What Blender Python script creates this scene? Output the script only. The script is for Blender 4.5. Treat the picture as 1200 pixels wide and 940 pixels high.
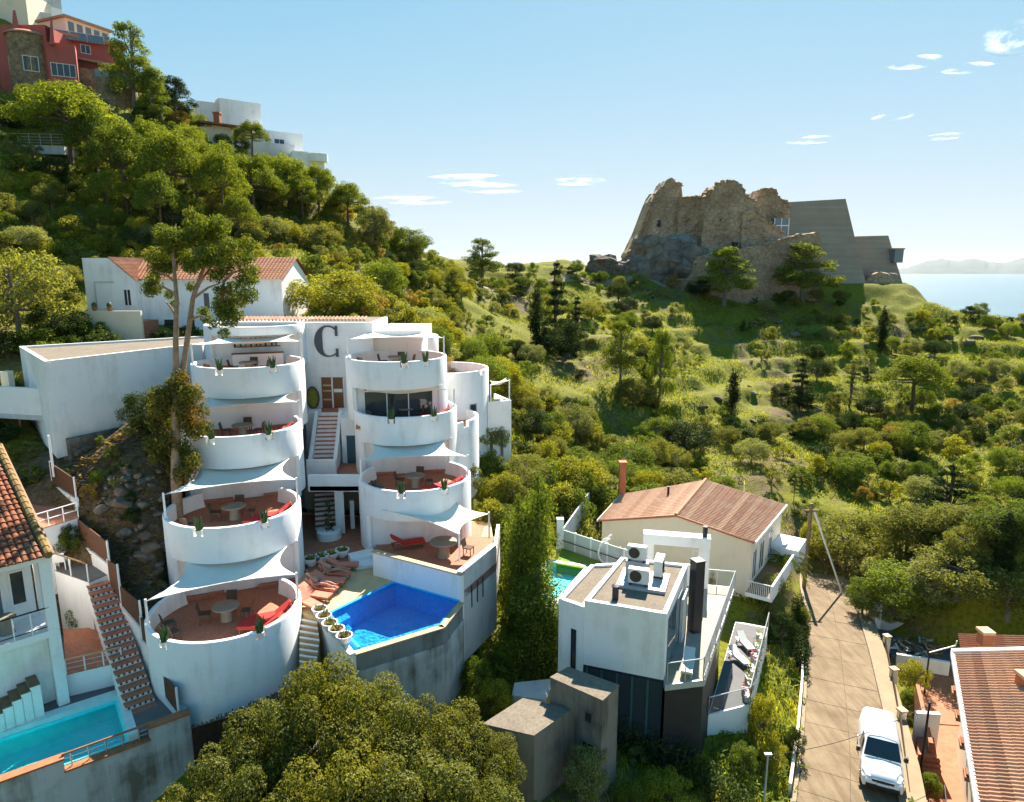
import bpy, bmesh, math, random
import numpy as np
from mathutils import Vector, Matrix
for o in list(bpy.data.objects): bpy.data.objects.remove(o)
SC = bpy.context.scene
COL = SC.collection
R = math.radians
# ------------------------------------------------------------------ camera
F_PX, CAM_Z = 790.0, 24.0
PITCH = math.atan(153.0 / F_PX)
cam_data = bpy.data.cameras.new('camera'); cam = bpy.data.objects.new('camera', cam_data); COL.objects.link(cam)
cam.location = (0, 0, CAM_Z); cam.rotation_euler = (math.pi / 2 - PITCH, 0, 0)
cam_data.sensor_fit = 'HORIZONTAL'; cam_data.sensor_width = 36; cam_data.lens = 36 * F_PX / 1200
cam_data.clip_start = 0.5; cam_data.clip_end = 80000
SC.camera = cam
# ------------------------------------------------------------------ sky and sun
SKY_KNEE = (1.85, 2.08, 2.26)
HAZE_D = 1.1e-5
SUN_AZ, SUN_EL = R(17), R(43)          # azimuth clockwise from +Y (the view direction)
world = bpy.data.worlds.new('World'); SC.world = world; world.use_nodes = True
wt = world.node_tree; wt.nodes.clear()
def wn(t, **k):
    n = wt.nodes.new(t)
    for a, b in k.items(): setattr(n, a, b)
    return n
sky = wn('ShaderNodeTexSky', sky_type='NISHITA'); sky.sun_disc = False
sky.sun_elevation = SUN_EL; sky.sun_rotation = SUN_AZ
sky.altitude = 60; sky.air_density = 1.0; sky.dust_density = 0.1; sky.ozone_density = 2.2
bg = wn('ShaderNodeBackground'); bg.inputs['Strength'].default_value = 0.15
wo = wn('ShaderNodeOutputWorld')
sun_data = bpy.data.lights.new('sun', 'SUN'); sun = bpy.data.objects.new('sun', sun_data); COL.objects.link(sun)
sun_data.energy = 4.3; sun_data.angle = R(0.53); sun_data.color = (1.0, 0.92, 0.80)
sun_dir = Vector((math.sin(SUN_AZ) * math.cos(SUN_EL), math.cos(SUN_AZ) * math.cos(SUN_EL), math.sin(SUN_EL)))
sun.rotation_euler = sun_dir.to_track_quat('Z', 'Y').to_euler(); sun.location = (0, 0, 120)
SC.view_settings.view_transform = 'Standard'; SC.view_settings.look = 'None'
SC.view_settings.exposure = 1.78; SC.view_settings.gamma = 1.0; SC.view_settings.use_curve_mapping = False
SC.render.engine = 'CYCLES'
SC.cycles.use_denoising = True
SC.cycles.max_bounces = 10; SC.cycles.diffuse_bounces = 5; SC.cycles.glossy_bounces = 3
SC.cycles.transmission_bounces = 4; SC.cycles.transparent_max_bounces = 8
SC.cycles.caustics_reflective = False; SC.cycles.caustics_refractive = False
# ------------------------------------------------------------------ pixels of the 1200 x 940 photograph to rays
CP, SP = math.cos(PITCH), math.sin(PITCH)
CAM = Vector((0, 0, CAM_Z))
def ray(px, py):
    u, v = (px - 600) / F_PX, (py - 470) / F_PX
    return Vector((u, CP - v * SP, -SP - v * CP))
def WZ(px, py, z): r = ray(px, py); return CAM + r * ((z - CAM_Z) / r.z)
def WD(px, py, d): return CAM + ray(px, py) * d
def WY(px, py, y): r = ray(px, py); return CAM + r * (y / r.y)
# the sky texture, its glare round the sun softened evenly over the whole sky
hs = wn('ShaderNodeHueSaturation'); hs.inputs['Saturation'].default_value = 1.36; wt.links.new(sky.outputs[0], hs.inputs['Color'])
sc_ = wn('ShaderNodeVectorMath', operation='DIVIDE'); sc_.inputs[1].default_value = SKY_KNEE; wt.links.new(hs.outputs[0], sc_.inputs[0])
ad_ = wn('ShaderNodeVectorMath', operation='ADD'); ad_.inputs[1].default_value = (1, 1, 1); wt.links.new(sc_.outputs[0], ad_.inputs[0])
dv_ = wn('ShaderNodeVectorMath', operation='DIVIDE'); wt.links.new(hs.outputs[0], dv_.inputs[0]); wt.links.new(ad_.outputs[0], dv_.inputs[1])
wt.links.new(dv_.outputs[0], bg.inputs['Color']); wt.links.new(bg.outputs[0], wo.inputs['Surface'])

# ------------------------------------------------------------------ materials
MATS = {}
class NT:
    def __init__(s, name):
        s.m = bpy.data.materials.new(name); s.m.use_nodes = True; s.t = s.m.node_tree
        s.b = s.t.nodes['Principled BSDF']; s.out = s.t.nodes['Material Output']; MATS[name] = s.m
    def n(s, t, **k):
        x = s.t.nodes.new(t)
        for a, b in k.items(): setattr(x, a, b)
        return x
    def l(s, a, b): s.t.links.new(a, b)
    def pos(s):
        return s.n('ShaderNodeNewGeometry').outputs['Position']
    def noise(s, scale, detail=4, rough=0.55, vec=None, stretch=None):
        v = vec or s.pos()
        if stretch:
            mp = s.n('ShaderNodeMapping'); mp.inputs['Scale'].default_value = stretch; s.l(v, mp.inputs[0]); v = mp.outputs[0]
        x = s.n('ShaderNodeTexNoise'); x.inputs['Scale'].default_value = scale; x.inputs['Detail'].default_value = detail; x.inputs['Roughness'].default_value = rough
        s.l(v, x.inputs['Vector']); return x.outputs['Fac']
    def ramp(s, fac, stops):
        x = s.n('ShaderNodeValToRGB'); s.l(fac, x.inputs[0]); e = x.color_ramp.elements
        while len(e) < len(stops): e.new(0.5)
        for i, (p, c) in enumerate(stops): e[i].position = p; e[i].color = (*c, 1) if len(c) == 3 else c
        return x.outputs[0]
    def mix(s, fac, a, b, mode='MIX'):
        x = s.n('ShaderNodeMix', data_type='RGBA', blend_type=mode)
        for i, v in ((0, fac), (6, a), (7, b)):
            if isinstance(v, (int, float)): x.inputs[i].default_value = v
            elif isinstance(v, tuple): x.inputs[i].default_value = (*v, 1)
            else: s.l(v, x.inputs[i])
        return x.outputs[2]
    def math(s, op, a, b=0.0):
        x = s.n('ShaderNodeMath', operation=op)
        for i, v in enumerate((a, b)):
            if isinstance(v, (int, float)): x.inputs[i].default_value = v
            else: s.l(v, x.inputs[i])
        return x.outputs[0]
    def bump(s, h, strength=0.3, dist=0.05):
        x = s.n('ShaderNodeBump'); x.inputs['Strength'].default_value = strength; x.inputs['Distance'].default_value = dist
        s.l(h, x.inputs['Height']); s.l(x.outputs[0], s.b.inputs['Normal'])
    def set(s, col=None, rough=None, metal=None, spec=None):
        if col is not None:
            if isinstance(col, tuple): s.b.inputs['Base Color'].default_value = (*col, 1)
            else: s.l(col, s.b.inputs['Base Color'])
        if rough is not None: s.b.inputs['Roughness'].default_value = rough
        if metal is not None: s.b.inputs['Metallic'].default_value = metal
        if spec is not None: s.b.inputs['Specular IOR Level'].default_value = spec
        return s.m
def plain(name, col, rough=0.7, var=0.12, scale=3.0, bump=0.15, metal=0.0, spec=0.3, fine=None):
    t = NT(name); f = t.noise(scale, 5, 0.6)
    c = t.ramp(f, [(0.25, tuple(x * (1 - var) for x in col)), (0.75, tuple(min(1, x * (1 + var)) for x in col))])
    if fine:
        g = t.noise(fine, 2, 0.5); c = t.mix(0.5, c, t.ramp(g, [(0.3, tuple(x * 0.6 for x in col)), (0.7, tuple(min(1, x * 1.35) for x in col))]))
    t.set(c, rough, metal, spec)
    if bump: t.bump(t.noise(scale * 6, 3, 0.6), bump, 0.02)
    return t.m
def streaked(name, col, stain, rough=0.8, amount=0.5, zs=0.12, sc=1.6, spec=0.25):
    """plaster or concrete with runs of dirt down it"""
    t = NT(name); a = t.noise(sc, 6, 0.65, stretch=(1, 1, zs)); b = t.noise(0.6, 4, 0.6); g = t.noise(14, 3, 0.6)
    m = t.math('MULTIPLY', t.math('MULTIPLY', a, b), 1.0)
    k = t.ramp(m, [(0.30 - 0.10 * amount, (0, 0, 0)), (0.46 - 0.08 * amount, (1, 1, 1))])
    k = t.math('MULTIPLY', k, amount)
    c = t.mix(k, col, stain); c = t.mix(0.10, c, t.ramp(g, [(0.3, (0.3, 0.3, 0.3)), (0.7, (1, 1, 1))]), 'MULTIPLY')
    t.set(c, rough, 0, spec); t.bump(t.noise(25, 3, 0.6), 0.12, 0.02); return t.m
streaked('plaster', (0.87, 0.865, 0.85), (0.58, 0.54, 0.48), 0.75, 0.5)
streaked('plaster_cream', (0.80, 0.69, 0.52), (0.52, 0.46, 0.36), 0.8, 0.3)
streaked('plaster_grey', (0.55, 0.57, 0.57), (0.30, 0.30, 0.28), 0.85, 0.6)
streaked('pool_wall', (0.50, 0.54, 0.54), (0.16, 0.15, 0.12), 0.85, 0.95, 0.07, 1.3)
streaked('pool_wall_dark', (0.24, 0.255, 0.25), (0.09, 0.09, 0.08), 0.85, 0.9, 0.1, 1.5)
streaked('concrete_old', (0.23, 0.205, 0.17), (0.07, 0.06, 0.05), 0.9, 0.9, 0.1, 1.2)
streaked('red_plaster', (0.44, 0.115, 0.09), (0.30, 0.08, 0.06), 0.8, 0.5)
plain('terracotta', (0.42, 0.165, 0.095), 0.8, 0.25, 2.0, 0.1, fine=9)
plain('deck_sand', (0.56, 0.40, 0.21), 0.8, 0.15, 2.5, 0.1)
plain('coping', (0.52, 0.36, 0.20), 0.7, 0.2, 3, 0.1)
plain('gravel_roof', (0.19, 0.155, 0.115), 0.95, 0.3, 1.2, 0.6, fine=9)
plain('deck_grey', (0.13, 0.125, 0.125), 0.8, 0.15, 1.5, 0.1)
plain('deck_pale', (0.36, 0.31, 0.25), 0.8, 0.12, 1.5, 0.1)
plain('wood', (0.20, 0.12, 0.065), 0.75, 0.3, 4, 0.2)
plain('wood_pole', (0.20, 0.145, 0.10), 0.85, 0.3, 4, 0.2)
plain('fence_wood', (0.115, 0.052, 0.030), 0.8, 0.3, 3, 0.2, fine=18)
plain('reed', (0.055, 0.036, 0.022), 0.9, 0.4, 6, 0.3)
plain('black_panel', (0.022, 0.025, 0.03), 0.5, 0.2, 2, 0.05)
plain('dark_metal', (0.03, 0.03, 0.032), 0.45, 0.2, 2, 0, 0.6)
plain('steel', (0.55, 0.56, 0.57), 0.35, 0.1, 2, 0, 0.9)
plain('white_paint', (0.80, 0.80, 0.79), 0.45, 0.04, 2, 0.03)
plain('grey_metal', (0.42, 0.43, 0.44), 0.5, 0.1, 2, 0.05, 0.2)
plain('ac_white', (0.66, 0.65, 0.61), 0.5, 0.08, 2, 0.03)
plain('sail_cloth', (0.74, 0.71, 0.63), 0.85, 0.05, 2, 0.05)
plain('red_cloth', (0.50, 0.035, 0.030), 0.85, 0.15, 3, 0.1)
plain('rose_cloth', (0.62, 0.20, 0.13), 0.85, 0.15, 3, 0.1)
plain('white_cloth', (0.75, 0.73, 0.68), 0.85, 0.08, 3, 0.1)
plain('rattan', (0.10, 0.07, 0.05), 0.8, 0.2, 3, 0.2)
plain('table_stone', (0.25, 0.23, 0.18), 0.7, 0.15, 3, 0.1)
plain('skin', (0.48, 0.26, 0.17), 0.6, 0.08, 3, 0)
plain('hair', (0.03, 0.02, 0.015), 0.6, 0.2, 3, 0)
plain('blue_cloth', (0.03, 0.06, 0.22), 0.8, 0.1, 3, 0)
plain('rubber', (0.02, 0.02, 0.02), 0.8, 0.2, 3, 0)
plain('letter', (0.055, 0.07, 0.085), 0.5, 0.1, 3, 0)
plain('teal_door', (0.045, 0.10, 0.125), 0.5, 0.1, 3, 0)
plain('green_cactus', (0.045, 0.10, 0.03), 0.6, 0.3, 4, 0)
plain('yellow_plant', (0.24, 0.22, 0.03), 0.6, 0.3, 4, 0)
plain('orange_tile', (0.36, 0.14, 0.065), 0.75, 0.25, 3, 0.1)
plain('garden_soil', (0.11, 0.06, 0.04), 0.95, 0.3, 2, 0.4)
plain('lawn', (0.17, 0.25, 0.03), 0.95, 0.3, 1.2, 0.5, fine=20)
plain('path', (0.27, 0.21, 0.13), 0.9, 0.15, 0.6, 0.2)
def roof_tile(name, base, dark, lichen):
    t = NT(name); a = t.noise(0.9, 5, 0.7); b = t.noise(7.0, 3, 0.6); oi = t.n('ShaderNodeObjectInfo')
    isl = t.n('ShaderNodeNewGeometry').outputs['Random Per Island']
    c = t.mix(t.ramp(isl, [(0.0, (0, 0, 0)), (1.0, (1, 1, 1))]), base, dark)
    c = t.mix(t.math('MULTIPLY', t.ramp(a, [(0.48, (0, 0, 0)), (0.68, (1, 1, 1))]), 0.6), c, lichen)
    c = t.mix(0.35, c, t.ramp(b, [(0.3, (0.35, 0.33, 0.3)), (0.7, (1.0, 1.0, 1.0))]), 'MULTIPLY')
    t.set(c, 0.85, 0, 0.2); t.bump(b, 0.2, 0.02); return t.m
roof_tile('tile_orange', (0.36, 0.135, 0.062), (0.23, 0.08, 0.045), (0.33, 0.23, 0.14))
roof_tile('tile_brown', (0.56, 0.33, 0.21), (0.38, 0.19, 0.115), (0.50, 0.38, 0.27))
roof_tile('tile_dull', (0.62, 0.36, 0.215), (0.42, 0.215, 0.125), (0.34, 0.25, 0.175))
roof_tile('tile_lichen', (0.26, 0.17, 0.06), (0.18, 0.11, 0.045), (0.32, 0.23, 0.06))
def rocky(name, c0, c1, sc=0.8, bump=0.8, vor=1.2):
    t = NT(name); a = t.noise(sc, 7, 0.68); v = t.n('ShaderNodeTexVoronoi'); v.feature = 'DISTANCE_TO_EDGE'; v.inputs['Scale'].default_value = vor; t.l(t.pos(), v.inputs['Vector'])
    c = t.ramp(a, [(0.3, c0), (0.7, c1)]); e = t.ramp(v.outputs['Distance'], [(0.0, (0.3, 0.3, 0.3)), (0.12, (1, 1, 1))])
    c = t.mix(0.5, c, e, 'MULTIPLY'); t.set(c, 0.95, 0, 0.2)
    t.bump(t.mix(0.5, a, v.outputs['Distance']), bump, 0.25); return t.m
rocky('rock', (0.085, 0.066, 0.048), (0.25, 0.195, 0.145), 1.1, 0.8, 0.9)
rocky('rock_grey', (0.10, 0.088, 0.075), (0.29, 0.25, 0.21), 0.5, 0.9, 0.35)
rocky('ruin_stone', (0.27, 0.175, 0.105), (0.58, 0.42, 0.27), 0.22, 1.0, 1.15)
rocky('rubble', (0.09, 0.08, 0.07), (0.28, 0.25, 0.21), 1.6, 0.8, 1.4)
rocky('villa_stone', (0.16, 0.11, 0.06), (0.38, 0.28, 0.17), 1.2, 0.7, 1.6)
def banded():
    t = NT('board_concrete'); f = t.noise(1.0, 4, 0.6, stretch=(0.06, 0.06, 1.6)); g = t.noise(0.25, 4, 0.6)
    c = t.ramp(f, [(0.3, (0.33, 0.25, 0.18)), (0.7, (0.43, 0.335, 0.245))]); c = t.mix(0.4, c, t.ramp(g, [(0.3, (0.6, 0.6, 0.6)), (0.7, (1, 1, 1))]), 'MULTIPLY')
    t.set(c, 0.9, 0, 0.2); t.bump(f, 0.6, 0.15)
banded()
def glassy(name, tint, rough=0.04, mixf=0.0):
    t = NT(name); t.set(tint, rough, 0, 0.6); return t.m
glassy('window_glass', (0.035, 0.05, 0.06), 0.05); glassy('sky_glass', (0.12, 0.17, 0.20), 0.04); glassy('warm_glass', (0.20, 0.08, 0.03), 0.08)
def clear_glass():
    t = NT('clear_glass'); tr = t.n('ShaderNodeBsdfTransparent'); tr.inputs[0].default_value = (0.80, 0.88, 0.90, 1)
    gl = t.n('ShaderNodeBsdfGlossy'); gl.inputs['Roughness'].default_value = 0.03; lw = t.n('ShaderNodeLayerWeight'); fr = t.math('ADD', t.math('MULTIPLY', t.math('POWER', lw.outputs['Facing'], 4.0), .8), .04)
    mx = t.n('ShaderNodeMixShader'); t.l(fr, mx.inputs[0]); t.l(tr.outputs[0], mx.inputs[1]); t.l(gl.outputs[0], mx.inputs[2]); t.l(mx.outputs[0], t.out.inputs['Surface'])
clear_glass()
def water(name, tint, scale, bump):
    t = NT(name); tr = t.n('ShaderNodeBsdfTransparent'); tr.inputs[0].default_value = (*tint, 1)
    gl = t.n('ShaderNodeBsdfGlossy'); gl.inputs['Roughness'].default_value = 0.02; fr = t.n('ShaderNodeFresnel'); fr.inputs['IOR'].default_value = 1.33
    bp = t.n('ShaderNodeBump'); bp.inputs['Strength'].default_value = bump; bp.inputs['Distance'].default_value = 0.05; t.l(t.noise(scale, 3, 0.6), bp.inputs['Height'])
    t.l(bp.outputs[0], gl.inputs['Normal']); t.l(bp.outputs[0], fr.inputs['Normal'])
    mx = t.n('ShaderNodeMixShader'); t.l(fr.outputs[0], mx.inputs[0]); t.l(tr.outputs[0], mx.inputs[1]); t.l(gl.outputs[0], mx.inputs[2]); t.l(mx.outputs[0], t.out.inputs['Surface'])
water('pool_water', (0.62, 0.88, 0.99), 3.0, 0.6); water('turquoise_water', (0.80, 1.0, 1.0), 2.8, 0.45)
plain('pool_tile_blue', (0.025, 0.46, 0.98), 0.4, 0.15, 4, 0, fine=8)
plain('pool_tile_turquoise', (0.08, 0.95, 0.96), 0.4, 0.1, 3, 0)
plain('pool_tile_pale', (0.60, 0.76, 0.72), 0.5, 0.1, 3, 0)
def sea_mat():
    t = NT('sea_water'); f = t.noise(0.004, 6, 0.6, stretch=(0.35, 1, 1)); c = t.ramp(f, [(0.35, (0.035, 0.10, 0.15)), (0.65, (0.06, 0.15, 0.20))])
    t.set(c, 0.22, 0, 0.5); t.bump(t.noise(0.35, 4, 0.7), 0.6, 0.4)
sea_mat()
def leaf_mat(name, dark, light, trans=0.46, dry=None):
    t = NT(name); g = t.n('ShaderNodeNewGeometry'); oi = t.n('ShaderNodeObjectInfo')
    f = t.math('ADD', t.math('MULTIPLY', g.outputs['Random Per Island'], 0.65), t.math('MULTIPLY', oi.outputs['Random'], 0.35))
    c = t.ramp(f, [(0.08, dark), (0.85, light)])
    if dry: c = t.mix(t.ramp(t.noise(0.9, 3), [(0.56, (0, 0, 0)), (0.72, (0.7, 0.7, 0.7))]), c, dry)
    d = t.n('ShaderNodeBsdfDiffuse'); tr = t.n('ShaderNodeBsdfTranslucent'); t.l(c, d.inputs[0])
    ct = t.mix(1.0, c, (1.25, 1.18, 0.45), 'MULTIPLY'); t.l(ct, tr.inputs[0])
    mx = t.n('ShaderNodeMixShader'); mx.inputs[0].default_value = trans; t.l(d.outputs[0], mx.inputs[1]); t.l(tr.outputs[0], mx.inputs[2])
    gl = t.n('ShaderNodeBsdfGlossy'); gl.inputs['Roughness'].default_value = 0.6; gl.inputs[0].default_value = (0.8, 0.85, 0.8, 1)
    m2 = t.n('ShaderNodeMixShader'); m2.inputs[0].default_value = 0.012; t.l(mx.outputs[0], m2.inputs[1]); t.l(gl.outputs[0], m2.inputs[2]); t.l(m2.outputs[0], t.out.inputs['Surface'])
leaf_mat('leaf_olive', (0.077, 0.089, 0.019), (0.300, 0.300, 0.064))
leaf_mat('leaf_green', (0.041, 0.073, 0.012), (0.229, 0.283, 0.032))
leaf_mat('leaf_yellow', (0.090, 0.111, 0.012), (0.439, 0.411, 0.037))
leaf_mat('leaf_dark', (0.011, 0.024, 0.008), (0.064, 0.091, 0.019), 0.3)
leaf_mat('leaf_pine', (0.055, 0.085, 0.012), (0.300, 0.338, 0.030))
leaf_mat('leaf_grey', (0.096, 0.111, 0.044), (0.348, 0.365, 0.133))
leaf_mat('leaf_dry', (0.124, 0.089, 0.025), (0.439, 0.310, 0.069))
leaf_mat('leaf_euc', (0.035, 0.065, 0.012), (0.238, 0.274, 0.035), 0.4, dry=(0.30, 0.17, 0.045))
leaf_mat('leaf_near', (0.042, 0.055, 0.011), (0.21, 0.215, 0.034), 0.40)
leaf_mat('leaf_near_b', (0.05, 0.062, 0.010), (0.27, 0.255, 0.03), 0.42)
leaf_mat('leaf_gum', (0.032, 0.045, 0.011), (0.189, 0.179, 0.031), 0.4, dry=(0.42, 0.19, 0.05))
leaf_mat('leaf_red', (0.25, 0.015, 0.02), (0.45, 0.05, 0.05))
leaf_mat('grass_blade', (0.124, 0.156, 0.012), (0.512, 0.493, 0.035), 0.5)
plain('bark', (0.12, 0.085, 0.06), 0.9, 0.35, 5, 0.6); plain('bark_pale', (0.30, 0.20, 0.13), 0.85, 0.4, 3, 0.5); plain('bark_grey', (0.17, 0.15, 0.13), 0.9, 0.3, 4, 0.6)
def ground_mat():
    t = NT('hillside'); a = t.noise(0.055, 6, 0.62); b = t.noise(0.35, 5, 0.65); c = t.noise(3.5, 4, 0.7)
    grass = t.ramp(c, [(0.25, (0.05, 0.062, 0.006)), (0.5, (0.15, 0.155, 0.012)), (0.8, (0.27, 0.235, 0.024))])
    dirt = t.ramp(c, [(0.25, (0.055, 0.042, 0.022)), (0.75, (0.21, 0.15, 0.085))])
    k = t.ramp(t.math('ADD', t.math('MULTIPLY', a, 0.6), t.math('MULTIPLY', b, 0.4)), [(0.50, (0, 0, 0)), (0.60, (1, 1, 1))])
    # bare rocky earth on the bank beside the left tower
    vd = t.n('ShaderNodeVectorMath', operation='DISTANCE'); t.l(t.pos(), vd.inputs[0]); vd.inputs[1].default_value = (-19.5, 36.5, 10.0)
    earth = t.ramp(c, [(0.25, (0.050, 0.036, 0.024)), (0.55, (0.13, 0.088, 0.052)), (0.8, (0.24, 0.17, 0.11))])
    sc2 = t.math('DIVIDE', t.math('ADD', vd.outputs['Value'], t.math('MULTIPLY', b, 6.0)), 30.0); bk = t.ramp(sc2, [(0.40, (1, 1, 1)), (0.50, (0, 0, 0))])
    t.set(t.mix(bk, t.mix(k, grass, dirt), earth), 0.95, 0, 0.15); t.bump(t.mix(0.5, b, c), 0.9, 0.3)
ground_mat()
def road_mat():
    t = NT('road_concrete'); a = t.noise(0.7, 6, 0.65); b = t.noise(9, 4, 0.7); s_ = t.noise(1.0, 5, 0.7, stretch=(2.5, 0.25, 1))
    c = t.ramp(a, [(0.3, (0.175, 0.125, 0.073)), (0.7, (0.27, 0.20, 0.122))]); c = t.mix(0.35, c, t.ramp(b, [(0.3, (0.6, 0.6, 0.6)), (0.7, (1, 1, 1))]), 'MULTIPLY')
    c = t.mix(0.45, c, t.ramp(s_, [(0.40, (0.45, 0.42, 0.38)), (0.56, (1, 1, 1))]), 'MULTIPLY')
    t.set(c, 0.9, 0, 0.25); t.bump(b, 0.3, 0.02)
road_mat()
plain('kerb_concrete', (0.27, 0.21, 0.14), 0.9, 0.2, 1.5, 0.2, fine=10)
plain('joint', (0.07, 0.055, 0.04), 0.95, 0.2, 2, 0)
def carpaint():
    t = NT('van_paint'); t.set((0.78, 0.79, 0.80), 0.25, 0, 0.5); t.b.inputs['Coat Weight'].default_value = 0.6; t.b.inputs['Coat Roughness'].default_value = 0.05
carpaint()
glassy('head_lamp', (0.55, 0.58, 0.6), 0.1); glassy('plate_yellow', (0.7, 0.62, 0.2), 0.4)
plain('far_hill', (0.075, 0.095, 0.085), 0.95, 0.3, 0.002, 0)

# ------------------------------------------------------------------ mesh helpers
def tag(o, label=None, cat=None, group=None, kind=None):
    if label: o['label'] = label
    if cat: o['category'] = cat
    if group: o['group'] = group
    if kind: o['kind'] = kind
    return o
def empty(name, loc, label=None, cat=None, group=None, rz=0.0):
    o = bpy.data.objects.new(name, None); COL.objects.link(o); o.location = loc; o.rotation_euler = (0, 0, rz); o.empty_display_size = 0.2
    return tag(o, label, cat, group)
def base_of(o):
    v = Vector((0, 0, 0))
    while o is not None: v += o.location; o = o.parent
    return v
class MB:
    def __init__(s): s.v = []; s.f = []
    def add(s, vs, fs):
        n = len(s.v); s.v += [tuple(x) for x in vs]; s.f += [tuple(i + n for i in f) for f in fs]; return s
    def hexa(s, q):      # 8 points: bottom 4 ccw, top 4 ccw
        return s.add(q, [(3, 2, 1, 0), (4, 5, 6, 7), (0, 1, 5, 4), (1, 2, 6, 5), (2, 3, 7, 6), (3, 0, 4, 7)])
    def box(s, x0, y0, z0, x1, y1, z1):
        return s.hexa([(x0, y0, z0), (x1, y0, z0), (x1, y1, z0), (x0, y1, z0), (x0, y0, z1), (x1, y0, z1), (x1, y1, z1), (x0, y1, z1)])
    def obox(s, c, sx, sy, sz, rz=0.0):   # centre of the base
        ca, sa = math.cos(rz), math.sin(rz); q = []
        for z in (c[2], c[2] + sz):
            for (a, b) in ((-1, -1), (1, -1), (1, 1), (-1, 1)):
                x, y = a * sx / 2, b * sy / 2; q.append((c[0] + x * ca - y * sa, c[1] + x * sa + y * ca, z))
        return s.hexa(q)
    def prism(s, poly, z0, z1):           # z0 / z1 numbers or lists
        n = len(poly); a = z0 if isinstance(z0, (list, tuple)) else [z0] * n; b = z1 if isinstance(z1, (list, tuple)) else [z1] * n
        ar = sum(poly[i][0] * poly[(i + 1) % n][1] - poly[(i + 1) % n][0] * poly[i][1] for i in range(n))
        if ar < 0: poly = list(poly)[::-1]; a = list(a)[::-1]; b = list(b)[::-1]
        vs = [(p[0], p[1], a[i]) for i, p in enumerate(poly)] + [(p[0], p[1], b[i]) for i, p in enumerate(poly)]
        return s.add(vs, [tuple(range(n))[::-1], tuple(range(n, 2 * n))] + [(i, (i + 1) % n, (i + 1) % n + n, i + n) for i in range(n)])
    def wall(s, a, b, s0, s1, z0, z1, o0, o1):   # box in wall coordinates: along a>b, outwards to the right of a>b
        A = Vector((a[0], a[1])); B = Vector((b[0], b[1])); t = (B - A).normalized(); n = Vector((t.y, -t.x)); q = []
        for z in (z0, z1):
            for (u, o) in ((s0, o1), (s1, o1), (s1, o0), (s0, o0)):
                p = A + t * u + n * o; q.append((p.x, p.y, z))
        return s.hexa(q)
    def tube(s, pts, r, n=8, cap=True):
        pts = [Vector(p) for p in pts]; rs = r if isinstance(r, (list, tuple)) else [r] * len(pts); base = len(s.v)
        for i, p in enumerate(pts):
            d = (pts[min(i + 1, len(pts) - 1)] - pts[max(i - 1, 0)]).normalized()
            a = d.orthogonal().normalized() if abs(d.z) < 0.98 else Vector((1, 0, 0)); a = (a - d * a.dot(d)).normalized()
            if abs(d.z) < 0.98: a = d.cross(Vector((0, 0, 1))).normalized()
            b = d.cross(a)
            for k in range(n):
                t = 2 * math.pi * k / n; s.v.append(tuple(p + (a * math.cos(t) + b * math.sin(t)) * rs[i]))
        for i in range(len(pts) - 1):
            for k in range(n):
                s.f.append((base + i * n + k, base + i * n + (k + 1) % n, base + (i + 1) * n + (k + 1) % n, base + (i + 1) * n + k))
        if cap:
            s.f.append(tuple(base + k for k in range(n))[::-1]); e = base + (len(pts) - 1) * n; s.f.append(tuple(e + k for k in range(n)))
        return s
    def lathe(s, c, prof, n=20):
        base = len(s.v); m = len(prof)
        for (r_, z) in prof:
            for k in range(n):
                t = 2 * math.pi * k / n; s.v.append((c[0] + r_ * math.cos(t), c[1] + r_ * math.sin(t), c[2] + z))
        for i in range(m - 1):
            for k in range(n): s.f.append((base + i * n + k, base + i * n + (k + 1) % n, base + (i + 1) * n + (k + 1) % n, base + (i + 1) * n + k))
        s.f.append(tuple(base + k for k in range(n))[::-1]); e = base + (m - 1) * n; s.f.append(tuple(e + k for k in range(n)))
        return s
    def ring(s, c, r, th, z0, top, a0, a1, n=48, closed=False):
        """upright curved wall with a softly rounded top; top is a number or f(angle)"""
        base = len(s.v); k = 7; cnt = n if closed else n + 1
        for i in range(cnt):
            a = a0 + (a1 - a0) * i / n; z = top(a) if callable(top) else top; z00 = z0(a) if callable(z0) else z0
            for (rr, zz) in ((r, z00), (r, z - 0.07), (r - 0.03, z - 0.015), (r - th / 2, z), (r - th + 0.03, z - 0.015), (r - th, z - 0.07), (r - th, z00)):
                s.v.append((c[0] + rr * math.cos(a), c[1] + rr * math.sin(a), zz))
        for i in range(n):
            j = (i + 1) % cnt
            for q in range(k): s.f.append((base + i * k + q, base + j * k + q, base + j * k + (q + 1) % k, base + i * k + (q + 1) % k))
        if not closed:
            s.f.append(tuple(base + q for q in range(k))); s.f.append(tuple(base + n * k + q for q in range(k))[::-1])
        return s
    def sheet(s, poly, z):          # one level face looking up
        n = len(poly); ar = sum(poly[i][0] * poly[(i + 1) % n][1] - poly[(i + 1) % n][0] * poly[i][1] for i in range(n))
        if ar < 0: poly = list(poly)[::-1]
        return s.add([(p[0], p[1], z) for p in poly], [tuple(range(n))])
    def build(s, name, mat, parent=None, smooth=False, at=None, recalc=True):
        me = bpy.data.meshes.new(name); off = base_of(parent) if parent is not None else (Vector(at) if at is not None else Vector((0, 0, 0)))
        me.from_pydata([(x - off.x, y - off.y, z - off.z) for (x, y, z) in s.v], [], s.f)
        if recalc: bm = bmesh.new(); bm.from_mesh(me); bmesh.ops.recalc_face_normals(bm, faces=bm.faces); bm.to_mesh(me); bm.free()
        if mat: me.materials.append(MATS[mat])
        if smooth:
            me.polygons.foreach_set('use_smooth', [True] * len(me.polygons))
            try: me.set_sharp_from_angle(angle=R(38))
            except Exception: pass
        o = bpy.data.objects.new(name, me); COL.objects.link(o)
        if parent is not None: o.parent = parent
        else: o.location = off
        return o
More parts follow.
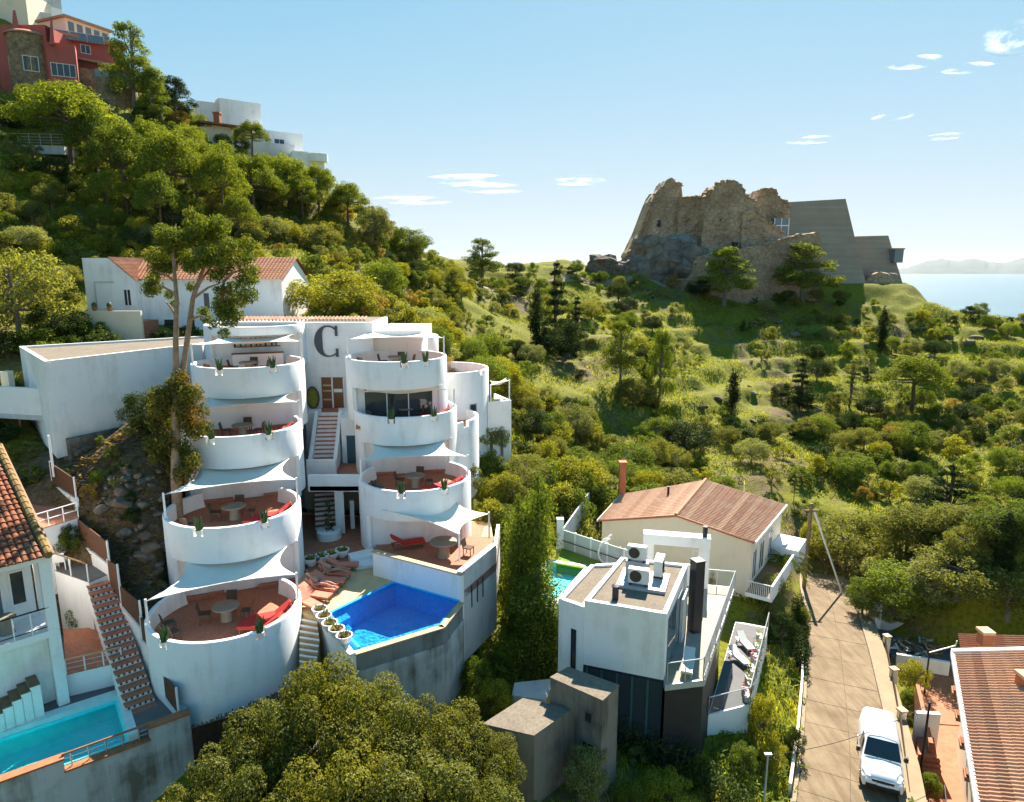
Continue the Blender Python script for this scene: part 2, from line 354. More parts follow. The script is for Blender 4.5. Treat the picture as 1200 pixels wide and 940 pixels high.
def copy_tree(o, parent=None):
    c = o.copy(); COL.objects.link(c); c.parent = parent
    for ch in o.children: copy_tree(ch, c)
    return c
def np_mesh(name, v, q, mat):
    me = bpy.data.meshes.new(name); nv, nq = len(v), len(q); k = q.shape[1]
    me.vertices.add(nv); me.vertices.foreach_set('co', np.asarray(v, np.float32).ravel())
    me.loops.add(nq * k); me.loops.foreach_set('vertex_index', np.asarray(q, np.int32).ravel())
    me.polygons.add(nq); me.polygons.foreach_set('loop_start', np.arange(0, nq * k, k, dtype=np.int32))
    try: me.polygons.foreach_set('loop_total', np.full(nq, k, np.int32))
    except Exception: pass
    me.update(calc_edges=True); me.validate()
    me.materials.append(MATS[mat]); return me
def xy(v): return (v[0], v[1])
def lerp(a, b, t): return tuple(a[i] + (b[i] - a[i]) * t for i in range(len(a)))
def window(parent, a, b, s0, s1, z0, z1, mull=1, frame='white_paint', glass='window_glass', fw=0.07, proud=0.05, sill=False, bars=0):
    """a framed window on the wall a>b; the pane sits behind the frame"""
    m = MB()
    m.wall(a, b, s0, s1, z0, z0 + fw, 0.0, proud); m.wall(a, b, s0, s1, z1 - fw, z1, 0.0, proud)
    m.wall(a, b, s0, s0 + fw, z0 + fw, z1 - fw, 0.0, proud); m.wall(a, b, s1 - fw, s1, z0 + fw, z1 - fw, 0.0, proud)
    for i in range(1, mull):
        x = s0 + (s1 - s0) * i / mull; m.wall(a, b, x - fw * .4, x + fw * .4, z0 + fw, z1 - fw, 0.0, proud - 0.008)
    for i in range(1, bars + 1):
        z = z0 + (z1 - z0) * i / (bars + 1); m.wall(a, b, s0 + fw, s1 - fw, z - 0.02, z + 0.02, 0.0, proud - 0.014)
    if sill: m.wall(a, b, s0 - 0.08, s1 + 0.08, z0 - 0.06, z0 - 0.002, 0.0, proud + 0.06)
    w = m.build('window', frame, parent)
    g = MB().wall(a, b, s0 + fw * .5, s1 - fw * .5, z0 + fw * .5, z1 - fw * .5, 0.003, 0.016)
    g.build('pane', glass, w)
    return w
# ------------------------------------------------------------------ terrain: thin plate through known points
CTRL = []
def cz(px, py, z): p = WZ(px, py, z); CTRL.append((p.x, p.y, z))
def cd(px, py, d): p = WD(px, py, d); CTRL.append((p.x, p.y, p.z))
for a in [(600, 940, 1.8), (300, 940, 1.5), (60, 940, 1.2), (800, 940, 1.3), (930, 940, 0.2), (1000, 940, 0.0), (1070, 940, -0.4), (1195, 940, -1.0),
          (400, 880, 2.4), (520, 850, 2.8), (250, 880, 3.4), (640, 800, 3.0), (560, 780, 3.2), (590, 700, 4.6), (700, 870, 2.2), (860, 880, 1.4),
          (900, 800, 1.0), (930, 740, 0.2), (960, 690, -1.4), (960, 760, -0.9), (1000, 830, -0.5), (1060, 800, -1.6), (1100, 760, -2.0), (1180, 800, -2.6),
          (1030, 720, -2.0), (1000, 660, -1.9), (880, 690, 1.6), (840, 720, 2.2), (700, 690, 5.4), (660, 670, 5.7), (720, 640, 5.2), (800, 650, 3.4),
          (620, 620, 6.0), (590, 560, 8.4), (260, 850, 4.0), (470, 830, 3.2)]: cz(*a)
for a in [(150, 575, 36.6), (140, 560, 37.6), (150, 620, 35.6), (170, 690, 34.0), (186, 770, 31.2), (100, 560, 38.5), (60, 540, 40), (30, 540, 41)]: cd(*a)
for a in [(0, 480, 44), (0, 400, 50), (90, 400, 53), (60, 340, 60), (0, 320, 60), (200, 395, 56), (330, 385, 58), (400, 372, 60), (450, 380, 62), (520, 420, 60),
          (100, 300, 66), (200, 285, 72), (320, 300, 74), (50, 240, 72), (150, 230, 80), (0, 190, 74), (60, 185, 82), (120, 150, 88), (0, 110, 86), (80, 110, 90),
          (220, 200, 92), (300, 250, 88), (380, 245, 97), (420, 250, 104), (150, 110, 100), (60, 60, 105), (260, 170, 108), (350, 210, 108), (470, 290, 112), (400, 320, 80),
          (450, 350, 76), (520, 340, 98), (560, 420, 76), (560, 332, 122), (600, 334, 126), (600, 360, 112), (620, 480, 69), (620, 410, 92), (700, 450, 86), (700, 380, 109),
          (700, 532, 69), (800, 480, 87), (800, 400, 111), (650, 560, 60), (780, 560, 66), (700, 334, 130), (780, 332, 134), (760, 325, 140), (860, 352, 132), (960, 356, 131), (1020, 350, 136),
          (950, 385, 123), (950, 450, 102), (950, 520, 83), (950, 600, 67), (1060, 640, 57), (1100, 700, 48), (1100, 560, 73), (1190, 640, 54), (1190, 560, 70), (1100, 480, 92),
          (1190, 450, 99), (1110, 400, 119), (1190, 402, 113), (1065, 348, 136), (1130, 370, 132), (1200, 388, 128), (880, 560, 73), (850, 610, 58), (1190, 720, 44)]: cd(*a)
for a in [(690, 320, 134), (712, 314, 138), (735, 311, 142)]: cd(*a)
CTRL += [(-120, 190, 50), (-60, 190, 22), (0, 185, 8), (40, 175, 14), (75, 170, 2), (110, 160, -14), (140, 120, -12), (150, 60, -14), (100, 20, -9), (60, 5, -5),
         (0, -10, -1), (-40, 0, 1), (-80, 20, 10), (-100, 60, 34), (-130, 110, 62), (-90, 115, 66), (-60, 135, 48), (40, 240, -40), (-60, 280, -30), (130, 230, -55), (-160, 260, 20),
         (-200, 40, 50), (-220, 160, 80), (220, 120, -45), (220, 0, -35), (0, -80, -10), (150, -80, -30), (-200, -80, 20), (0, 400, -60), (-250, 400, -50), (300, 350, -62)]
_C = np.array(CTRL, float); _X = _C[:, :2] / 50.0; _n = len(_C)
def _U(r2): return np.where(r2 > 1e-12, r2 * np.log(np.maximum(r2, 1e-12)), 0.0)
_D = ((_X[:, None] - _X[None]) ** 2).sum(-1); _A = np.zeros((_n + 3, _n + 3)); _A[:_n, :_n] = _U(_D) + np.eye(_n) * 1e-3
_A[:_n, _n] = 1; _A[:_n, _n + 1:] = _X; _A[_n, :_n] = 1; _A[_n + 1:, :_n] = _X.T
_S = np.linalg.solve(_A, np.concatenate([_C[:, 2], np.zeros(3)]))
def tps(x, y):
    P = np.stack([np.ravel(x), np.ravel(y)], 1) / 50.0; out = np.zeros(len(P))
    for i in range(0, len(P), 20000):
        q = P[i:i + 20000]; d = ((q[:, None] - _X[None]) ** 2).sum(-1); out[i:i + 20000] = _U(d) @ _S[:_n] + _S[_n] + q @ _S[_n + 1:]
    return out.reshape(np.shape(x))
def axis(lo, d0, d1, hi, fine, grow):
    a = list(np.arange(d0, d1 + 1e-6, fine)); s = fine; x = d0; l = []
    while x > lo: s *= grow; x -= s; l.append(x)
    s = fine; x = d1; h = []
    while x < hi: s *= grow; x += s; h.append(x)
    return np.array(l[::-1] + a + h)
GX = axis(-380, -78, 96, 420, 0.62, 1.12); GY = axis(-120, 16, 146, 560, 0.62, 1.12)
XX, YY = np.meshgrid(GX, GY); ZZ = tps(XX, YY)
def vnoise(x, y, s, seed):
    rs = np.random.RandomState(seed); T = rs.rand(64, 64); u, v = x / s, y / s; i = np.floor(u).astype(int); j = np.floor(v).astype(int); fu = u - i; fv = v - j
    fu = fu * fu * (3 - 2 * fu); fv = fv * fv * (3 - 2 * fv); g = lambda a, b: T[a % 64, b % 64]
    return (g(i, j) * (1 - fu) + g(i + 1, j) * fu) * (1 - fv) + (g(i, j + 1) * (1 - fu) + g(i + 1, j + 1) * fu) * fv - 0.5
_amp = np.clip((YY - 40) / 30, 0.25, 1.0)
ZZ = ZZ + _amp * (1.9 * vnoise(XX, YY, 9.0, 1) + 1.1 * vnoise(XX, YY, 3.7, 2) + 0.55 * vnoise(XX, YY, 1.6, 3) + .25 * vnoise(XX, YY, .9, 4))
# old terraces on the hill below the fort
_t = (ZZ - 1.0) / 2.2; _terr = np.floor(_t) + np.clip((_t - np.floor(_t)) * 2.2 - 0.6, 0, 1); _m = np.clip((YY - 62) / 12, 0, 1) * np.clip((XX - 2) / 12, 0, 1) * np.clip((128 - YY) / 10, 0, 1)
ZZ = ZZ * (1 - 0.82 * _m) + (_terr * 2.2 + 1.0) * 0.82 * _m
ZZ = np.maximum(ZZ, -62)
def inside(poly, X, Y):
    c = np.zeros(np.shape(X), bool); n = len(poly)
    for i in range(n):
        x0, y0 = poly[i][0], poly[i][1]; x1, y1 = poly[(i + 1) % n][0], poly[(i + 1) % n][1]
        if y0 == y1: continue
        k = ((y0 > Y) != (y1 > Y)) & (X < (x1 - x0) * (Y - y0) / (y1 - y0) + x0); c ^= k
    return c
def pdist(poly, X, Y):
    d = np.full(np.shape(X), 1e9); n = len(poly)
    for i in range(n):
        ax, ay = poly[i][0], poly[i][1]; bx, by = poly[(i + 1) % n][0], poly[(i + 1) % n][1]; L = (bx - ax) ** 2 + (by - ay) ** 2 + 1e-9
        t = np.clip(((X - ax) * (bx - ax) + (Y - ay) * (by - ay)) / L, 0, 1); d = np.minimum(d, np.hypot(X - ax - t * (bx - ax), Y - ay - t * (by - ay)))
    return d
def level(poly, z, soft=1.5, mode='set'):
    """shape the ground: a level pad ('set'), or dug away ('cut') inside the outline"""
    global ZZ
    bx = [p[0] for p in poly]; by = [p[1] for p in poly]; m = soft + 1
    ix = np.where((GX > min(bx) - m) & (GX < max(bx) + m))[0]; iy = np.where((GY > min(by) - m) & (GY < max(by) + m))[0]
    if not len(ix) or not len(iy): return
    sl = np.ix_(iy, ix); X, Y, Z = XX[sl], YY[sl], ZZ[sl]; w = np.where(inside(poly, X, Y), 1.0, np.clip(1 - pdist(poly, X, Y) / soft, 0, 1)); w = w * w * (3 - 2 * w)
    zt = z(X, Y) if callable(z) else z
    T = Z * (1 - w) + zt * w
    ZZ[sl] = np.minimum(Z, T) if mode == 'cut' else T
def H(x, y):
    i = int(np.clip(np.searchsorted(GX, x) - 1, 0, len(GX) - 2)); j = int(np.clip(np.searchsorted(GY, y) - 1, 0, len(GY) - 2))
    u = (x - GX[i]) / (GX[i + 1] - GX[i]); v = (y - GY[j]) / (GY[j + 1] - GY[j])
    return float((ZZ[j, i] * (1 - u) + ZZ[j, i + 1] * u) * (1 - v) + (ZZ[j + 1, i] * (1 - u) + ZZ[j + 1, i + 1] * u) * v)
def hit(px, py, d0=18.0, d1=220.0):
    """where the ray through a pixel meets the ground"""
    r = ray(px, py); d = d0; last = d0
    while d < d1:
        p = CAM + r * d
        if p.z < H(p.x, p.y):
            lo, hi = last, d
            for _ in range(12):
                m = (lo + hi) / 2; p = CAM + r * m
                if p.z < H(p.x, p.y): hi = m
                else: lo = m
            return CAM + r * hi
        last = d; d += 0.5
    return None
# ---- levels cut for what stands on the slope
# road: centre line from pixels on a gently falling surface
ROAD = [(WZ(1000, 1010, 0.6), 4.9), (WZ(998, 940, 0.25), 4.8), (WZ(997, 880, 0.0), 4.7), (WZ(992, 820, -0.4), 4.5), (WZ(985, 760, -0.95), 4.3), (WZ(977, 715, -1.45), 4.1), (WZ(968, 690, -1.8), 3.9), (WZ(960, 672, -2.1), 3.0)]
def road_z(X, Y):
    ys = np.array([p.y for p, w in ROAD]); zs = np.array([p.z for p, w in ROAD]); return np.interp(Y, ys, zs) - 0.12
_rp = [(p.x - w / 2 - .2, p.y) for p, w in ROAD] + [(p.x + w / 2 + .2, p.y) for p, w in ROAD[::-1]]
level(_rp, road_z, 1.6)
# ------------------------------------------------------------------ where the buildings stand
def drum_at(front, rad):
    v = Vector((front.x, front.y)).normalized(); c = Vector((front.x, front.y)) + v * rad; return c, -v
DR = 3.42
LT = []   # (centre, front direction, floor, rim)
for (p) in [WZ(268, 750, 8.4), WZ(276, 617, 11.7), WZ(285, 511, 15.0), WZ(292, 431, 18.3)]:
    c, f = drum_at(p, DR); LT.append((c, f, p.z - 0.85, p.z))
_p5 = WD(300, 383, 44.6); c, f = drum_at(_p5, DR); LT.append((c, f, _p5.z - 0.3, _p5.z))
RT = []
for (p) in [WZ(487, 576, 11.7), WZ(476, 489, 15.0), WZ(465, 424, 18.3)]:
    c, f = drum_at(p, DR); RT.append((c, f, p.z - 0.85, p.z))
_p5 = WD(470, 397, 51.5); c, f = drum_at(_p5, 3.0); RT.append((c, f, _p5.z - 0.3, _p5.z))
DECK = 7.6
pool_in = [WZ(383, 718, DECK), WZ(462, 680, DECK), WZ(539, 702, DECK), WZ(518, 728, DECK), WZ(419, 758, DECK)]
# annex
AX_A = WD(52, 423, 38.0); AX_Z = AX_A.z
AX_B = WZ(236, 402, AX_Z); AX_C = WZ(22, 402, AX_Z + 0.2)
ax_poly = [xy(AX_A), xy(AX_B), (AX_B.x - 1.0, AX_B.y + 6.5), xy(AX_C)]
# pads and cuts
hot_cut = [xy(WZ(345, 770, 6)), xy(WZ(412, 765, 6)), xy(WZ(520, 733, 6)), xy(WZ(548, 705, 6)), xy(WZ(582, 640, 7.6)), xy(WD(575, 600, 43)), xy(WD(545, 560, 46)), xy(WD(500, 520, 51)), (-12, 54), (-20, 54), (LT[4][0].x - 3.5, LT[4][0].y + 3), (LT[2][0].x - 3.3, LT[2][0].y), (LT[0][0].x - 3.2, LT[0][0].y), (LT[0][0].x - 1, LT[0][0].y - 3.2)]
level(hot_cut, 4.9, 0.5, 'cut')
for (c, f, fl, rim) in LT[2:4]: level([(c.x + 3.6 * math.cos(a), c.y + 3.6 * math.sin(a)) for a in np.arange(0, 6.28, 0.5)], fl - 3.2, 0.6, 'cut')
level([(p[0], p[1]) for p in ax_poly], 13.2, 0.6, 'cut')
DECK2 = 5.3
lh_pad = [xy(WZ(-60, 930, DECK2)), xy(WZ(0, 915, 5.6)), xy(WZ(222, 835, 5.6)), xy(WZ(172, 770, 6)), xy(WZ(120, 690, 8)), xy(WZ(-60, 690, 8))]
level(lh_pad, 3.0, 0.5, 'cut')
VZ = 9.2
villa_cut = [xy(WZ(653, 790, 5)), xy(WZ(780, 860, 3)), xy(WZ(835, 862, 2.4)), xy(WZ(893, 700, 3)), xy(WZ(830, 660, 5)), xy(WZ(705, 640, 6)), xy(WZ(648, 650, 6))]
level(villa_cut, 2.2, 0.7, 'cut')
level([xy(WZ(648, 700, 6)), xy(WZ(720, 700, 6)), xy(WZ(770, 640, 6)), xy(WZ(648, 612, 6))], 4.6, 0.8, 'cut')
level([xy(WZ(565, 849, 5.6)), xy(WZ(626, 863, 5.6)), xy(WZ(706, 840, 5.6)), xy(WZ(725, 812, 5.6)), xy(WZ(640, 800, 5.6))], 2.3, 1.5, 'set')
H2Z = 6.6
h2_poly = [WZ(701, 610, H2Z), WZ(884, 636, H2Z), WZ(921, 592, H2Z), WZ(728, 580, H2Z)]
level([xy(p) for p in h2_poly], 2.6, 1.5, 'set')
rh_cut = [xy(WZ(1036, 742, -2)), xy(WZ(1066, 960, -1)), xy(WZ(1400, 960, 0)), xy(WZ(1400, 740, 0)), xy(WZ(1120, 745, -1))]
level(rh_cut, -2.4, 0.6, 'set')
# fort pad
level([xy(WD(752, 335, 146)), xy(WD(860, 340, 140)), xy(WD(1060, 345, 140)), xy(WD(1060, 335, 158)), xy(WD(755, 330, 158))], 21.3, 6.0)
level([xy(WD(-60, 110, 86)), xy(WD(60, 110, 87)), xy(WD(150, 110, 90)), xy(WD(150, 110, 104)), xy(WD(-60, 110, 104))], WD(40, 116, 90).z, 2.5, 'cut')
# the earth itself
nx_, ny_ = len(GX), len(GY)
_v = np.stack([XX.ravel(), YY.ravel(), ZZ.ravel()], 1); _i = (np.arange(ny_ - 1)[:, None] * nx_ + np.arange(nx_ - 1)[None]).ravel()
me = np_mesh('ground', _v, np.stack([_i, _i + 1, _i + nx_ + 1, _i + nx_], 1), 'hillside')
me.polygons.foreach_set('use_smooth', [True] * len(me.polygons))
ground = bpy.data.objects.new('ground', me); COL.objects.link(ground); tag(ground, kind='structure')
# sea and the hills across the bay
SEA = -52.0
sea = MB().add([(-30000, 120, SEA), (45000, 120, SEA), (45000, 60000, SEA), (-30000, 60000, SEA)], [(0, 1, 2, 3)]).build('sea', 'sea_water'); tag(sea, kind='structure')
rs = np.random.RandomState(4)
def far_ridge(name, d, prof):
    m = MB(); pts = []
    for i in range(len(prof) - 1):
        (x0, y0), (x1, y1) = prof[i], prof[i + 1]
        for t in np.linspace(0, 1, 7)[:-1]: pts.append((x0 + (x1 - x0) * t, y0 + (y1 - y0) * t + rs.uniform(-.5, .5)))
    pts.append(prof[-1]); n = len(pts); rows = []
    for k, (dd, hf) in enumerate([(0, 0), (500, .35), (1300, .75), (2200, 1.0), (5000, 0.2)]):
        for (px, py) in pts:
            p = WD(px, py, d); top = max(p.z - SEA, 2); z = SEA - 3 + top * hf * (1 + (rs.uniform(-.15, .15) if 0 < hf < 1 else 0)); sc = (d + dd) / d
            m.v.append((p.x * sc, p.y + dd, z * (sc if hf == 1 else 1)))
    for k in range(4):
        for i in range(n - 1): m.f.append((k * n + i, k * n + i + 1, (k + 1) * n + i + 1, (k + 1) * n + i))
    return tag(m.build(name, 'far_hill', smooth=True), kind='structure')
far_ridge('far_hills', 15000, [(1010, 320), (1040, 316), (1060, 314), (1085, 306), (1100, 303.5), (1120, 306), (1140, 303), (1158, 307), (1175, 308), (1200, 302), (1240, 300), (1300, 303), (1400, 296), (1600, 300)])
# ------------------------------------------------------------------ the white hotel with round terraces
hb = LT[0][0]
hotel = empty('terraced_hotel', (hb.x + 3, hb.y + 6, 5.0), 'white terraced hotel of stacked round balconies with a big letter C', 'hotel')
def drum(c, f, z0, floor, rim, nxt=None, opening=None, notches=(), rad=DR, root=hotel, floor_mat='terracotta', door='plaster', dark=False, bottom=None, panels=3):
    """one storey of a round tower: curved wall with parapet, floor and, when opening is given, a recessed room front below"""
    fa = math.atan2(f.y, f.x); crit = []
    for nphi in notches: crit += [R(nphi) - 0.075, R(nphi) + 0.075]
    if opening: crit += [-R(opening), R(opening)]
    ang = sorted(list(np.linspace(-math.pi, math.pi, 145)) + [x + e for x in crit for e in (-4e-4, 4e-4)])
    def zt(a):
        if nxt is not None:
            p = c + Vector((math.cos(fa + a), math.sin(fa + a))) * (rad - .12)
            if (p - nxt).length < DR - 0.06: return floor - 0.06
        for nphi in notches:
            if abs(a - R(nphi)) < 0.075: return rim - 0.42
        return rim
    def zb(a):
        if opening and abs(a) < R(opening): return z0 + 2.3
        return z0 if bottom is None else bottom
    m = MB(); k = 7; th = 0.26
    for a in ang:
        z = zt(a); b = zb(a); ca, sa = math.cos(fa + a), math.sin(fa + a)
        for (rr, zz) in ((rad, b), (rad, z - .08), (rad - .035, z - .02), (rad - th / 2, z), (rad - th + .035, z - .02), (rad - th, z - .08), (rad - th, b)):
            m.v.append((c.x + rr * ca, c.y + rr * sa, zz))
    for i in range(len(ang) - 1):
        for q in range(k): m.f.append((i * k + q, (i + 1) * k + q, (i + 1) * k + (q + 1) % k, i * k + (q + 1) % k))
    d = m.build('terrace_drum', 'plaster', root, smooth=True)
    fl = MB().lathe((c.x, c.y, floor - 0.26), [(rad - .14, 0), (rad - .14, 0.26)], 48).build('terrace_floor', floor_mat, d)
    if opening:
        rt = Vector((-f.y, f.x)); hw = rad * math.sin(R(opening)) - 0.1; dist = rad * math.cos(R(opening))
        o = c + f * (dist - .16); a = o - rt * hw; b = o + rt * hw; L = 2 * hw
        mm = MB().wall(a, b, -0.05, L + 0.05, z0 - 0.2, z0 + 2.34, -0.2, 0.0); mm.wall(a, b, -0.2, 0.0, z0 - 0.2, z0 + 2.34, 0.0, .2); mm.wall(a, b, L, L + 0.2, z0 - 0.2, z0 + 2.34, 0.0, .2)
        mm.build('recess_wall', 'plaster', d)
        MB().lathe((c.x, c.y, z0 + 2.31), [(rad - .13, 0), (rad - .13, .14)], 40).build('soffit', 'plaster', d)
        MB().wall(a, b, 0, L, z0 - 0.2, z0 - 0.006, 0, 1.5).build('recess_floor', floor_mat, d)
        if dark:
            g = MB().wall(a, b, 0.5, L - 0.4, z0 + 0.02, z0 + 2.15, 0.01, 0.04).build('glass_door', 'window_glass', d)
            for s_ in (0.5, L * .36, L * .62, L - .46): MB().wall(a, b, s_, s_ + .07, z0 + .02, z0 + 2.2, .042, .09).build('door_frame', 'white_paint', d)
        else:
            for i in range(panels):
                s0 = 0.35 + (L - 0.7) * i / panels; s1 = 0.35 + (L - .7) * (i + 1) / panels - 0.05
                MB().wall(a, b, s0, s1, z0 + 0.03, z0 + 2.1, 0.01, 0.05 + 0.02 * (i % 2)).build('sliding_panel', door, d)
            MB().wall(a, b, 0.05, L * .36, z0 - 0.01, z0 + 0.2, 0.09, 0.36).build('low_bench', 'terracotta', d)
            MB().wall(a, b, L * .66, L - .05, z0 - 0.01, z0 + 0.2, 0.09, 0.36).build('low_bench', 'terracotta', d)
    return d
L1 = LT
drum(L1[0][0], L1[0][1], 3.0, L1[0][2], L1[0][3], nxt=L1[1][0], notches=(-50, 23), bottom=4.0)
for i in (1, 2, 3):
    drum(L1[i][0], L1[i][1], L1[i - 1][2], L1[i][2], L1[i][3], nxt=L1[i + 1][0], opening=58, notches=(-30, 24))
drum(L1[4][0], L1[4][1], L1[3][2], L1[4][2], L1[4][3], opening=58, floor_mat='gravel_roof', dark=False, panels=2)
drum(RT[0][0], RT[0][1], DECK, RT[0][2], RT[0][3], nxt=RT[1][0], notches=(-14, 30), opening=54, bottom=6.5, panels=3)
drum(RT[1][0], RT[1][1], RT[0][2], RT[1][2], RT[1][3], nxt=RT[2][0], opening=56, notches=(-16, 32), panels=3)
drum(RT[2][0], RT[2][1], RT[1][2], RT[2][2], RT[2][3], nxt=RT[3][0], opening=56, notches=(8, 34), dark=True)
drum(RT[3][0], RT[3][1], RT[2][2], RT[3][2], RT[3][3], rad=3.0, floor_mat='gravel_roof')
# the dark room front on the terrace of the second drum
# ---- central block with the letter
CA = WD(352, 470, 49.2); CB = WD(440, 470, 49.2); CZ = 20.35; ca, cb = xy(CA), xy(CB); CLEN = (CB - CA).to_2d().length if hasattr((CB - CA), 'to_2d') else math.hypot(CB.x - CA.x, CB.y - CA.y)
blk = MB().wall(ca, cb, 0, CLEN, 6.0, CZ, -6.0, 0.0)
blk.wall(ca, cb, -6.5, -0.002, 6.0, CZ - 0.05, -6.4, -1.2); blk.wall(ca, cb, CLEN + .002, CLEN + 3.4, 6.0, CZ - 0.6, -7.0, -0.6)
blk.build('central_block', 'plaster', hotel)
MB().wall(ca, cb, 0.25, CLEN - .25, CZ - .01, CZ + 0.02, -5.7, -0.3).build('flat_roof', 'gravel_roof', hotel)
tl = MB()
for i in range(40):
    s_ = -6.0 + i * 0.27; q = [CA.to_2d() if False else Vector((CA.x, CA.y))][0]; t_ = Vector((CB.x - CA.x, CB.y - CA.y)).normalized(); n_ = Vector((t_.y, -t_.x)); p = q + t_ * s_ - n_ * 1.6
    tl.tube([(p.x, p.y, CZ + .06), (p.x - n_.x * .9, p.y - n_.y * .9, CZ + .24)], 0.085, 6)
tl.build('tile_row', 'tile_brown', hotel)
# letter C: a solid crescent with serifs
def letter_c():
    P = WY(384.5, 400, CA.y); t_ = Vector((CB.x - CA.x, CB.y - CA.y)).normalized(); n_ = Vector((t_.y, -t_.x)); hh = 1.13; m = MB(); N = 40; outer = []; inner = []
    for i in range(N + 1):
        a = R(48) + (R(360 - 96)) * i / N
        ro = 1.0; outer.append((math.cos(a) * 0.86 * hh, math.sin(a) * hh)); th = 0.12 + 0.26 * max(0.0, -math.cos(a)) ** 1.2
        inner.append((math.cos(a) * (0.86 - th * 1.25) * hh + 0.03, math.sin(a) * (1 - 0.07 - th * .12) * hh))
    for (u, w) in zip(outer, inner):
        for (x, z) in (u, w):
            for dz in (0.02, 0.12):
                m.v.append((P.x + t_.x * x + n_.x * dz, P.y + t_.y * x + n_.y * dz, P.z + z))
    for i in range(N):
        a = i * 4; b = a + 4
        m.f += [(a + 1, b + 1, b + 3, a + 3), (a, a + 2, b + 2, b), (a, b, b + 1, a + 1), (a + 2, a + 3, b + 3, b + 2)]
    m.f += [(0, 1, 3, 2), (N * 4, N * 4 + 2, N * 4 + 3, N * 4 + 1)]
    for (x0, x1, z0, z1) in ((0.48, 0.62, 0.34, 0.98), (0.48, 0.62, -0.98, -0.46)):
        q = []
        for z in (z0, z1):
            for (x, dz) in ((x0, .122), (x1, .122), (x1, .018), (x0, .018)): q.append((P.x + t_.x * x * hh + n_.x * dz, P.y + t_.y * x * hh + n_.y * dz, P.z + z * hh))
        m.hexa(q)
    o = m.build('letter_c', 'letter', hotel); o['label'] = 'large dark serif letter C on the white wall'
letter_c()
def sx(px, d=49.2):  # metres along the central wall of a pixel column
    p = WD(px, 470, d); return (p.x - CA.x) * (CB.x - CA.x) / CLEN + (p.y - CA.y) * (CB.y - CA.y) / CLEN
FL3 = LT[2][2]; FL2 = LT[1][2]
dz0, dz1 = FL3, FL3 + 2.25
dd = MB().wall(ca, cb, sx(378), sx(404), dz0, dz1, 0.005, 0.03).build('glass_door', 'warm_glass', hotel)
for s_ in (sx(377), sx(390.5), sx(404)): MB().wall(ca, cb, s_ - .05, s_ + .05, dz0, dz1, 0.032, 0.09).build('door_frame', 'white_paint', dd)
for zz in (0.55, 1.2, 1.6): MB().wall(ca, cb, sx(379.5), sx(389.5), dz0 + zz, dz0 + zz + .12, 0.034, 0.05).build('shelf', 'coping', dd)
MB().wall(ca, cb, sx(392), sx(402), dz0 + 1.15, dz0 + 1.4, 0.034, 0.05).build('counter', 'white_paint', dd)
# landing in front of the door and the two flights
def stairs(root, top, bot, width, n, riser='plaster', tread='terracotta', name='step', tread_h=0.05, solid=1.2):
    T, B = Vector(top), Vector(bot); d = Vector((B.x - T.x, B.y - T.y)); run = d.length; d.normalize(); n_ = Vector((-d.y, d.x)); rise = (T.z - B.z) / n; g = run / n
    for i in range(n):
        z = T.z - rise * (i + 1) + 0.0; p = Vector((T.x, T.y)) + d * (g * i); q = p + d * (g + 0.03)
        pl = [(p.x + n_.x * width / 2, p.y + n_.y * width / 2), (p.x - n_.x * width / 2, p.y - n_.y * width / 2), (q.x - n_.x * width / 2, q.y - n_.y * width / 2), (q.x + n_.x * width / 2, q.y + n_.y * width / 2)]
        st = MB().prism(pl, z - solid, z - tread_h).build(name, riser, root)
        e = 0.02; q2 = q + d * e
        pl2 = [pl[0], pl[1], (q2.x - n_.x * width / 2, q2.y - n_.y * width / 2), (q2.x + n_.x * width / 2, q2.y + n_.y * width / 2)]
        MB().prism(pl2, z - tread_h + .001, z + .002).build('tread', tread, st)
s_top = WD(385, 482, 47.6); s_top.z = FL3; s_bot = WD(377, 540, 44.9); s_bot.z = FL2
ld = MB().prism([xy(WD(357, 470, 47.5)), xy(WD(425, 470, 47.5)), xy(WD(425, 470, 49.4)), xy(WD(352, 470, 49.4))], FL3 - 3.2, FL3 - .004); ld.build('door_landing', 'plaster', hotel)
MB().prism([xy(WD(376, 470, 47.52)), xy(WD(396, 470, 47.52)), xy(WD(396, 470, 49.2)), xy(WD(376, 470, 49.2))], FL3 - .1, FL3).build('landing_tiles', 'terracotta', hotel)
fl_up = MB().prism([xy(WD(372, 470, 44)), xy(WD(380, 470, 44)), xy(WD(390, 470, 47)), xy(WD(380, 470, 47))], FL2 - 0.5, FL2 - .3).build('stair_flight', 'plaster', hotel)
stairs(fl_up, s_top, s_bot, 1.35, 14)
def sloped_wall(root, a, b, th, base, name='stair_wall', mat='plaster'):
    a, b = Vector(a), Vector(b); d = Vector((b.x - a.x, b.y - a.y)).normalized(); n_ = Vector((-d.y, d.x)) * th / 2
    return MB().hexa([(a.x + n_.x, a.y + n_.y, base), (a.x - n_.x, a.y - n_.y, base), (b.x - n_.x, b.y - n_.y, base), (b.x + n_.x, b.y + n_.y, base),
                      (a.x + n_.x, a.y + n_.y, a.z), (a.x - n_.x, a.y - n_.y, a.z), (b.x - n_.x, b.y - n_.y, b.z), (b.x + n_.x, b.y + n_.y, b.z)]).build(name, mat, root)
_d = Vector((s_bot.x - s_top.x, s_bot.y - s_top.y)).normalized(); _n = Vector((-_d.y, _d.x))
for k in (-1, 1):
    a = Vector((s_top.x + _n.x * k * .82, s_top.y + _n.y * k * .82, FL3 + 0.12)); b = Vector((s_bot.x + _n.x * k * .82, s_bot.y + _n.y * k * .82, FL2 + 0.5))
    sloped_wall(hotel, a, b, 0.24, FL2 - .2)
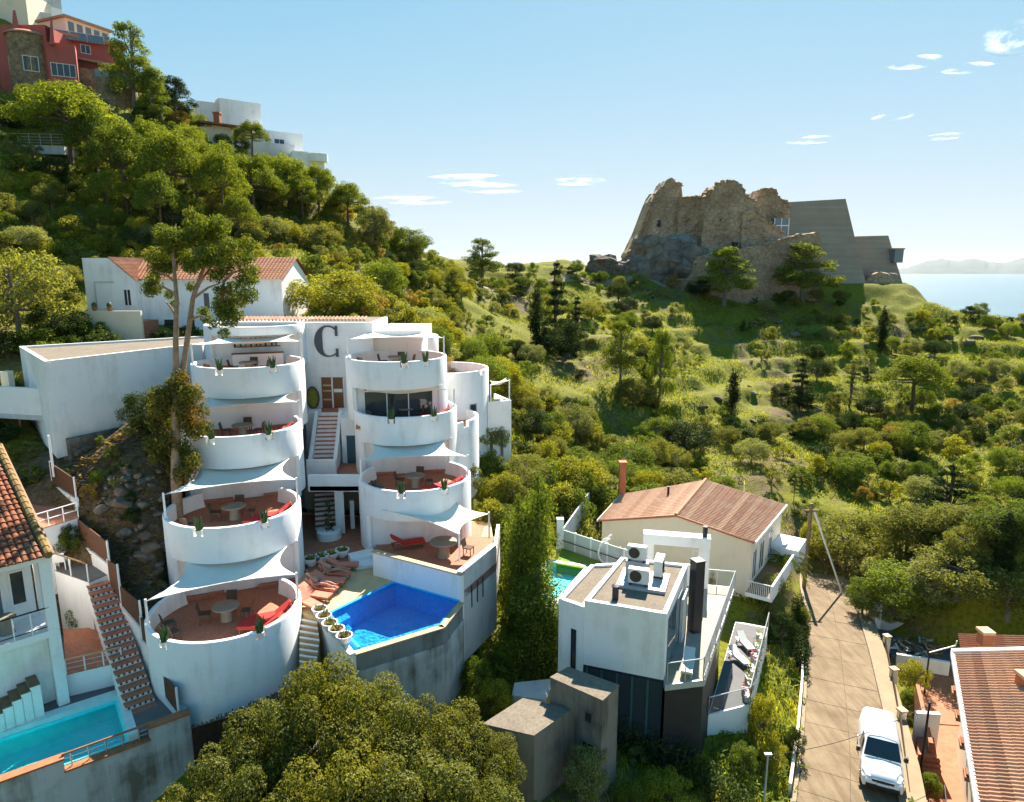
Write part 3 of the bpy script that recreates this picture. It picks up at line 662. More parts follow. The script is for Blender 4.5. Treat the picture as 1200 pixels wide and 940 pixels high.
# lower landing with parapet, and the opening below
LP = [WD(357, 470, 40.8), WD(421, 470, 40.8), WD(425, 470, 47.6), WD(354, 470, 47.6)]
for p in LP: p.z = FL2
MB().prism([xy(p) for p in LP], FL2 - 0.3, FL2 - .003).build('landing_floor', 'terracotta', hotel)
MB().wall(xy(LP[0]), xy(LP[1]), -0.1, 3.4, FL2 - .34, FL2 + .72, -.22, 0.0).build('landing_parapet', 'plaster', hotel)
pw = WD(377, 552, 44.2); MB().obox((pw.x, pw.y, FL2 - .001), 1.9, 0.24, 1.02, R(0)).build('planter_wall', 'plaster', hotel)
px_, py_ = WD(407, 530, 46.2), WD(420, 530, 46.2)
MB().prism([xy(WD(398, 470, 46.0)), xy(WD(424, 470, 46.0)), xy(WD(424, 470, 49.3)), xy(WD(398, 470, 49.3))], FL2 - .1, FL3 - .12).build('side_block', 'plaster', hotel)
a, b = xy(WD(398, 470, 46.0)), xy(WD(424, 470, 46.0))
dr = MB().wall(a, b, 0.35, 1.0, FL2 + .02, FL2 + 2.0, 0.004, 0.05).build('side_door', 'teal_door', hotel)
for (s0, s1, z0, z1) in ((.27, .35, 0, 2.08), (1.0, 1.08, 0, 2.08), (.35, 1.0, 2.0, 2.08)): MB().wall(a, b, s0, s1, FL2 + z0, FL2 + z1, .004, .08).build('door_frame', 'white_paint', dr)
a, b = xy(WD(354, 470, 46.6)), xy(WD(372, 470, 46.6))
# lower passage
bw = MB().prism([xy(WD(350, 470, 46.5)), xy(WD(424, 470, 46.5)), xy(WD(424, 470, 46.9)), xy(WD(350, 470, 46.9))], DECK - .3, FL2 - .31); bw.build('passage_wall', 'plaster_cream', hotel)
MB().prism([xy(WD(386, 470, 41.2)), xy(WD(397, 470, 41.2)), xy(WD(397, 470, 44.5)), xy(WD(386, 470, 44.5))], DECK - .1, FL2 - .302).build('passage_pier', 'plaster', hotel)
MB().prism([xy(WD(404, 470, 42.0)), xy(WD(409, 470, 42.0)), xy(WD(409, 470, 42.3)), xy(WD(404, 470, 42.3))], DECK - .1, DECK + 1.9).build('passage_pier', 'plaster', hotel)
fl_low = MB().prism([xy(WD(362, 470, 42)), xy(WD(384, 470, 42)), xy(WD(384, 470, 45)), xy(WD(362, 470, 45))], DECK - .4, DECK - .1).build('stair_flight', 'plaster', hotel)
a = WD(375, 470, 45.4); b = WD(373, 470, 41.7); stairs(fl_low, (a.x, a.y, FL2), (b.x, b.y, DECK), 1.25, 14)
# right-hand towers behind
def round_block(px, d, rad, rim, base, name='round_annex', notch=None):
    p = WD(px, 470, d); c = Vector((p.x, p.y)); f = -c.normalized()
    return c, f, drum(c, f, base, rim - .8, rim, rad=rad, bottom=base, notches=notch or ())
cE, fE, dE = round_block(524, 53.5, 3.3, 16.55, 5.0, notch=(52,))
p = WD(557, 468, 50.6)
wa = cE + Vector((math.cos(math.atan2(fE.y, fE.x) + R(36)), math.sin(math.atan2(fE.y, fE.x) + R(36)))) * 3.29
tn = Vector((-(wa - cE).y, (wa - cE).x)).normalized(); a = wa - tn * .35; b = wa + tn * .35
window(dE, a, b, 0.0, 0.7, 13.05, 14.1, frame='grey_metal', sill=True, proud=.06)
cG, fG, dG = round_block(507, 48.5, 3.3, 13.75, 5.0, notch=(44,))
FA = WD(572, 500, 53.0); FB = WD(601, 500, 53.9); fa_, fb_ = xy(FA), xy(FB)
bf = MB().wall(fa_, fb_, 0, 2.0, 4.0, 13.1, -3.2, 0.0); fbk = bf.build('corner_block', 'plaster', hotel)
pf = MB()
pf.wall(fa_, fb_, 0, 2.0, 13.101, 13.9, -.16, 0.0); pf.wall(fa_, fb_, 1.84, 2.0, 13.101, 13.9, -3.2, -.161); pf.build('parapet', 'plaster', fbk)
dr = MB().wall(fa_, fb_, .35, 1.05, 9.3, 11.2, .004, .04).build('door', 'white_paint', fbk)
for (s0, s1, z0, z1) in ((.15, .35, 9.2, 11.35), (1.05, 1.25, 9.2, 11.35), (.15, 1.25, 11.2, 11.5)): MB().wall(fa_, fb_, s0, s1, z0, z1, .004, .12).build('door_frame', 'concrete_old', dr)
# ---- pool deck, terrace and walls
dk = [WZ(408, 766, DECK), WZ(383, 718, DECK), WZ(462, 680, DECK), WZ(539, 700, DECK), WZ(541, 698, DECK), WZ(580, 645, DECK), WZ(575, 612, DECK), WZ(350, 600, DECK), WZ(346, 716, DECK), WZ(378, 726, DECK)]
MB().prism([xy(p) for p in dk], 5.2, DECK - .004).build('pool_deck', 'deck_sand', hotel)
tt = [WZ(353, 672, DECK), WZ(438, 662, DECK), WZ(438, 645, DECK), WZ(560, 640, DECK), WZ(570, 612, DECK), WZ(352, 603, DECK)]
MB().prism([xy(p) for p in tt], DECK - .1, DECK).build('deck_tiles', 'terracotta', hotel)
tw = [WZ(438, 674, DECK), WZ(541, 703, DECK), WD(582, 700, 38.0)]
for p in tw: p.z = DECK
te = xy(WD(586, 650, 41.5)); TF = 8.0
MB().prism([xy(tw[0]), xy(tw[1]), xy(tw[2]), te, xy(WD(470, 600, 41.2)), xy(WD(440, 600, 40.0))], DECK - .05, TF).build('terrace_floor', 'terracotta', hotel)
a, b = xy(tw[0]), xy(tw[1]); L = (Vector(b) - Vector(a)).length
tf = MB().wall(a, b, 0, L, 4.2, 8.92, -.22, 0.03).build('terrace_wall', 'plaster', hotel)
MB().wall(a, b, -.05, L + .05, 8.922, 9.0, -.26, .07).build('wall_coping', 'coping', tf)
a, b = xy(tw[1]), xy(tw[2]); L2 = (Vector(b) - Vector(a)).length
tf2 = MB().wall(a, b, .02, L2, 4.0, 9.05, -.24, 0.0).build('terrace_wall', 'plaster_grey', hotel)
MB().wall(a, b, 0, L2, 9.052, 9.12, -.28, .05).build('wall_coping', 'white_paint', tf2)
for i in range(3): MB().wall(a, b, 1.0 + i * .62, 1.1 + i * .62, 6.7, 7.9, .002, .02).build('slot', 'black_panel', tf2)
a2, b2 = xy(tw[2]), te; MB().wall(a2, b2, 0.0, (Vector(b2) - Vector(a2)).length, 6, 8.8, -.2, 0.0).build('terrace_wall', 'plaster', hotel)
# wedge steps beside the terrace
for i in range(2):
    q = [WZ(408 + 3 * i, 655 + 5 * i, DECK), WZ(438, 648 + 8 * i, DECK), WZ(438, 656 + 9 * i, DECK), WZ(412 + 4 * i, 662 + 6 * i, DECK)]
    MB().prism([xy(p) for p in q], DECK - .1, DECK + .34 - .17 * i).build('wedge_step', 'white_paint', hotel)
# ---- the pool itself
pool = empty('swimming_pool', pool_in[0], 'deep blue swimming pool with an angled overflow edge on the hotel deck', 'pool')
PW = [xy(p) for p in pool_in]
bs = MB(); n = len(PW)
bs.prism(PW, DECK - 1.35, DECK - 1.3)
for i in range(n):
    a, b = PW[i], PW[(i + 1) % n]; L = (Vector(b) - Vector(a)).length; top = DECK - .02 if i in (0, 1, 4) else DECK - .12
    bs.wall(b, a, -.0, L, DECK - 1.34, top - .002 * i, -.14, 0.0)
bs.build('basin', 'pool_tile_blue', pool)
wtr = MB(); cx = sum(p[0] for p in PW) / n; cy = sum(p[1] for p in PW) / n
wtr.sheet([(cx + (p[0] - cx) * .985, cy + (p[1] - cy) * .985) for p in PW], DECK - .10); wtr.build('water', 'pool_water', pool, recalc=False)
for i in range(2):
    q = [lerp(PW[0], PW[4], .10 + .16 * i), lerp(PW[0], PW[4], .24 + .16 * i)]; t_ = Vector((PW[1][0] - PW[0][0], PW[1][1] - PW[0][1])).normalized() * (1.0 - .2 * i)
    MB().prism([q[0], q[1], (q[1][0] + t_.x, q[1][1] + t_.y), (q[0][0] + t_.x, q[0][1] + t_.y)], DECK - 1.2, DECK - .28 - .25 * i).build('pool_step', 'pool_tile_blue', pool)
# overflow channel, coping and the tall outer wall
oo = [WZ(541, 704, DECK), WZ(519, 732, DECK), WZ(416, 763, DECK), WZ(408, 766, DECK)]
for i in range(3):
    a, b = xy(oo[i + 1]), xy(oo[i]); L = (Vector(b) - Vector(a)).length
    if i < 2:
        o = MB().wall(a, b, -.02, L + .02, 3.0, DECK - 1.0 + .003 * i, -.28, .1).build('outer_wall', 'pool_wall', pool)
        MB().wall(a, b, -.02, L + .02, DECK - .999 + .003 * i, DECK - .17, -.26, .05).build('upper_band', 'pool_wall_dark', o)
        MB().wall(a, b, -.05, L + .05, DECK - .168 + .003 * i, DECK - .11, -.22, .11).build('coping', 'coping', o)
    else:
        o = MB().wall(a, b, 0, L, 3.0, DECK - .02, -.4, .08).build('outer_wall', 'plaster', pool)
a, b = xy(WZ(377, 727, DECK)), xy(WZ(408, 766, DECK)); L = (Vector(b) - Vector(a)).length
sw = MB().wall(a, b, 0, L, 3.2, DECK - .012, -.3, 0.0).build('side_wall', 'plaster', pool)
# curved steps down beside the pool
cs = empty('curved_steps', WZ(362, 770, 5.6), 'pale sandstone steps curving down between round tower and blue pool', 'steps')
for i in range(9):
    z = DECK - .17 * (i + 1); c0 = lerp((361, 722), (361, 776), i / 8.0); p = WZ(c0[0], c0[1], z); q = WZ(351, c0[1] - 1 + i * .2, z); e = WZ(374 - abs(i - 3) * .8, c0[1] + 3, z)
    k = Vector((0.12, -0.40))
    st = MB().prism([xy(q), xy(e), (e.x + k.x, e.y + k.y), (q.x + k.x, q.y + k.y)], z - 1.2, z - .04).build('step', 'coping', cs)
    MB().prism([(q.x + k.x * .7, q.y + k.y * .7), (e.x + k.x * .7, e.y + k.y * .7), (e.x + k.x * 1.04, e.y + k.y * 1.04), (q.x + k.x * 1.04, q.y + k.y * 1.04)], z - .039, z).build('nosing', 'white_paint', st)

# ---- shade sails with their posts
def sail(label, back, front, posts, sag=0.32, group='cream shade sails over the hotel terraces'):
    """back: two wall points left,right; front: two post tops left,right; posts: foot z of each"""
    B0, B1 = [Vector(p) for p in back]; F0, F1 = [Vector(p) for p in front]
    root = empty('shade_sail', (F0 + F1) / 2 - Vector((0, 0, 2)), label, 'shade sail', group)
    N = 14; m = MB()
    def P(u, v):
        # edges pulled in towards the middle, cloth sagging a little
        uu = u + (0.5 - u) * 0.20 * math.sin(math.pi * v); vv = v + (0.5 - v) * 0.26 * math.sin(math.pi * u)
        a = B0.lerp(B1, uu); b = F0.lerp(F1, uu); p = a.lerp(b, vv)
        p.z -= sag * math.sin(math.pi * u) * math.sin(math.pi * v) * .7 + 0.16 * math.sin(math.pi * u) * (1 - v)
        return p
    for j in range(N + 1):
        for i in range(N + 1): m.v.append(tuple(P(i / N, j / N)))
    for j in range(N):
        for i in range(N): k = j * (N + 1) + i; m.f.append((k, k + 1, k + N + 2, k + N + 1))
    fb = m.build('fabric', 'sail_cloth', root, smooth=True); md = fb.modifiers.new('thickness', 'SOLIDIFY'); md.thickness = 0.012
    for Fp, zf in zip((F0, F1), posts):
        if zf is not None: MB().tube([(Fp.x, Fp.y, zf), (Fp.x, Fp.y, Fp.z + .1)], 0.055, 10).build('post', 'white_paint', root)
    for p, c_ in ((B0, P(.0, .0)), (B1, P(1, 0))):
        MB().tube([p + (p - (F0 + F1) / 2).normalized() * .25, p], 0.012, 6).build('tie', 'steel', root)
    return root
def on_ring(t, phi, rr, z):
    a = math.atan2(t[1].y, t[1].x) + R(phi); return Vector((t[0].x + rr * math.cos(a), t[0].y + rr * math.sin(a), z))
names = ['lowest', 'second', 'third', 'top']
for i in range(4):
    zf = LT[i][2]; n_ = LT[i + 1]
    bz = zf + (2.35 if i < 3 else 2.25)
    sail('cream shade sail over the left round tower %s terrace' % names[i], (on_ring(n_, -44, DR + .03, bz), on_ring(n_, 44, DR + .03, bz + .02)), (on_ring(LT[i], -78, DR - .13, zf + 2.05), on_ring(LT[i], 78, DR - .13, zf + 2.05)), (zf + .3, zf + .3))
for i, nm in enumerate(['lower', 'middle', 'upper']):
    zf = RT[i][2]; n_ = RT[i + 1]; rr = DR if i < 2 else 3.0
    sail('cream shade sail over the %s terrace of the right round tower' % nm, (on_ring(n_, -44, rr + .03, zf + 2.35), on_ring(n_, 44, rr + .03, zf + 2.35)), (on_ring(RT[i], -76, DR - .13, zf + 2.05), on_ring(RT[i], 76, DR - .13, zf + 2.05)), (zf + .3, zf + .3))
p0 = WD(538, 627, 36.0); p1 = WD(573, 602, 39.2)
sail('cream shade sail with two posts over the terrace beside the blue pool', (on_ring(RT[0], -30, DR + .03, TF + 2.5), on_ring(RT[0], 44, DR + .03, TF + 2.6)), (p0, p1), (8.6, 8.6), group='cream shade sails over the hotel terraces')
p0 = WD(575, 452, 53.2); p1 = WD(597, 446, 53.2)
sail('small cream shade sail over the corner block terrace', (WD(574, 446, 56), WD(593, 443, 56)), (p0, p1), (13.5, 13.5))
# ---- furniture
def make_lounger(cloth, frame='wood'):
    r = empty('sun_lounger', (0, 0, 0)); m = MB()
    for y in (-.3, .3): m.box(-.95, y - .025, .26, .95, y + .025, .32)
    m.box(-.95, -.3, .261, -.90, .3, .319); m.box(.9, -.3, .261, .95, .3, .319); m.build('frame', frame, r)
    MB().box(-.98, -.31, .322, .28, .31, .42).build('cushion', cloth, r)
    MB().hexa([(.28, -.31, .33), (.98, -.31, .80), (.98, .31, .80), (.28, .31, .33), (.24, -.31, .43), (.92, -.31, .89), (.92, .31, .89), (.24, .31, .43)]).build('backrest', cloth, r)
    for (x, y) in ((-.85, -.28), (-.85, .28), (.8, -.28), (.8, .28)): MB().box(x - .025, y - .025, 0, x + .025, y + .025, .262).build('leg', frame, r)
    return r
def make_table(rad=.62):
    r = empty('round_table', (0, 0, 0)); MB().lathe((0, 0, .66), [(rad - .04, 0), (rad, .03), (rad, .08), (rad - .03, .1)], 28).build('table_top', 'table_stone', r, True)
    MB().lathe((0, 0, 0), [(.30, 0), (.27, .1), (.25, .4), (.28, .659)], 16).build('pedestal', 'table_stone', r, True); return r
def make_chair(mat='rattan'):
    r = empty('terrace_chair', (0, 0, 0)); MB().box(-.25, -.25, .42, .25, .25, .48).build('seat', mat, r)
    MB().hexa([(-.25, .22, .481), (.25, .22, .481), (.25, .27, .481), (-.25, .27, .481), (-.25, .32, .92), (.25, .32, .92), (.25, .36, .92), (-.25, .36, .92)]).build('backrest', mat, r)
    for (x, y) in ((-.22, -.22), (.22, -.22), (-.22, .22), (.22, .22)): MB().box(x - .02, y - .02, 0, x + .02, y + .02, .421).build('leg', mat, r)
    return r
USED = {}
def put(key, maker, loc, rz, label, cat, group=None, scale=1.0):
    if key not in USED: USED[key] = maker(); o = USED[key]
    else: o = copy_tree(USED[key])
    o.location = loc; o.rotation_euler = (0, 0, rz); o.scale = (scale,) * 3
    for k_ in ('label', 'category', 'group'):
        if k_ in o: del o[k_]
    return tag(o, label, cat, group)
def cactus_maker():
    r = empty('potted_cactus', (0, 0, 0)); MB().lathe((0, 0, 0), [(.13, 0), (.17, .18), (.19, .3), (.15, .3), (.14, .24)], 14).build('pot', 'white_paint', r, True)
    rr = random.Random(5); m = MB()
    for i in range(7):
        a = i * .9; h = rr.uniform(.35, .85); x, y = .08 * math.cos(a), .08 * math.sin(a); m.tube([(x, y, .22), (x * 1.8, y * 1.8, .22 + h * .6), (x * 2.6, y * 2.6, .22 + h)], [.05, .055, .015], 6)
    m.build('plant', 'green_cactus', r); return r
def pts(t, phi, rr, z): p = on_ring(t, phi, rr, z); return p
tiers = [('the lowest terrace of the left round tower', LT[0]), ('the second terrace of the left round tower', LT[1]), ('the third terrace of the left round tower', LT[2]), ('the top terrace of the left round tower', LT[3]),
         ('the lower terrace of the right round tower', RT[0]), ('the middle terrace of the right round tower', RT[1]), ('the upper terrace of the right round tower', RT[2])]
for i, (nm, t) in enumerate(tiers):
    fa = math.atan2(t[1].y, t[1].x)
    p = t[0] + t[1] * (-.15 if i < 4 else -.1); put('table', make_table, (p.x, p.y, t[2]), 0.3 * i, 'round stone table on ' + nm, 'table', 'round tables on the hotel terraces')
    if i not in (3, 6):
        for k in range(2):
            q = on_ring(t, 62 - 22 * k, 2.15, t[2]); put('lounger_red', lambda: make_lounger('red_cloth'), q, fa + R(62 - 22 * k) + R(28), 'red cushioned lounger on ' + nm, 'lounger', 'red loungers on the hotel terraces')
    for k, ph in enumerate((-68, -92) if i in (0,) else (-64,)):
        q = on_ring(t, ph, 2.45, t[2]); put('chair', make_chair, q, fa + R(ph) + R(-70), 'dark woven chair by the parapet of ' + nm, 'chair', 'woven chairs on the hotel terraces')
    for k in range(3):
        a = R(70 + 95 * k); put('chair', make_chair, (p.x + .95 * math.cos(fa + a), p.y + .95 * math.sin(fa + a), t[2]), fa + a - R(90), 'dark woven chair at the round table on ' + nm, 'chair', 'woven chairs round the tables')
    for ph in ({0: (-50, 23), 4: (-14, 30), 5: (-16, 32), 6: (8, 34)}.get(i, (-30, 24))):
        q = on_ring(t, ph, DR - .13, t[3] - .425); put('cactus', cactus_maker, q, ph, 'potted cactus in a parapet notch of ' + nm, 'potted plant', 'cacti in the parapet notches')
# bar at the back of the top terrace
bp = LT[4][0] + LT[4][1] * 2.75; fa = math.atan2(LT[4][1].y, LT[4][1].x)
bar = empty('bar_counter', (bp.x, bp.y, LT[3][2]), 'white bar counter with shelves of bottles at the back of the top terrace', 'bar')
bar.rotation_euler = (0, 0, fa + R(90))
for nm, mat, bx in (('counter', 'white_paint', (-1.6, -.3, 0, 1.6, .2, 1.05)), ('counter_top', 'wood', (-1.65, -.36, 1.052, 1.65, .25, 1.1)), ('shelf', 'wood', (-1.5, .7, 1.4, 1.5, .9, 1.45)), ('shelf', 'wood', (-1.5, .7, 1.75, 1.5, .9, 1.8))):
    o = MB().box(*bx).build(nm, mat); o.parent = bar
rb = random.Random(3)
for k in range(18):
    x = -1.4 + (k % 9) * .33 + rb.uniform(-.05, .05); z = 1.451 if k < 9 else 1.801
    o = MB().lathe((x, .8, z), [(.06, 0), (.06, .16), (.025, .21), (.025, .27)], 8).build('bottle', ['black_panel', 'teal_door', 'orange_tile'][k % 3]); o.parent = bar
# loungers and sunbathers on the pool deck
ds = [(358, 709, 40, 'rose'), (372, 700, 42, 'rose'), (362, 690, 30, 'rose'), (384, 690, 35, 'rose'), (376, 676, 25, 'rose'), (396, 675, 20, 'rose'), (412, 668, 15, 'rose')]
def deck_lounger(k, px, py):
    p = WZ(px, py, DECK)
    put('lounger_rose', lambda: make_lounger('rose_cloth'), p, R(150 + 6 * k + (-9, 7, -4, 10, -8, 5)[k]), 'faded rose cushioned wooden lounger on the deck beside the blue pool', 'lounger', 'rose loungers on the pool deck', .88); return p
LPS = [deck_lounger(k, a, b) for k, (a, b) in enumerate([(362, 712), (370, 703), (378, 694), (386, 686), (393, 677), (402, 668)])]
def sunbather(loc, rz, label, suit, hair):
    """a person lying on the back, legs together, upper body raised on the backrest"""
    root = empty('person', loc, label, 'person'); root.rotation_euler = (0, 0, rz)
    J = {'pelvis': (0.18, 0, .50), 'chest': (.52, 0, .66), 'neck': (.74, 0, .84), 'head': (.88, 0, .95), 'crown': (.97, 0, 1.02)}
    V = [J['pelvis'], J['chest'], J['neck'], J['head'], J['crown']]; rad = [.135, .15, .055, .095, .075]; E = [(0, 1), (1, 2), (2, 3), (3, 4)]
    for s in (-1, 1):
        b = len(V); V += [(.08, s * .10, .50), (-.34, s * .12, .56), (-.76, s * .13, .47), (-.86, s * .14, .55)]; rad += [.095, .062, .042, .032]; E += [(0, b), (b, b + 1), (b + 1, b + 2), (b + 2, b + 3)]
        b = len(V); V += [(.60, s * .19, .70), (.36, s * .30, .56), (.12, s * .28, .52), (.03, s * .27, .51)]; rad += [.055, .042, .032, .026]; E += [(1, b), (b, b + 1), (b + 1, b + 2), (b + 2, b + 3)]
    me = bpy.data.meshes.new('body'); me.from_pydata(V, E, []); o = bpy.data.objects.new('body', me); COL.objects.link(o); o.parent = root
    md = o.modifiers.new('skin', 'SKIN'); md.use_smooth_shade = True
    for i, r_ in enumerate(rad): me.skin_vertices[0].data[i].radius = (r_, r_)
    me.skin_vertices[0].data[0].use_root = True; o.modifiers.new('sub', 'SUBSURF').levels = 2; o.modifiers['sub'].render_levels = 2; me.materials.append(MATS['skin'])
    h = MB().lathe((0, 0, 0), [(.02, -.07), (.09, -.05), (.115, .0), (.10, .06), (.03, .1)], 12).build('hair', hair, None, True); h.parent = root; h.location = (.93, 0, 1.0); h.rotation_euler = (0, R(40), 0)
    s_ = MB().lathe((0, 0, 0), [(.10, -.12), (.155, -.08), (.16, .06), (.12, .1)], 14).build('swimwear', suit, None, True); s_.parent = root; s_.location = (.14, 0, .505); s_.rotation_euler = (0, R(80), 0)
    return root
sunbather(LPS[2], R(150 + 12), 'person in blue swimwear lying on a rose lounger by the pool', 'blue_cloth', 'hair')
sunbather(LPS[4], R(150 + 24), 'person in dark swimwear with dark hair lying on a rose lounger', 'black_panel', 'hair')
def bowl_maker():
    r = empty('planter_bowl', (0, 0, 0)); MB().lathe((0, 0, 0), [(.2, 0), (.34, .2), (.42, .42), (.44, .5), (.38, .5), (.36, .42)], 20).build('bowl', 'white_paint', r, True)
    MB().lathe((0, 0, .40), [(.36, 0), (.36, .03)], 16).build('soil', 'garden_soil', r)
    rr = random.Random(9); m = MB()
    for i in range(16):
        a = rr.uniform(0, 6.28); l = rr.uniform(.15, .4); x, y = .2 * math.cos(a), .2 * math.sin(a); m.tube([(x * .5, y * .5, .43), (x * (1 + l), y * (1 + l), .43 + l)], [.05, .008], 5)
    m.build('plant', 'yellow_plant', r); return r
for k, (a, b) in enumerate([(365, 663), (377, 660), (388, 657), (401, 653)]): put('bowl', bowl_maker, WZ(a, b, DECK), k, 'white bowl planter in the row where the red tiles end', 'planter', 'bowl planters on the pool deck')
for k, (a, b) in enumerate([(375, 722), (380, 730), (387, 739), (395, 746), (404, 754)]): put('bowl', bowl_maker, WZ(a, b, DECK), k + 9, 'white bowl planter on the wall end beside the curved steps', 'planter', 'bowl planters by the steps', .85)
pt = empty('tall_planter', WZ(386, 630, DECK), 'low white planter with a tall dark green plant beside the lower stair', 'planter')
p = pt.location; MB().lathe((p.x, p.y, p.z - .02), [(.75, 0), (.75, .5), (.7, .52)], 24).build('planter_ring', 'plaster', pt, True)
m = MB(); rr = random.Random(2)
for i in range(60):
    a = rr.uniform(0, 6.28); z = rr.uniform(.4, 2.3); l = rr.uniform(.2, .5) * (1.2 - z / 3); x, y = math.cos(a), math.sin(a)
    m.add([(p.x, p.y, p.z + z), (p.x + x * l * .6 - y * .09, p.y + y * l * .6 + x * .09, p.z + z + .1), (p.x + x * l, p.y + y * l, p.z + z + .02), (p.x + x * l * .6 + y * .09, p.y + y * l * .6 - x * .09, p.z + z + .1)], [(0, 1, 2, 3)])
m.build('leaves', 'green_cactus', pt); MB().tube([(p.x, p.y, p.z + .4), (p.x, p.y, p.z + 2.3)], [.05, .02], 6).build('stem', 'wood', pt)
tp = WD(460, 652, 37); q = WZ(520, 652, TF); put('table', make_table, q, 0, 'round wooden table on the terrace beside the blue pool', 'table', 'round tables on the hotel terraces', 1.25)
put('chair', make_chair, WZ(549, 650, TF), 1.2, 'dark chair by the end wall of the poolside terrace', 'chair', 'woven chairs on the hotel terraces')
put('lounger_red', lambda: make_lounger('red_cloth'), WZ(478, 642, TF), R(200), 'red cushioned lounger on the terrace beside the blue pool', 'lounger', 'red loungers on the hotel terraces')
q = WD(586, 480, 54.2); put('table', make_table, (q.x, q.y, 13.1), 0, 'small table on the corner block terrace', 'table', None, .9)
# round mirror-like ornament by the central door
q = WD(367, 470, 48.9); orn = empty('oval_ornament', (q.x, q.y, FL3), 'oval rattan ornament leaning beside the central glass door', 'ornament')
m = MB(); N = 24
m.tube([(q.x + .42 * math.cos(2 * math.pi * i / N), q.y - .05, FL3 + .8 + .78 * math.sin(2 * math.pi * i / N)) for i in range(N + 1)], .07, 6, False); m.build('rim', 'rattan', orn)
MB().add([(q.x + .40 * math.cos(2 * math.pi * i / N), q.y - .03, FL3 + .8 + .76 * math.sin(2 * math.pi * i / N)) for i in range(N)], [tuple(range(N))]).build('panel', 'yellow_plant', orn)
# ------------------------------------------------------------------ white annex beside the left tower, stone wall below it
def parapet_roof(root, poly, z, th=.22, up=.18, roof='gravel_roof', wall='plaster', inner=True):
    n = len(poly); m = MB(); cx = sum(p[0] for p in poly) / n; cy = sum(p[1] for p in poly) / n
    ar = sum(poly[i][0] * poly[(i + 1) % n][1] - poly[(i + 1) % n][0] * poly[i][1] for i in range(n))
    if ar < 0: poly = poly[::-1]
    for i in range(n):
        a, b = poly[i], poly[(i + 1) % n]; L = math.hypot(b[0] - a[0], b[1] - a[1]); m.wall(a, b, 0 if i % 2 else th + .001, L if i % 2 else L - th - .001, z, z + up, -th, 0.012)
    m.build('roof_parapet', wall, root)
    MB().prism([(cx + (p[0] - cx) * .985, cy + (p[1] - cy) * .985) for p in poly], z - .02, z + .03).build('flat_roof', roof, root)
annex = empty('white_annex', (AX_A.x, AX_A.y, 13.2), 'long plain white annex wall with a gravel roof left of the round towers', 'building')
MB().prism(ax_poly, [13.3, 13.5, 13.5, 13.3], AX_Z - .2).build('wall', 'plaster', annex); parapet_roof(annex, ax_poly, AX_Z - .2)
p = WD(58, 520, 37.6); MB().tube([(p.x, p.y, 12.6), (p.x, p.y, 15.0)], .06, 8).build('drain_pipe', 'white_paint', annex)
p = WD(180, 383, 46); 
br = empty('bridge_wall', WD(10, 488, 42), 'white walkway wall bridging from the annex to the left', 'wall')
a, b = WD(-80, 480, 43.5), WD(50, 480, 41.5); L = math.hypot(b.x - a.x, b.y - a.y)
MB().wall(xy(a), xy(b), 0, L, 15.2, 16.9, -.25, 0).build('parapet', 'plaster', br); MB().wall(xy(a), xy(b), 0, L, 14.9, 15.198, -2.2, .04).build('slab', 'plaster_grey', br)
p = WD(12, 466, 44.0); MB().obox((p.x, p.y, 15.2), .5, .5, 2.4).build('gate_pier', 'plaster_cream', br)
p = WD(24, 500, 42.8); MB().tube([(p.x, p.y, H(p.x, p.y) - .3), (p.x, p.y, 14.95)], .06, 8).build('post', 'orange_tile', br)
# rubble under the annex: single stones
rk = random.Random(11)
def stone_mesh(seed, mat='rock'):
    rs_ = np.random.RandomState(seed); bm = bmesh.new()
    for i in range(26):
        d = Vector(rs_.normal(size=3)).normalized(); k = max(abs(d.x), abs(d.y), abs(d.z)); bm.verts.new(d * (0.5 / (k * .5 + .5)) * rs_.uniform(.82, 1.05))
    bmesh.ops.convex_hull(bm, input=bm.verts)
    bmesh.ops.bevel(bm, geom=list(bm.edges), offset=.035, segments=1, affect='EDGES')
    me = bpy.data.meshes.new('stone'); bm.to_mesh(me); bm.free(); me.materials.append(MATS[mat]); return me
STONES = [stone_mesh(i, m) for i, m in enumerate(['rock', 'rock', 'rubble', 'rock', 'rock', 'rubble'])]
rw = empty('rubble_wall', WD(120, 545, 38), 'dark rubble stone wall under the white annex', 'stone wall')
A2, B2 = Vector(xy(AX_A)), Vector(xy(AX_B)); t_ = (B2 - A2).normalized(); n_ = Vector((t_.y, -t_.x))
bk = MB().wall(xy(A2), xy(B2), .6, 9.6, 10.5, 14.35, -.4, .30).build('wall_core', 'rubble', rw)
off = base_of(rw)
s_ = .7; row = 0
for row in range(8):
    s_ = .6 + rk.uniform(0, .3)
    while s_ < 9.3:
        w = rk.uniform(.35, .85); z = 11.2 + row * .44 + rk.uniform(-.05, .05)
        if z < 13.6 + max(0, (s_ - 5.2)) * .16:
            o = bpy.data.objects.new('stone', STONES[rk.randrange(6)]); COL.objects.link(o); o.parent = rw; q = A2 + t_ * (s_ + w / 2) + n_ * (.30 + rk.uniform(-.03, .06))
            o.location = Vector((q.x, q.y, z)) - off; o.scale = (w * 1.05, .4, rk.uniform(.36, .5)); o.rotation_euler = (rk.uniform(-.1, .1), rk.uniform(-.12, .12), math.atan2(t_.y, t_.x))
        s_ += w * .97
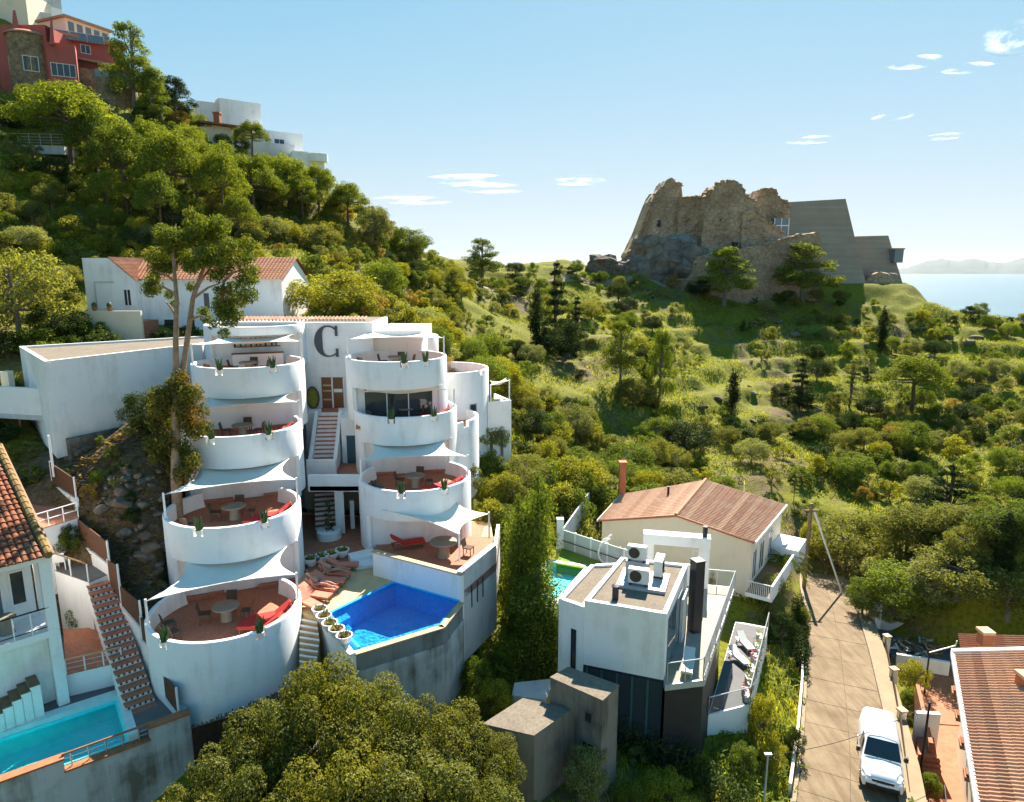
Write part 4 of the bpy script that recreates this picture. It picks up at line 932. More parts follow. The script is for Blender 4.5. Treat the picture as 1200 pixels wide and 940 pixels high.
# boulders on the rough bank
def boulder(px, py, size, label, group, mat=None, sink=.3, flat=.65):
    p = hit(px, py)
    if p is None: return
    o = bpy.data.objects.new('boulder', STONES[rk.randrange(6)]); COL.objects.link(o); o.location = (p.x, p.y, p.z + size * flat * (.5 - sink)); o.scale = (size * rk.uniform(.8, 1.25), size * rk.uniform(.8, 1.2), size * flat)
    o.rotation_euler = (rk.uniform(-.35, .35), rk.uniform(-.35, .35), rk.uniform(0, 6.3)); tag(o, label, 'boulder', group)
for k in range(230):
    px = rk.uniform(85, 205); py = 545 + rk.random() * 200
    if px < 92 + (py - 560) * .58 or py < 560 - (px - 85) * .1: continue
    boulder(px, py, rk.choice([.22, .3, .4, .5, .65, .9]) * rk.uniform(.7, 1.2), 'brown boulder on the rough bank between the reed fence and the towers', 'boulders on the rough bank')
# ------------------------------------------------------------------ white house above the annex
WHY = 57.0
wh = empty('white_house', WD(240, 395, WHY), 'white house with red tiled roof on the slope above the annex', 'house')
wa, wb = xy(WD(163, 380, WHY)), xy(WD(333, 380, WHY)); WL = math.hypot(wb[0] - wa[0], wb[1] - wa[1])
MB().wall(wa, wb, 0, WL, 15.5, 23.3, -7.5, 0).build('wall', 'plaster', wh)
WHP = [(wa[0] - 5, wa[1] - 4), (wb[0] + 1, wb[1] - .5), (wb[0] + 1, wb[1] + 8), (wa[0] - 6, wa[1] + 8)]
ga, gb = xy(WD(105, 380, 56.2)), xy(WD(163.5, 380, 56.2)); GL = math.hypot(gb[0] - ga[0], gb[1] - ga[1])
def wpt(a, b, s, o, z):
    A = Vector(a); B = Vector(b); t = (B - A).normalized(); n = Vector((t.y, -t.x)); p = A + t * s + n * o; return (p.x, p.y, z)
g = MB(); prof = [(0, 15.5), (GL, 15.5), (GL, 23.2), (GL * .52, 25.0), (0, 25.0)]
for o in (0.0, -7.0):
    for (s, z) in prof: g.v.append(wpt(ga, gb, s, o, z))
g.f = [(0, 1, 2, 3, 4), (9, 8, 7, 6, 5)] + [(i, i + 5, (i + 1) % 5 + 5, (i + 1) % 5) for i in range(5)]
gw = g.build('gable_wall', 'plaster', wh)
# tiled roof: rounded tile columns as one sheet
def tile_sheet(name, mat, root, A, B, C, D, pitch=.25, rows=None, amp=.055, kind=True, drop=.02, seg=6):
    """A>B eave, D>C ridge; rounded columns running from ridge to eave, each course lapping the one below"""
    A, B, C, D = [Vector(p) for p in (A, B, C, D)]; n = max(2, int((B - A).length / pitch)); sl = (D - A).length; rows = rows or max(2, int(sl / .42)); nrm = (B - A).cross(D - A).normalized()
    if nrm.z < 0: nrm = -nrm
    m = MB(); W = n * seg
    for r_ in range(rows):
        for e in (0, 1):
            v = (r_ + (0 if e == 0 else 1.06)) / rows; lift = drop * (1 if e == 0 else -.2) + .012
            for i in range(W + 1):
                u = i / W; ph = (i % seg) / seg; h = amp * (math.sin(math.pi * min(1, ph / .62)) if ph < .62 else -.35 * math.sin(math.pi * (ph - .62) / .38))
                p = A.lerp(B, u).lerp(D.lerp(C, u), min(v, 1.0)) + nrm * (h + lift + .03); m.v.append(tuple(p))
        b0 = r_ * 2 * (W + 1)
        for i in range(W): m.f.append((b0 + i, b0 + i + 1, b0 + W + 2 + i, b0 + W + 1 + i))
    o = m.build(name, mat, root, smooth=False)
    if kind: o['kind'] = 'stuff'
    return o
rA, rB = wpt(wa, wb, -.1, .35, 23.25), wpt(wa, wb, WL + .25, .35, 23.25); rD, rC = wpt(wa, wb, -.1 - 1.0, -4.0, 25.1), wpt(wa, wb, WL + .25, -4.0, 25.1)
tile_sheet('roof_tiles', 'tile_orange', wh, rA, rB, rC, rD, .3)
MB().add([wpt(wa, wb, -1.1, -4.0, 25.1), wpt(wa, wb, WL + .2, -4.0, 25.1), wpt(wa, wb, WL + .2, -7.9, 23.3), wpt(wa, wb, -1.1, -7.9, 23.3)], [(0, 1, 2, 3)]).build('rear_roof', 'tile_orange', wh)
gt = MB()
for s in (WL - .01,): gt.add([wpt(wa, wb, s, 0, 23.2), wpt(wa, wb, s, -4, 25.0), wpt(wa, wb, s, -7.5, 23.2)], [(0, 1, 2)])
gt.build('gable', 'plaster', wh)
tile_sheet('roof_tiles', 'tile_orange', wh, wpt(ga, gb, GL + .1, .12, 23.15), wpt(ga, gb, GL + .1, -6.8, 23.15), wpt(ga, gb, GL * .52, -6.8, 25.05), wpt(ga, gb, GL * .52, .12, 25.05), .3)
dr = MB().wall(ga, gb, .9, 2.3, 20.9, 23.0, .004, .05).build('door', 'white_paint', wh)
MB().wall(ga, gb, .8, .9, 20.9, 23.1, .004, .1).build('door_frame', 'plaster_grey', dr); MB().wall(ga, gb, .9, 2.4, 23.0, 23.1, .004, .1).build('door_frame', 'plaster_grey', dr)
window(wh, ga, gb, 3.1, 3.75, 21.1, 22.5, mull=2)
window(wh, wa, wb, 2.1, 3.2, 19.3, 20.0, mull=1); window(wh, wa, wb, 4.2, 4.8, 18.9, 20.3); window(wh, wa, wb, 5.6, 6.2, 20.6, 22.2)
pa, pb = xy(WD(100, 380, 53.6)), xy(WD(166, 380, 53.6)); PL = math.hypot(pb[0] - pa[0], pb[1] - pa[1])
pw = empty('patio_wall', (pa[0], pa[1], 17), 'cream patio wall in front of the white house gable', 'wall')
MB().wall(pa, pb, 0, PL, 16.5, 20.85, -.25, 0).build('wall_panel', 'plaster_cream', pw); MB().wall(pa, pb, 0, .25, 16.5, 20.84, -2.6, -.251).build('wall_return', 'plaster_cream', pw)
MB().wall(pa, pb, 0.2, PL, 16.5, 20.0, -2.6, -.252).build('patio_floor', 'terracotta', pw)
for k, (s, lab) in enumerate(((.8, 'left'), (2.0, 'right'))):
    q = wpt(pa, pb, s, -.13, 20.85); fp = empty('flower_pot', q, 'terracotta flower pot on the cream patio wall of the white house', 'flower pot', 'pots on the patio wall')
    MB().lathe(q, [(.13, 0), (.2, .28), (.21, .34), (.17, .34)], 12).build('pot', 'orange_tile', fp, True); MB().lathe((q[0], q[1], q[2] + .3), [(.1, 0), (.22, .12), (.16, .3), (.03, .4)], 9).build('plant', 'green_cactus', fp)
# ------------------------------------------------------------------ the near house at the left with its porch
E1 = WZ(54, 646, 12.4); e1 = Vector((-.7071, -.7071)); e2 = Vector((-.7071, .7071))
def lh(s, t, z): return (E1.x + e1.x * s + e2.x * t, E1.y + e1.y * s + e2.y * t, z)      # s along the eave, t up the slope
lhouse = empty('porch_house', lh(1, 1, DECK2), 'white house with barrel tiled roof and a two storey porch column', 'house')
SL = .306
tm = None
def barrel_tile():
    m = MB(); N = 6
    for (y, r_, zz) in ((0, .125, .03), (.50, .105, .0)):
        for k in range(N + 1):
            a = math.pi * k / N; m.v.append((r_ * math.cos(a), y, zz + r_ * .8 * math.sin(a)))
    for k in range(N): m.f.append((k, k + 1, N + 2 + k, N + 1 + k))
    for k in range(N + 1): m.v.append((m.v[k][0] * .86, 0.0, m.v[k][2] * .82))
    for k in range(N): m.f.append((k, 2 * N + 2 + k, 2 * N + 3 + k, k + 1))
    me = bpy.data.meshes.new('roof_tile'); me.from_pydata(m.v, [], m.f); me.materials.append(MATS['tile_orange']); return me
TILE = barrel_tile()
rf = MB().add([lh(-.25, -.35, 12.29), lh(9, -.35, 12.29), lh(9, 9.5, 12.4 + SL * 9.5 - .02), lh(-.25, 9.5, 12.4 + SL * 9.5 - .02)], [(0, 1, 2, 3)]).build('roof', 'tile_dull', lhouse)
roofb = base_of(rf); pang = math.atan(SL); yaw = math.atan2(e2.y, e2.x) - math.pi / 2
for c_ in range(12):
    for r_ in range(23):
        o = bpy.data.objects.new('roof_tile', TILE); COL.objects.link(o); o.parent = rf; s = .28 + c_ * .245; t = -.42 + r_ * .42
        if s > .28 + 1.6 + r_ * .0 + 1.2: continue
        o.location = Vector(lh(s, t, 12.4 + SL * (t) + .0 + rk.uniform(-.008, .008))) - roofb; o.rotation_euler = (pang - .03, 0, yaw + rk.uniform(-.03, .03))
vg = MB()
for k in range(20):
    t = -.45 + k * .5; vg.tube([lh(.0, t, 12.5 + SL * t), lh(.0, t + .54, 12.5 + SL * (t + .54) - .02)], [.16, .14], 8)
o = vg.build('verge_tiles', 'tile_lichen', rf); o['label'] = 'lichen yellow verge tiles'
MB().wall(lh(0, 0, 0)[:2], lh(9, 0, 0)[:2], 0, 0.01, 12, 12.01, 0, .01)
body = MB().hexa([lh(9, 1.9, 8.9), lh(.35, 1.9, 8.9), lh(.35, 9, 8.9), lh(9, 9, 8.9), lh(9, 1.9, 12.35 + SL * 1.5), lh(.35, 1.9, 12.35 + SL * 1.5), lh(.35, 9, 12.35 + SL * 8.6), lh(9, 9, 12.35 + SL * 8.6)]).build('wall', 'plaster', lhouse)
MB().hexa([lh(9, .6, 3.6), lh(.3, .6, 3.6), lh(.3, 9, 3.6), lh(9, 9, 3.6), lh(9, .6, 8.6), lh(.3, .6, 8.6), lh(.3, 9, 8.6), lh(9, 9, 8.6)]).build('lower_wall', 'plaster', lhouse)
MB().hexa([lh(9, -.15, 8.62), lh(-.05, -.15, 8.62), lh(-.05, 2.2, 8.62), lh(9, 2.2, 8.62), lh(9, -.15, 8.92), lh(-.05, -.15, 8.92), lh(-.05, 2.2, 8.92), lh(9, 2.2, 8.92)]).build('balcony_slab', 'plaster', lhouse)
q = lh(.12, .1, 0); MB().obox((q[0], q[1], 3.6), .42, .42, 8.72, R(45)).build('column', 'plaster', lhouse)
q = lh(.1, 1.95, 0); MB().obox((q[0], q[1], 8.9), .3, .3, 3.6, R(45)).build('column', 'plaster', lhouse)
MB().hexa([lh(9, -.2, 12.05), lh(-.1, -.2, 12.05), lh(-.1, .05, 12.05), lh(9, .05, 12.05), lh(9, -.2, 12.28), lh(-.1, -.2, 12.28), lh(-.1, .05, 12.28), lh(9, .05, 12.28)]).build('eave_beam', 'plaster', lhouse)
a, b = lh(6, 1.9, 0)[:2], lh(.35, 1.9, 0)[:2]
dr = MB().wall(a, b, 3.6, 4.6, 8.93, 11.2, .004, .06).build('door', 'white_paint', lhouse); MB().wall(a, b, 3.72, 4.48, 9.3, 10.9, .062, .07).build('pane', 'sky_glass', dr)
window(lhouse, a, b, 4.8, 5.4, 9.6, 11.2, mull=1)
rl = MB().tube([lh(6, -.08, 9.95), lh(.2, -.08, 9.95)], .035, 8).build('top_rail', 'dark_metal', lhouse)
MB().tube([lh(6, -.08, 9.1), lh(.2, -.08, 9.1)], .025, 8).build('bottom_rail', 'dark_metal', lhouse)
for k in range(7): MB().tube([lh(.25 + k * .62, -.08, 8.9), lh(.25 + k * .62, -.08, 9.95)], .03, 8).build('baluster', 'white_paint', lhouse)
st_ = MB().hexa([lh(3, .2, 3.6), lh(.9, .2, 3.6), lh(.9, .59, 3.6), lh(3, .59, 3.6), lh(3, .2, 3.7), lh(.9, .2, 3.7), lh(.9, .59, 3.7), lh(3, .59, 3.7)]).build('stair_flight', 'plaster', lhouse)
a = lh(.9, .1, 7.0); b = lh(4.2, .1, DECK2); stairs(st_, a, b, .95, 10, 'plaster', 'wood', solid=2.2)
put('table_small', lambda: make_table(.4), lh(1.6, .9, 8.92), 0, 'small round wooden table on the porch balcony', 'table')
put('chair_white', lambda: make_chair('white_paint'), lh(2.4, .7, 8.92), 2.0, 'white chair on the porch balcony', 'chair', 'white chairs by the porch house')
# pool terrace below the porch
pt2 = empty('pool_terrace', WZ(60, 900, 3.0), 'grey pool terrace with a stained front wall and salmon coping', 'terrace')
G0, G1 = WZ(0, 915, 5.6), WZ(222, 835, 5.6); gdir = Vector((G1.x - G0.x, G1.y - G0.y)).normalized(); gl = math.hypot(G1.x - G0.x, G1.y - G0.y); Gm = (G0.x - gdir.x * 7, G0.y - gdir.y * 7)
pa2, pb2 = Gm, xy(G1); gl += 7
PQ = [WZ(-70, 892, 5.2), WZ(138, 827, 5.2), WZ(170, 863, 5.2)]
dx = lambda s, o: wpt(pa2, pb2, s, o, 0)[:2]
s_end = 7 + math.hypot(PQ[2].x - G0.x, PQ[2].y - G0.y) - .2
pd = math.hypot(PQ[1].x - PQ[2].x, PQ[1].y - PQ[2].y)
wside = -max(4.2, pd)
# deck around the pool (pool recess between o=-0.35 and wside)
MB().prism([dx(0, wside), dx(gl, wside), xy(WZ(186, 770, DECK2)), xy(WZ(120, 690, DECK2)), dx(0, wside - 12)], 4.2, DECK2).build('deck', 'deck_grey', pt2)
MB().prism([dx(s_end, wside - .001), dx(gl - .2, wside - .001), dx(gl - .2, -.25), dx(s_end, -.25)], 4.2, DECK2 - .003).build('deck', 'deck_grey', pt2)
for (s0, s1, zt) in ((0, 7 + 1.95, 5.6), (7 + 1.951, s_end + .35, 5.06), (s_end + .351, gl, 5.6)):
    w_ = MB().wall(pa2, pb2, s0, s1, .5, zt - .08, -.3, 0).build('front_wall', 'pool_wall', pt2); MB().wall(pa2, pb2, s0 - .03, s1 + .03, zt - .079, zt, -.36, .06).build('coping', 'orange_tile', w_)
MB().wall(pa2, pb2, gl - .25, gl, .5, 5.5, -3.0, -.301).build('front_wall', 'pool_wall', pt2)
p2 = empty('turquoise_pool', (dx(8, -2)[0], dx(8, -2)[1], 4.0), 'pale edged turquoise swimming pool below the porch house', 'pool')
bs = MB().wall(pa2, pb2, 0, s_end, 4.2, 4.3, wside + .002, -.31); bs.wall(pa2, pb2, 0, s_end, 4.001, 5.1, wside + .5, wside + .6); bs.wall(pa2, pb2, s_end - .45, s_end - .35, 4.001, 5.098, wside + .601, -.32); bs.wall(pa2, pb2, 0, s_end - .46, 4.001, 5.095, -.42, -.32)
bs.build('basin', 'pool_tile_turquoise', p2)
ld_ = MB().wall(pa2, pb2, 0, s_end, 4.0, 5.32, wside, wside + .5); ld_.wall(pa2, pb2, s_end - .35, s_end - .002, 4.0, 5.318, wside + .501, -.31); ld_.build('ledge', 'pool_tile_pale', p2)
MB().sheet([dx(0, wside + .55), dx(s_end - .4, wside + .55), dx(s_end - .4, -.33), dx(0, -.33)], 4.98).build('water', 'turquoise_water', p2, recalc=False)
hr = empty('pool_handrail', dx(10, -.1) + (5.28,), 'salmon topped handrail along the low part of the pool wall', 'railing')
MB().tube([dx(8.9, -.15) + (5.66,), dx(s_end + .4, -.15) + (5.66,)], .045, 8).build('top_rail', 'orange_tile', hr)
for k in range(5): q = dx(9.2 + (s_end - 9.2) * k / 4, -.15); MB().tube([q + (5.04,), q + (5.66,)], .028, 8).build('post', 'steel', hr)
for z in (5.25, 5.45): MB().tube([dx(9.0, -.15) + (z,), dx(s_end + .3, -.15) + (z,)], .012, 6).build('wire', 'steel', hr)
# tiled garden stair and the terraces beside it
gs = empty('garden_stair', WZ(170, 832, DECK2), 'long garden stair with red treads and white patterned risers', 'stairs')
ST, SB = WZ(116, 678, 9.0), WZ(167, 832, DECK2); stairs(gs, ST, SB, 1.15, 18, 'plaster', 'terracotta', solid=.9)
sd = Vector((SB.x - ST.x, SB.y - ST.y)).normalized(); sn = Vector((-sd.y, sd.x)); g_ = math.hypot(SB.x - ST.x, SB.y - ST.y) / 18; rz_ = (9.0 - DECK2) / 18
for st in [c for c in gs.children]:
    i = list(gs.children).index(st)
    m = MB(); z = 9.0 - rz_ * (i + 1); f = Vector((ST.x, ST.y)) + sd * (g_ * (i + 1) + .035)
    for k in range(5):
        q = f + sn * (-.44 + .22 * k); m = MB().obox((q.x, q.y, z - rz_ * .80), .09, .02, rz_ * .5, math.atan2(sn.y, sn.x)); m.build('riser_tile', 'rattan', st)
t1 = empty('stair_terrace', WZ(90, 660, 8.9), 'small grey terrace with white walls at the head of the garden stair', 'terrace')
T1 = [WZ(64, 668, 9.0), WZ(104, 682, 9.0), WZ(128, 672, 9.0), WZ(100, 640, 9.0), WZ(62, 640, 9.0)]
MB().prism([xy(p) for p in T1], 5.0, 8.95).build('wall', 'plaster', t1); MB().prism([(xy(p)[0], xy(p)[1]) for p in T1], 8.951, 9.0).build('floor', 'deck_grey', t1)
r0, r1 = T1[0], T1[1]; MB().tube([(r0.x, r0.y, 9.95), (r1.x, r1.y, 9.95)], .04, 8).build('top_rail', 'wood', t1)
for k in range(3): q = r0.lerp(r1, k / 2); MB().tube([(q.x, q.y, 9.0), (q.x, q.y, 9.95)], .035, 8).build('post', 'white_paint', t1)
put('chair_white', lambda: make_chair('white_paint'), WZ(75, 657, 9.0), .6, 'white plastic chair beside the wooden railed terrace', 'chair', 'white chairs by the porch house')
put('chair_white', lambda: make_chair('white_paint'), WZ(72, 672, 9.0).lerp(WZ(75, 657, 9.0), .4), 3.4, 'white plastic chair close to the terrace rail', 'chair', 'white chairs by the porch house')
t2 = empty('upper_terrace', WZ(65, 605, 11), 'red floored upper terrace with white wall behind the tiled roof', 'terrace')
T2 = [WZ(40, 622, 11.2), WZ(92, 606, 11.2), WZ(82, 585, 11.2), WZ(20, 590, 11.2)]
MB().prism([xy(p) for p in T2], 7.5, 11.15).build('wall', 'plaster', t2); MB().prism([xy(p) for p in T2], 11.151, 11.2).build('floor', 'terracotta', t2)
r0, r1 = T2[0], T2[1]
for zz in (11.6, 12.0): MB().tube([(r0.x, r0.y, zz), (r1.x, r1.y, zz)], .03, 8).build('rail', 'white_paint', t2)
for k in range(4): q = r0.lerp(r1, k / 3); MB().tube([(q.x, q.y, 11.2), (q.x, q.y, 12.02)], .03, 8).build('post', 'white_paint', t2)
gb_ = empty('garden_bed', WZ(100, 770, 5.3), 'walled red earth bed beside the garden stair', 'garden bed')
GB = [WZ(78, 790, 6.4), WZ(143, 775, 6.4), WZ(124, 735, 6.4), WZ(74, 738, 6.4)]
MB().prism([xy(p) for p in GB], 4.9, 6.35).build('wall', 'plaster', gb_); MB().prism([xy(p) for p in GB], 6.351, 6.42).build('bed', 'terracotta', gb_)
r0, r1 = GB[0], GB[1]; MB().tube([(r0.x, r0.y, 7.1), (r1.x, r1.y, 7.1)], .035, 8).build('top_rail', 'coping', gb_)
for zz in (6.65, 6.88): MB().tube([(r0.x, r0.y, zz), (r1.x, r1.y, zz)], .012, 6).build('wire', 'steel', gb_)
for k in range(4): q = r0.lerp(r1, k / 3); MB().tube([(q.x, q.y, 6.4), (q.x, q.y, 7.1)], .03, 8).build('post', 'white_paint', gb_)
# reed panel fence stepping down beside the stair
fen = empty('panel_fence', WD(140, 720, 33), 'stepped fence of brown reed panels on a white wall beside the garden stair', 'fence')
FP = [(60, 541, 566, 88, 560, 584, 38.5, 36.8), (92, 607, 634, 127, 634, 662, 35.8, 33.6), (128, 655, 690, 140, 661, 708, 33.5, 32.7), (142, 686, 710, 165, 704, 737, 32.6, 31.2), (166, 722, 750, 187, 744, 772, 31.1, 29.9), (189, 786, 812, 208, 806, 838, 29.8, 28.7)]
for (x0, t0, b0, x1, t1_, b1, d0, d1) in FP:
    a = WD(x0, (t0 + b0) / 2, d0); b = WD(x1, (t1_ + b1) / 2, d1); d = Vector((b.x - a.x, b.y - a.y)).normalized(); n2 = Vector((-d.y, d.x))
    za, zb, zc, zd = WD(x0, b0, d0).z, WD(x1, b1, d1).z, WD(x1, t1_, d1).z, WD(x0, t0, d0).z
    def q8(w, z0, z1, z2, z3): return [(a.x + n2.x * w, a.y + n2.y * w, z0), (a.x - n2.x * w, a.y - n2.y * w, z0), (b.x - n2.x * w, b.y - n2.y * w, z1), (b.x + n2.x * w, b.y + n2.y * w, z1), (a.x + n2.x * w, a.y + n2.y * w, z3), (a.x - n2.x * w, a.y - n2.y * w, z3), (b.x - n2.x * w, b.y - n2.y * w, z2), (b.x + n2.x * w, b.y + n2.y * w, z2)]
    MB().hexa(q8(.03, za + .002, zb + .002, zc, zd)).build('panel', 'fence_wood', fen)
    MB().hexa(q8(.11, za - 3.0, zb - 3.0, zb, za)).build('base_wall', 'plaster', fen)
    for p_, z0, z1 in ((a, za, zd), (b, zb, zc)): MB().tube([(p_.x, p_.y, z0 - .1), (p_.x, p_.y, z1 + .08)], .05, 8).build('post', 'white_paint', fen)
gw_ = MB(); 
for i in range(len(FP) - 1):
    A_ = FP[i]; B_ = FP[i + 1]; a = WD(A_[3], (A_[4] + A_[5]) / 2, A_[7]); b = WD(B_[0], (B_[1] + B_[2]) / 2, B_[6])
    if math.hypot(a.x - b.x, a.y - b.y) > .1: sloped_wall(fen, (a.x, a.y, WD(A_[3], A_[5], A_[7]).z), (b.x, b.y, WD(B_[0], B_[2], B_[6]).z), .2, min(a.z, b.z) - 4, 'base_wall')
# dark reed screen at the foot of the lowest drum
rs_f = empty('reed_screen', WZ(270, 860, 4), 'dark reed screen fence below the lowest round terrace', 'fence')
a, b = WZ(224, 852, 5.4), WZ(352, 800, 5.9); L = math.hypot(b.x - a.x, b.y - a.y)
MB().wall(xy(a), xy(b), 0, L, 3.2, 5.3, -.03, 0).build('backing', 'reed', rs_f)
m = MB()
for k in range(int(L / .05)):
    s_ = k * .05; o = rk.uniform(0.0, .03); m.wall(xy(a), xy(b), s_, s_ + .035, 3.2, 5.4 + .5 * s_ / L + rk.uniform(-.12, .1), .001 + o, .03 + o)
o = m.build('reeds', 'reed', rs_f); o['kind'] = 'stuff'
# timber edge pots
tb = WZ(218, 838, 5.5)
# ------------------------------------------------------------------ modern villa
v_tl, v_tr, v_br, v_bl = [WZ(a, b, VZ) for a, b in ((685, 704), (781, 720), (806, 662), (728, 653))]
VF = 6.0
villa = empty('modern_villa', (v_tr.x, v_tr.y, 2.2), 'modern white box villa with gravel roof, glass balcony and black base', 'villa')
vp = [xy(v_tl), xy(v_tr), xy(v_br), xy(v_bl)]
MB().prism(vp, VF, VZ - .12).build('upper_wall', 'plaster', villa); parapet_roof(villa, vp, VZ - .12, .2, .14)
l0 = WZ(655, 701, 8.9); l1 = WZ(693, 661, 8.9)
lp = [xy(l0), lerp(xy(v_tl), xy(v_tr), -.002), lerp(xy(v_bl), xy(v_br), -.01), xy(l1)]
MB().prism(lp, 4.8, 8.75).build('side_wing', 'plaster', villa); parapet_roof(villa, lp, 8.75, .2, .14)
a, b = xy(l0), xy(v_tl); window(villa, a, b, .72, .98, 5.2, 7.6, frame='dark_metal', fw=.04)
low = [lerp(vp[0], vp[1], .04), lerp(vp[0], vp[1], .995), lerp(vp[3], vp[2], .995), lerp(vp[3], vp[2], .04)]
MB().prism(low, 1.8, VF - .002).build('lower_wall', 'black_panel', villa)
a, b = low[0], low[1]; L = math.hypot(b[0] - a[0], b[1] - a[1])
for k in range(5): 
    w_ = MB().wall(a, b, .1 + k * L / 5, (k + 1) * L / 5, 3.0, VF - .1, .004, .05).build('glass_wall', 'window_glass', villa)
    MB().wall(a, b, k * L / 5, .1 + k * L / 5, 3.0, VF - .1, .004, .09).build('mullion', 'teal_door', w_)
# terrace level
tq = [WZ(781, 793, VF), WZ(826, 797, VF), WZ(861, 688, VF), WZ(829, 684, VF)]
tpoly = [vp[1], xy(tq[1]), xy(tq[2]), xy(tq[3]), vp[2]]
tpoly = [(v_tr.x + .0, v_tr.y - .35), xy(tq[1]), xy(tq[2]), (tq[2].x - 4, tq[2].y + .8), (vp[2][0] + .01, vp[2][1] + 2.4), (vp[2][0] + .01, vp[2][1] - .05), (vp[1][0] + .01, vp[1][1] + .0)]
MB().prism(tpoly, VF - .3, VF - .004).build('terrace_slab', 'grey_metal', villa); MB().prism([lerp(p, (tq[1].x - 1, tq[1].y + 4), .02) for p in tpoly], VF - .05, VF).build('terrace_deck', 'deck_pale', villa)
bb = [(v_tr.x + .02, v_tr.y - .3), (tq[1].x - .05, tq[1].y + .05), lerp(xy(tq[1]), xy(tq[2]), .35), (v_tr.x + 1.2, v_tr.y + 3)]
MB().prism(bb, 1.4, VF - .302).build('base_block', 'black_panel', villa)
a, b = lerp(xy(tq[1]), xy(tq[2]), .0), lerp(xy(tq[1]), xy(tq[2]), .8); L = math.hypot(b[0] - a[0], b[1] - a[1])
MB().wall(a, b, .3, L, 1.6, VF - .31, -.8, -.4).build('side_wall', 'teal_door', villa)
for k in range(4): MB().wall(a, b, .6 + k * L / 4.4, .6 + (k + .8) * L / 4.4, 3.2, VF - .6, -.398, -.36).build('glass_wall', 'window_glass', villa)
# upper glazing facing the terrace
a, b = vp[1], vp[2]; L = math.hypot(b[0] - a[0], b[1] - a[1])
for k in range(3): MB().wall(a, b, .5 + k * 1.15, 1.6 + k * 1.15, VF + .02, VZ - .5, .004, .04).build('glass_door', 'sky_glass', villa)
MB().wall(a, b, L * .62, L * .85, VF, VZ - .9, .06, .2).build('privacy_panel', 'ac_white', villa)
q = WD(813.5, 736, 34.3); MB().obox((q.x, q.y, VF), .52, .52, 3.8, R(20)).build('chimney', 'black_panel', villa); MB().obox((q.x, q.y, VF + 3.80), .58, .58, .06, R(20)).build('chimney_cap', 'dark_metal', villa)
# railings
def glass_rail(root, pts_, h=1.0, step=1.5, mesh=False, rail='steel', glass='clear_glass'):
    for i in range(len(pts_) - 1):
        A, B = Vector(pts_[i]), Vector(pts_[i + 1]); L = math.hypot(B.x - A.x, B.y - A.y); n = max(1, int(round(L / step))); d = (B - A) / L
        MB().tube([A + Vector((0, 0, h)), B + Vector((0, 0, h))], .03, 8).build('top_rail', rail, root)
        for k in range(n + 1):
            if k == n and i < len(pts_) - 2: continue
            p = A.lerp(B, k / n); MB().tube([p, p + Vector((0, 0, h))], .025, 8).build('post', rail, root)
        for k in range(n):
            p = A.lerp(B, (k + .04) / n); q = A.lerp(B, (k + .96) / n)
            if not mesh: MB().add([p + Vector((0, 0, .08)), q + Vector((0, 0, .08)), q + Vector((0, 0, h - .06)), p + Vector((0, 0, h - .06))], [(0, 1, 2, 3)]).build('glass_panel', glass, root)
            else:
                m = MB(); l = (q - p).length; u = (q - p) / l; N = max(4, int(l / .28))
                for j in range(N):
                    s0, s1 = l * j / N, l * (j + 1) / N
                    for (za, zb) in ((.08, h * .5), (h * .5, .08), (h * .5, h - .05), (h - .05, h * .5)):
                        m.tube([p + u * s0 + Vector((0, 0, za)), p + u * s1 + Vector((0, 0, zb))], .013, 4)
                o = m.build('lattice', rail, root); o['kind'] = 'stuff'
vr = villa
glass_rail(vr, [(v_tr.x + .1, v_tr.y - .25, VF), (tq[1].x - .05, tq[1].y + .1, VF)], 1.0, 1.0)
glass_rail(vr, [(tq[1].x - .05, tq[1].y + .1, VF), (tq[2].x - .05, tq[2].y - .1, VF)], 1.05, 1.6, True)
glass_rail(vr, [(tq[2].x - .05, tq[2].y - .1, VF), (tq[2].x - 2.0, tq[2].y + .3, VF)], 1.0, 1.0)
put('bench', lambda: make_lounger('white_cloth', 'white_paint'), WZ(806, 784, VF), R(70), 'white lounger on the villa balcony by the glass rail', 'lounger', None, .8)
# lower right terrace
LZ = 3.0; lt = [WZ(830, 838, LZ), WZ(878, 826, LZ), WZ(900, 735, LZ), WZ(862, 728, LZ)]
lterr = empty('lower_terrace', xy(lt[0]) + (0.5,), 'lower villa terrace with blue grey floor and white parapet', 'terrace')
MB().prism([xy(p) for p in lt], .2, LZ - .004).build('wall', 'plaster', lterr); MB().prism([lerp(xy(p), xy((lt[0] + lt[2]) / 2), .03) for p in lt], LZ - .05, LZ).build('floor', 'deck_grey', lterr)
glass_rail(lterr, [lt[0], lt[1], lt[2]], .95, 1.8)
put('lounger_white', lambda: make_lounger('white_cloth', 'steel'), WZ(866, 775, LZ), R(110), 'white lounger on the lower villa terrace', 'lounger', 'white loungers on the lower terrace', .72)
put('lounger_white', lambda: make_lounger('white_cloth', 'steel'), WZ(873, 758, LZ), R(100), 'white lounger on the lower villa terrace', 'lounger', 'white loungers on the lower terrace', .72)
for k in range(6):
    q = lt[1].lerp(lt[2], .08 + k * .14); fb = empty('flower_box', (q.x - .25, q.y, LZ), 'flower box of yellow and red flowers along the lower terrace rail', 'flower box', 'flower boxes on the lower terrace')
    MB().obox((q.x - .25, q.y, LZ), .3, .9, .3, R(-8)).build('box', 'plaster_grey', fb); m = MB()
    for j in range(26): x, y, z = q.x - .25 + rk.uniform(-.18, .18), q.y + rk.uniform(-.45, .45), LZ + rk.uniform(.3, .65); m.add([(x - .07, y, z), (x, y - .07, z + .05), (x + .07, y, z), (x, y + .07, z + .03)], [(0, 1, 2, 3)])
    m.build('flowers', 'leaf_yellow' if k % 3 else 'leaf_red', fb)
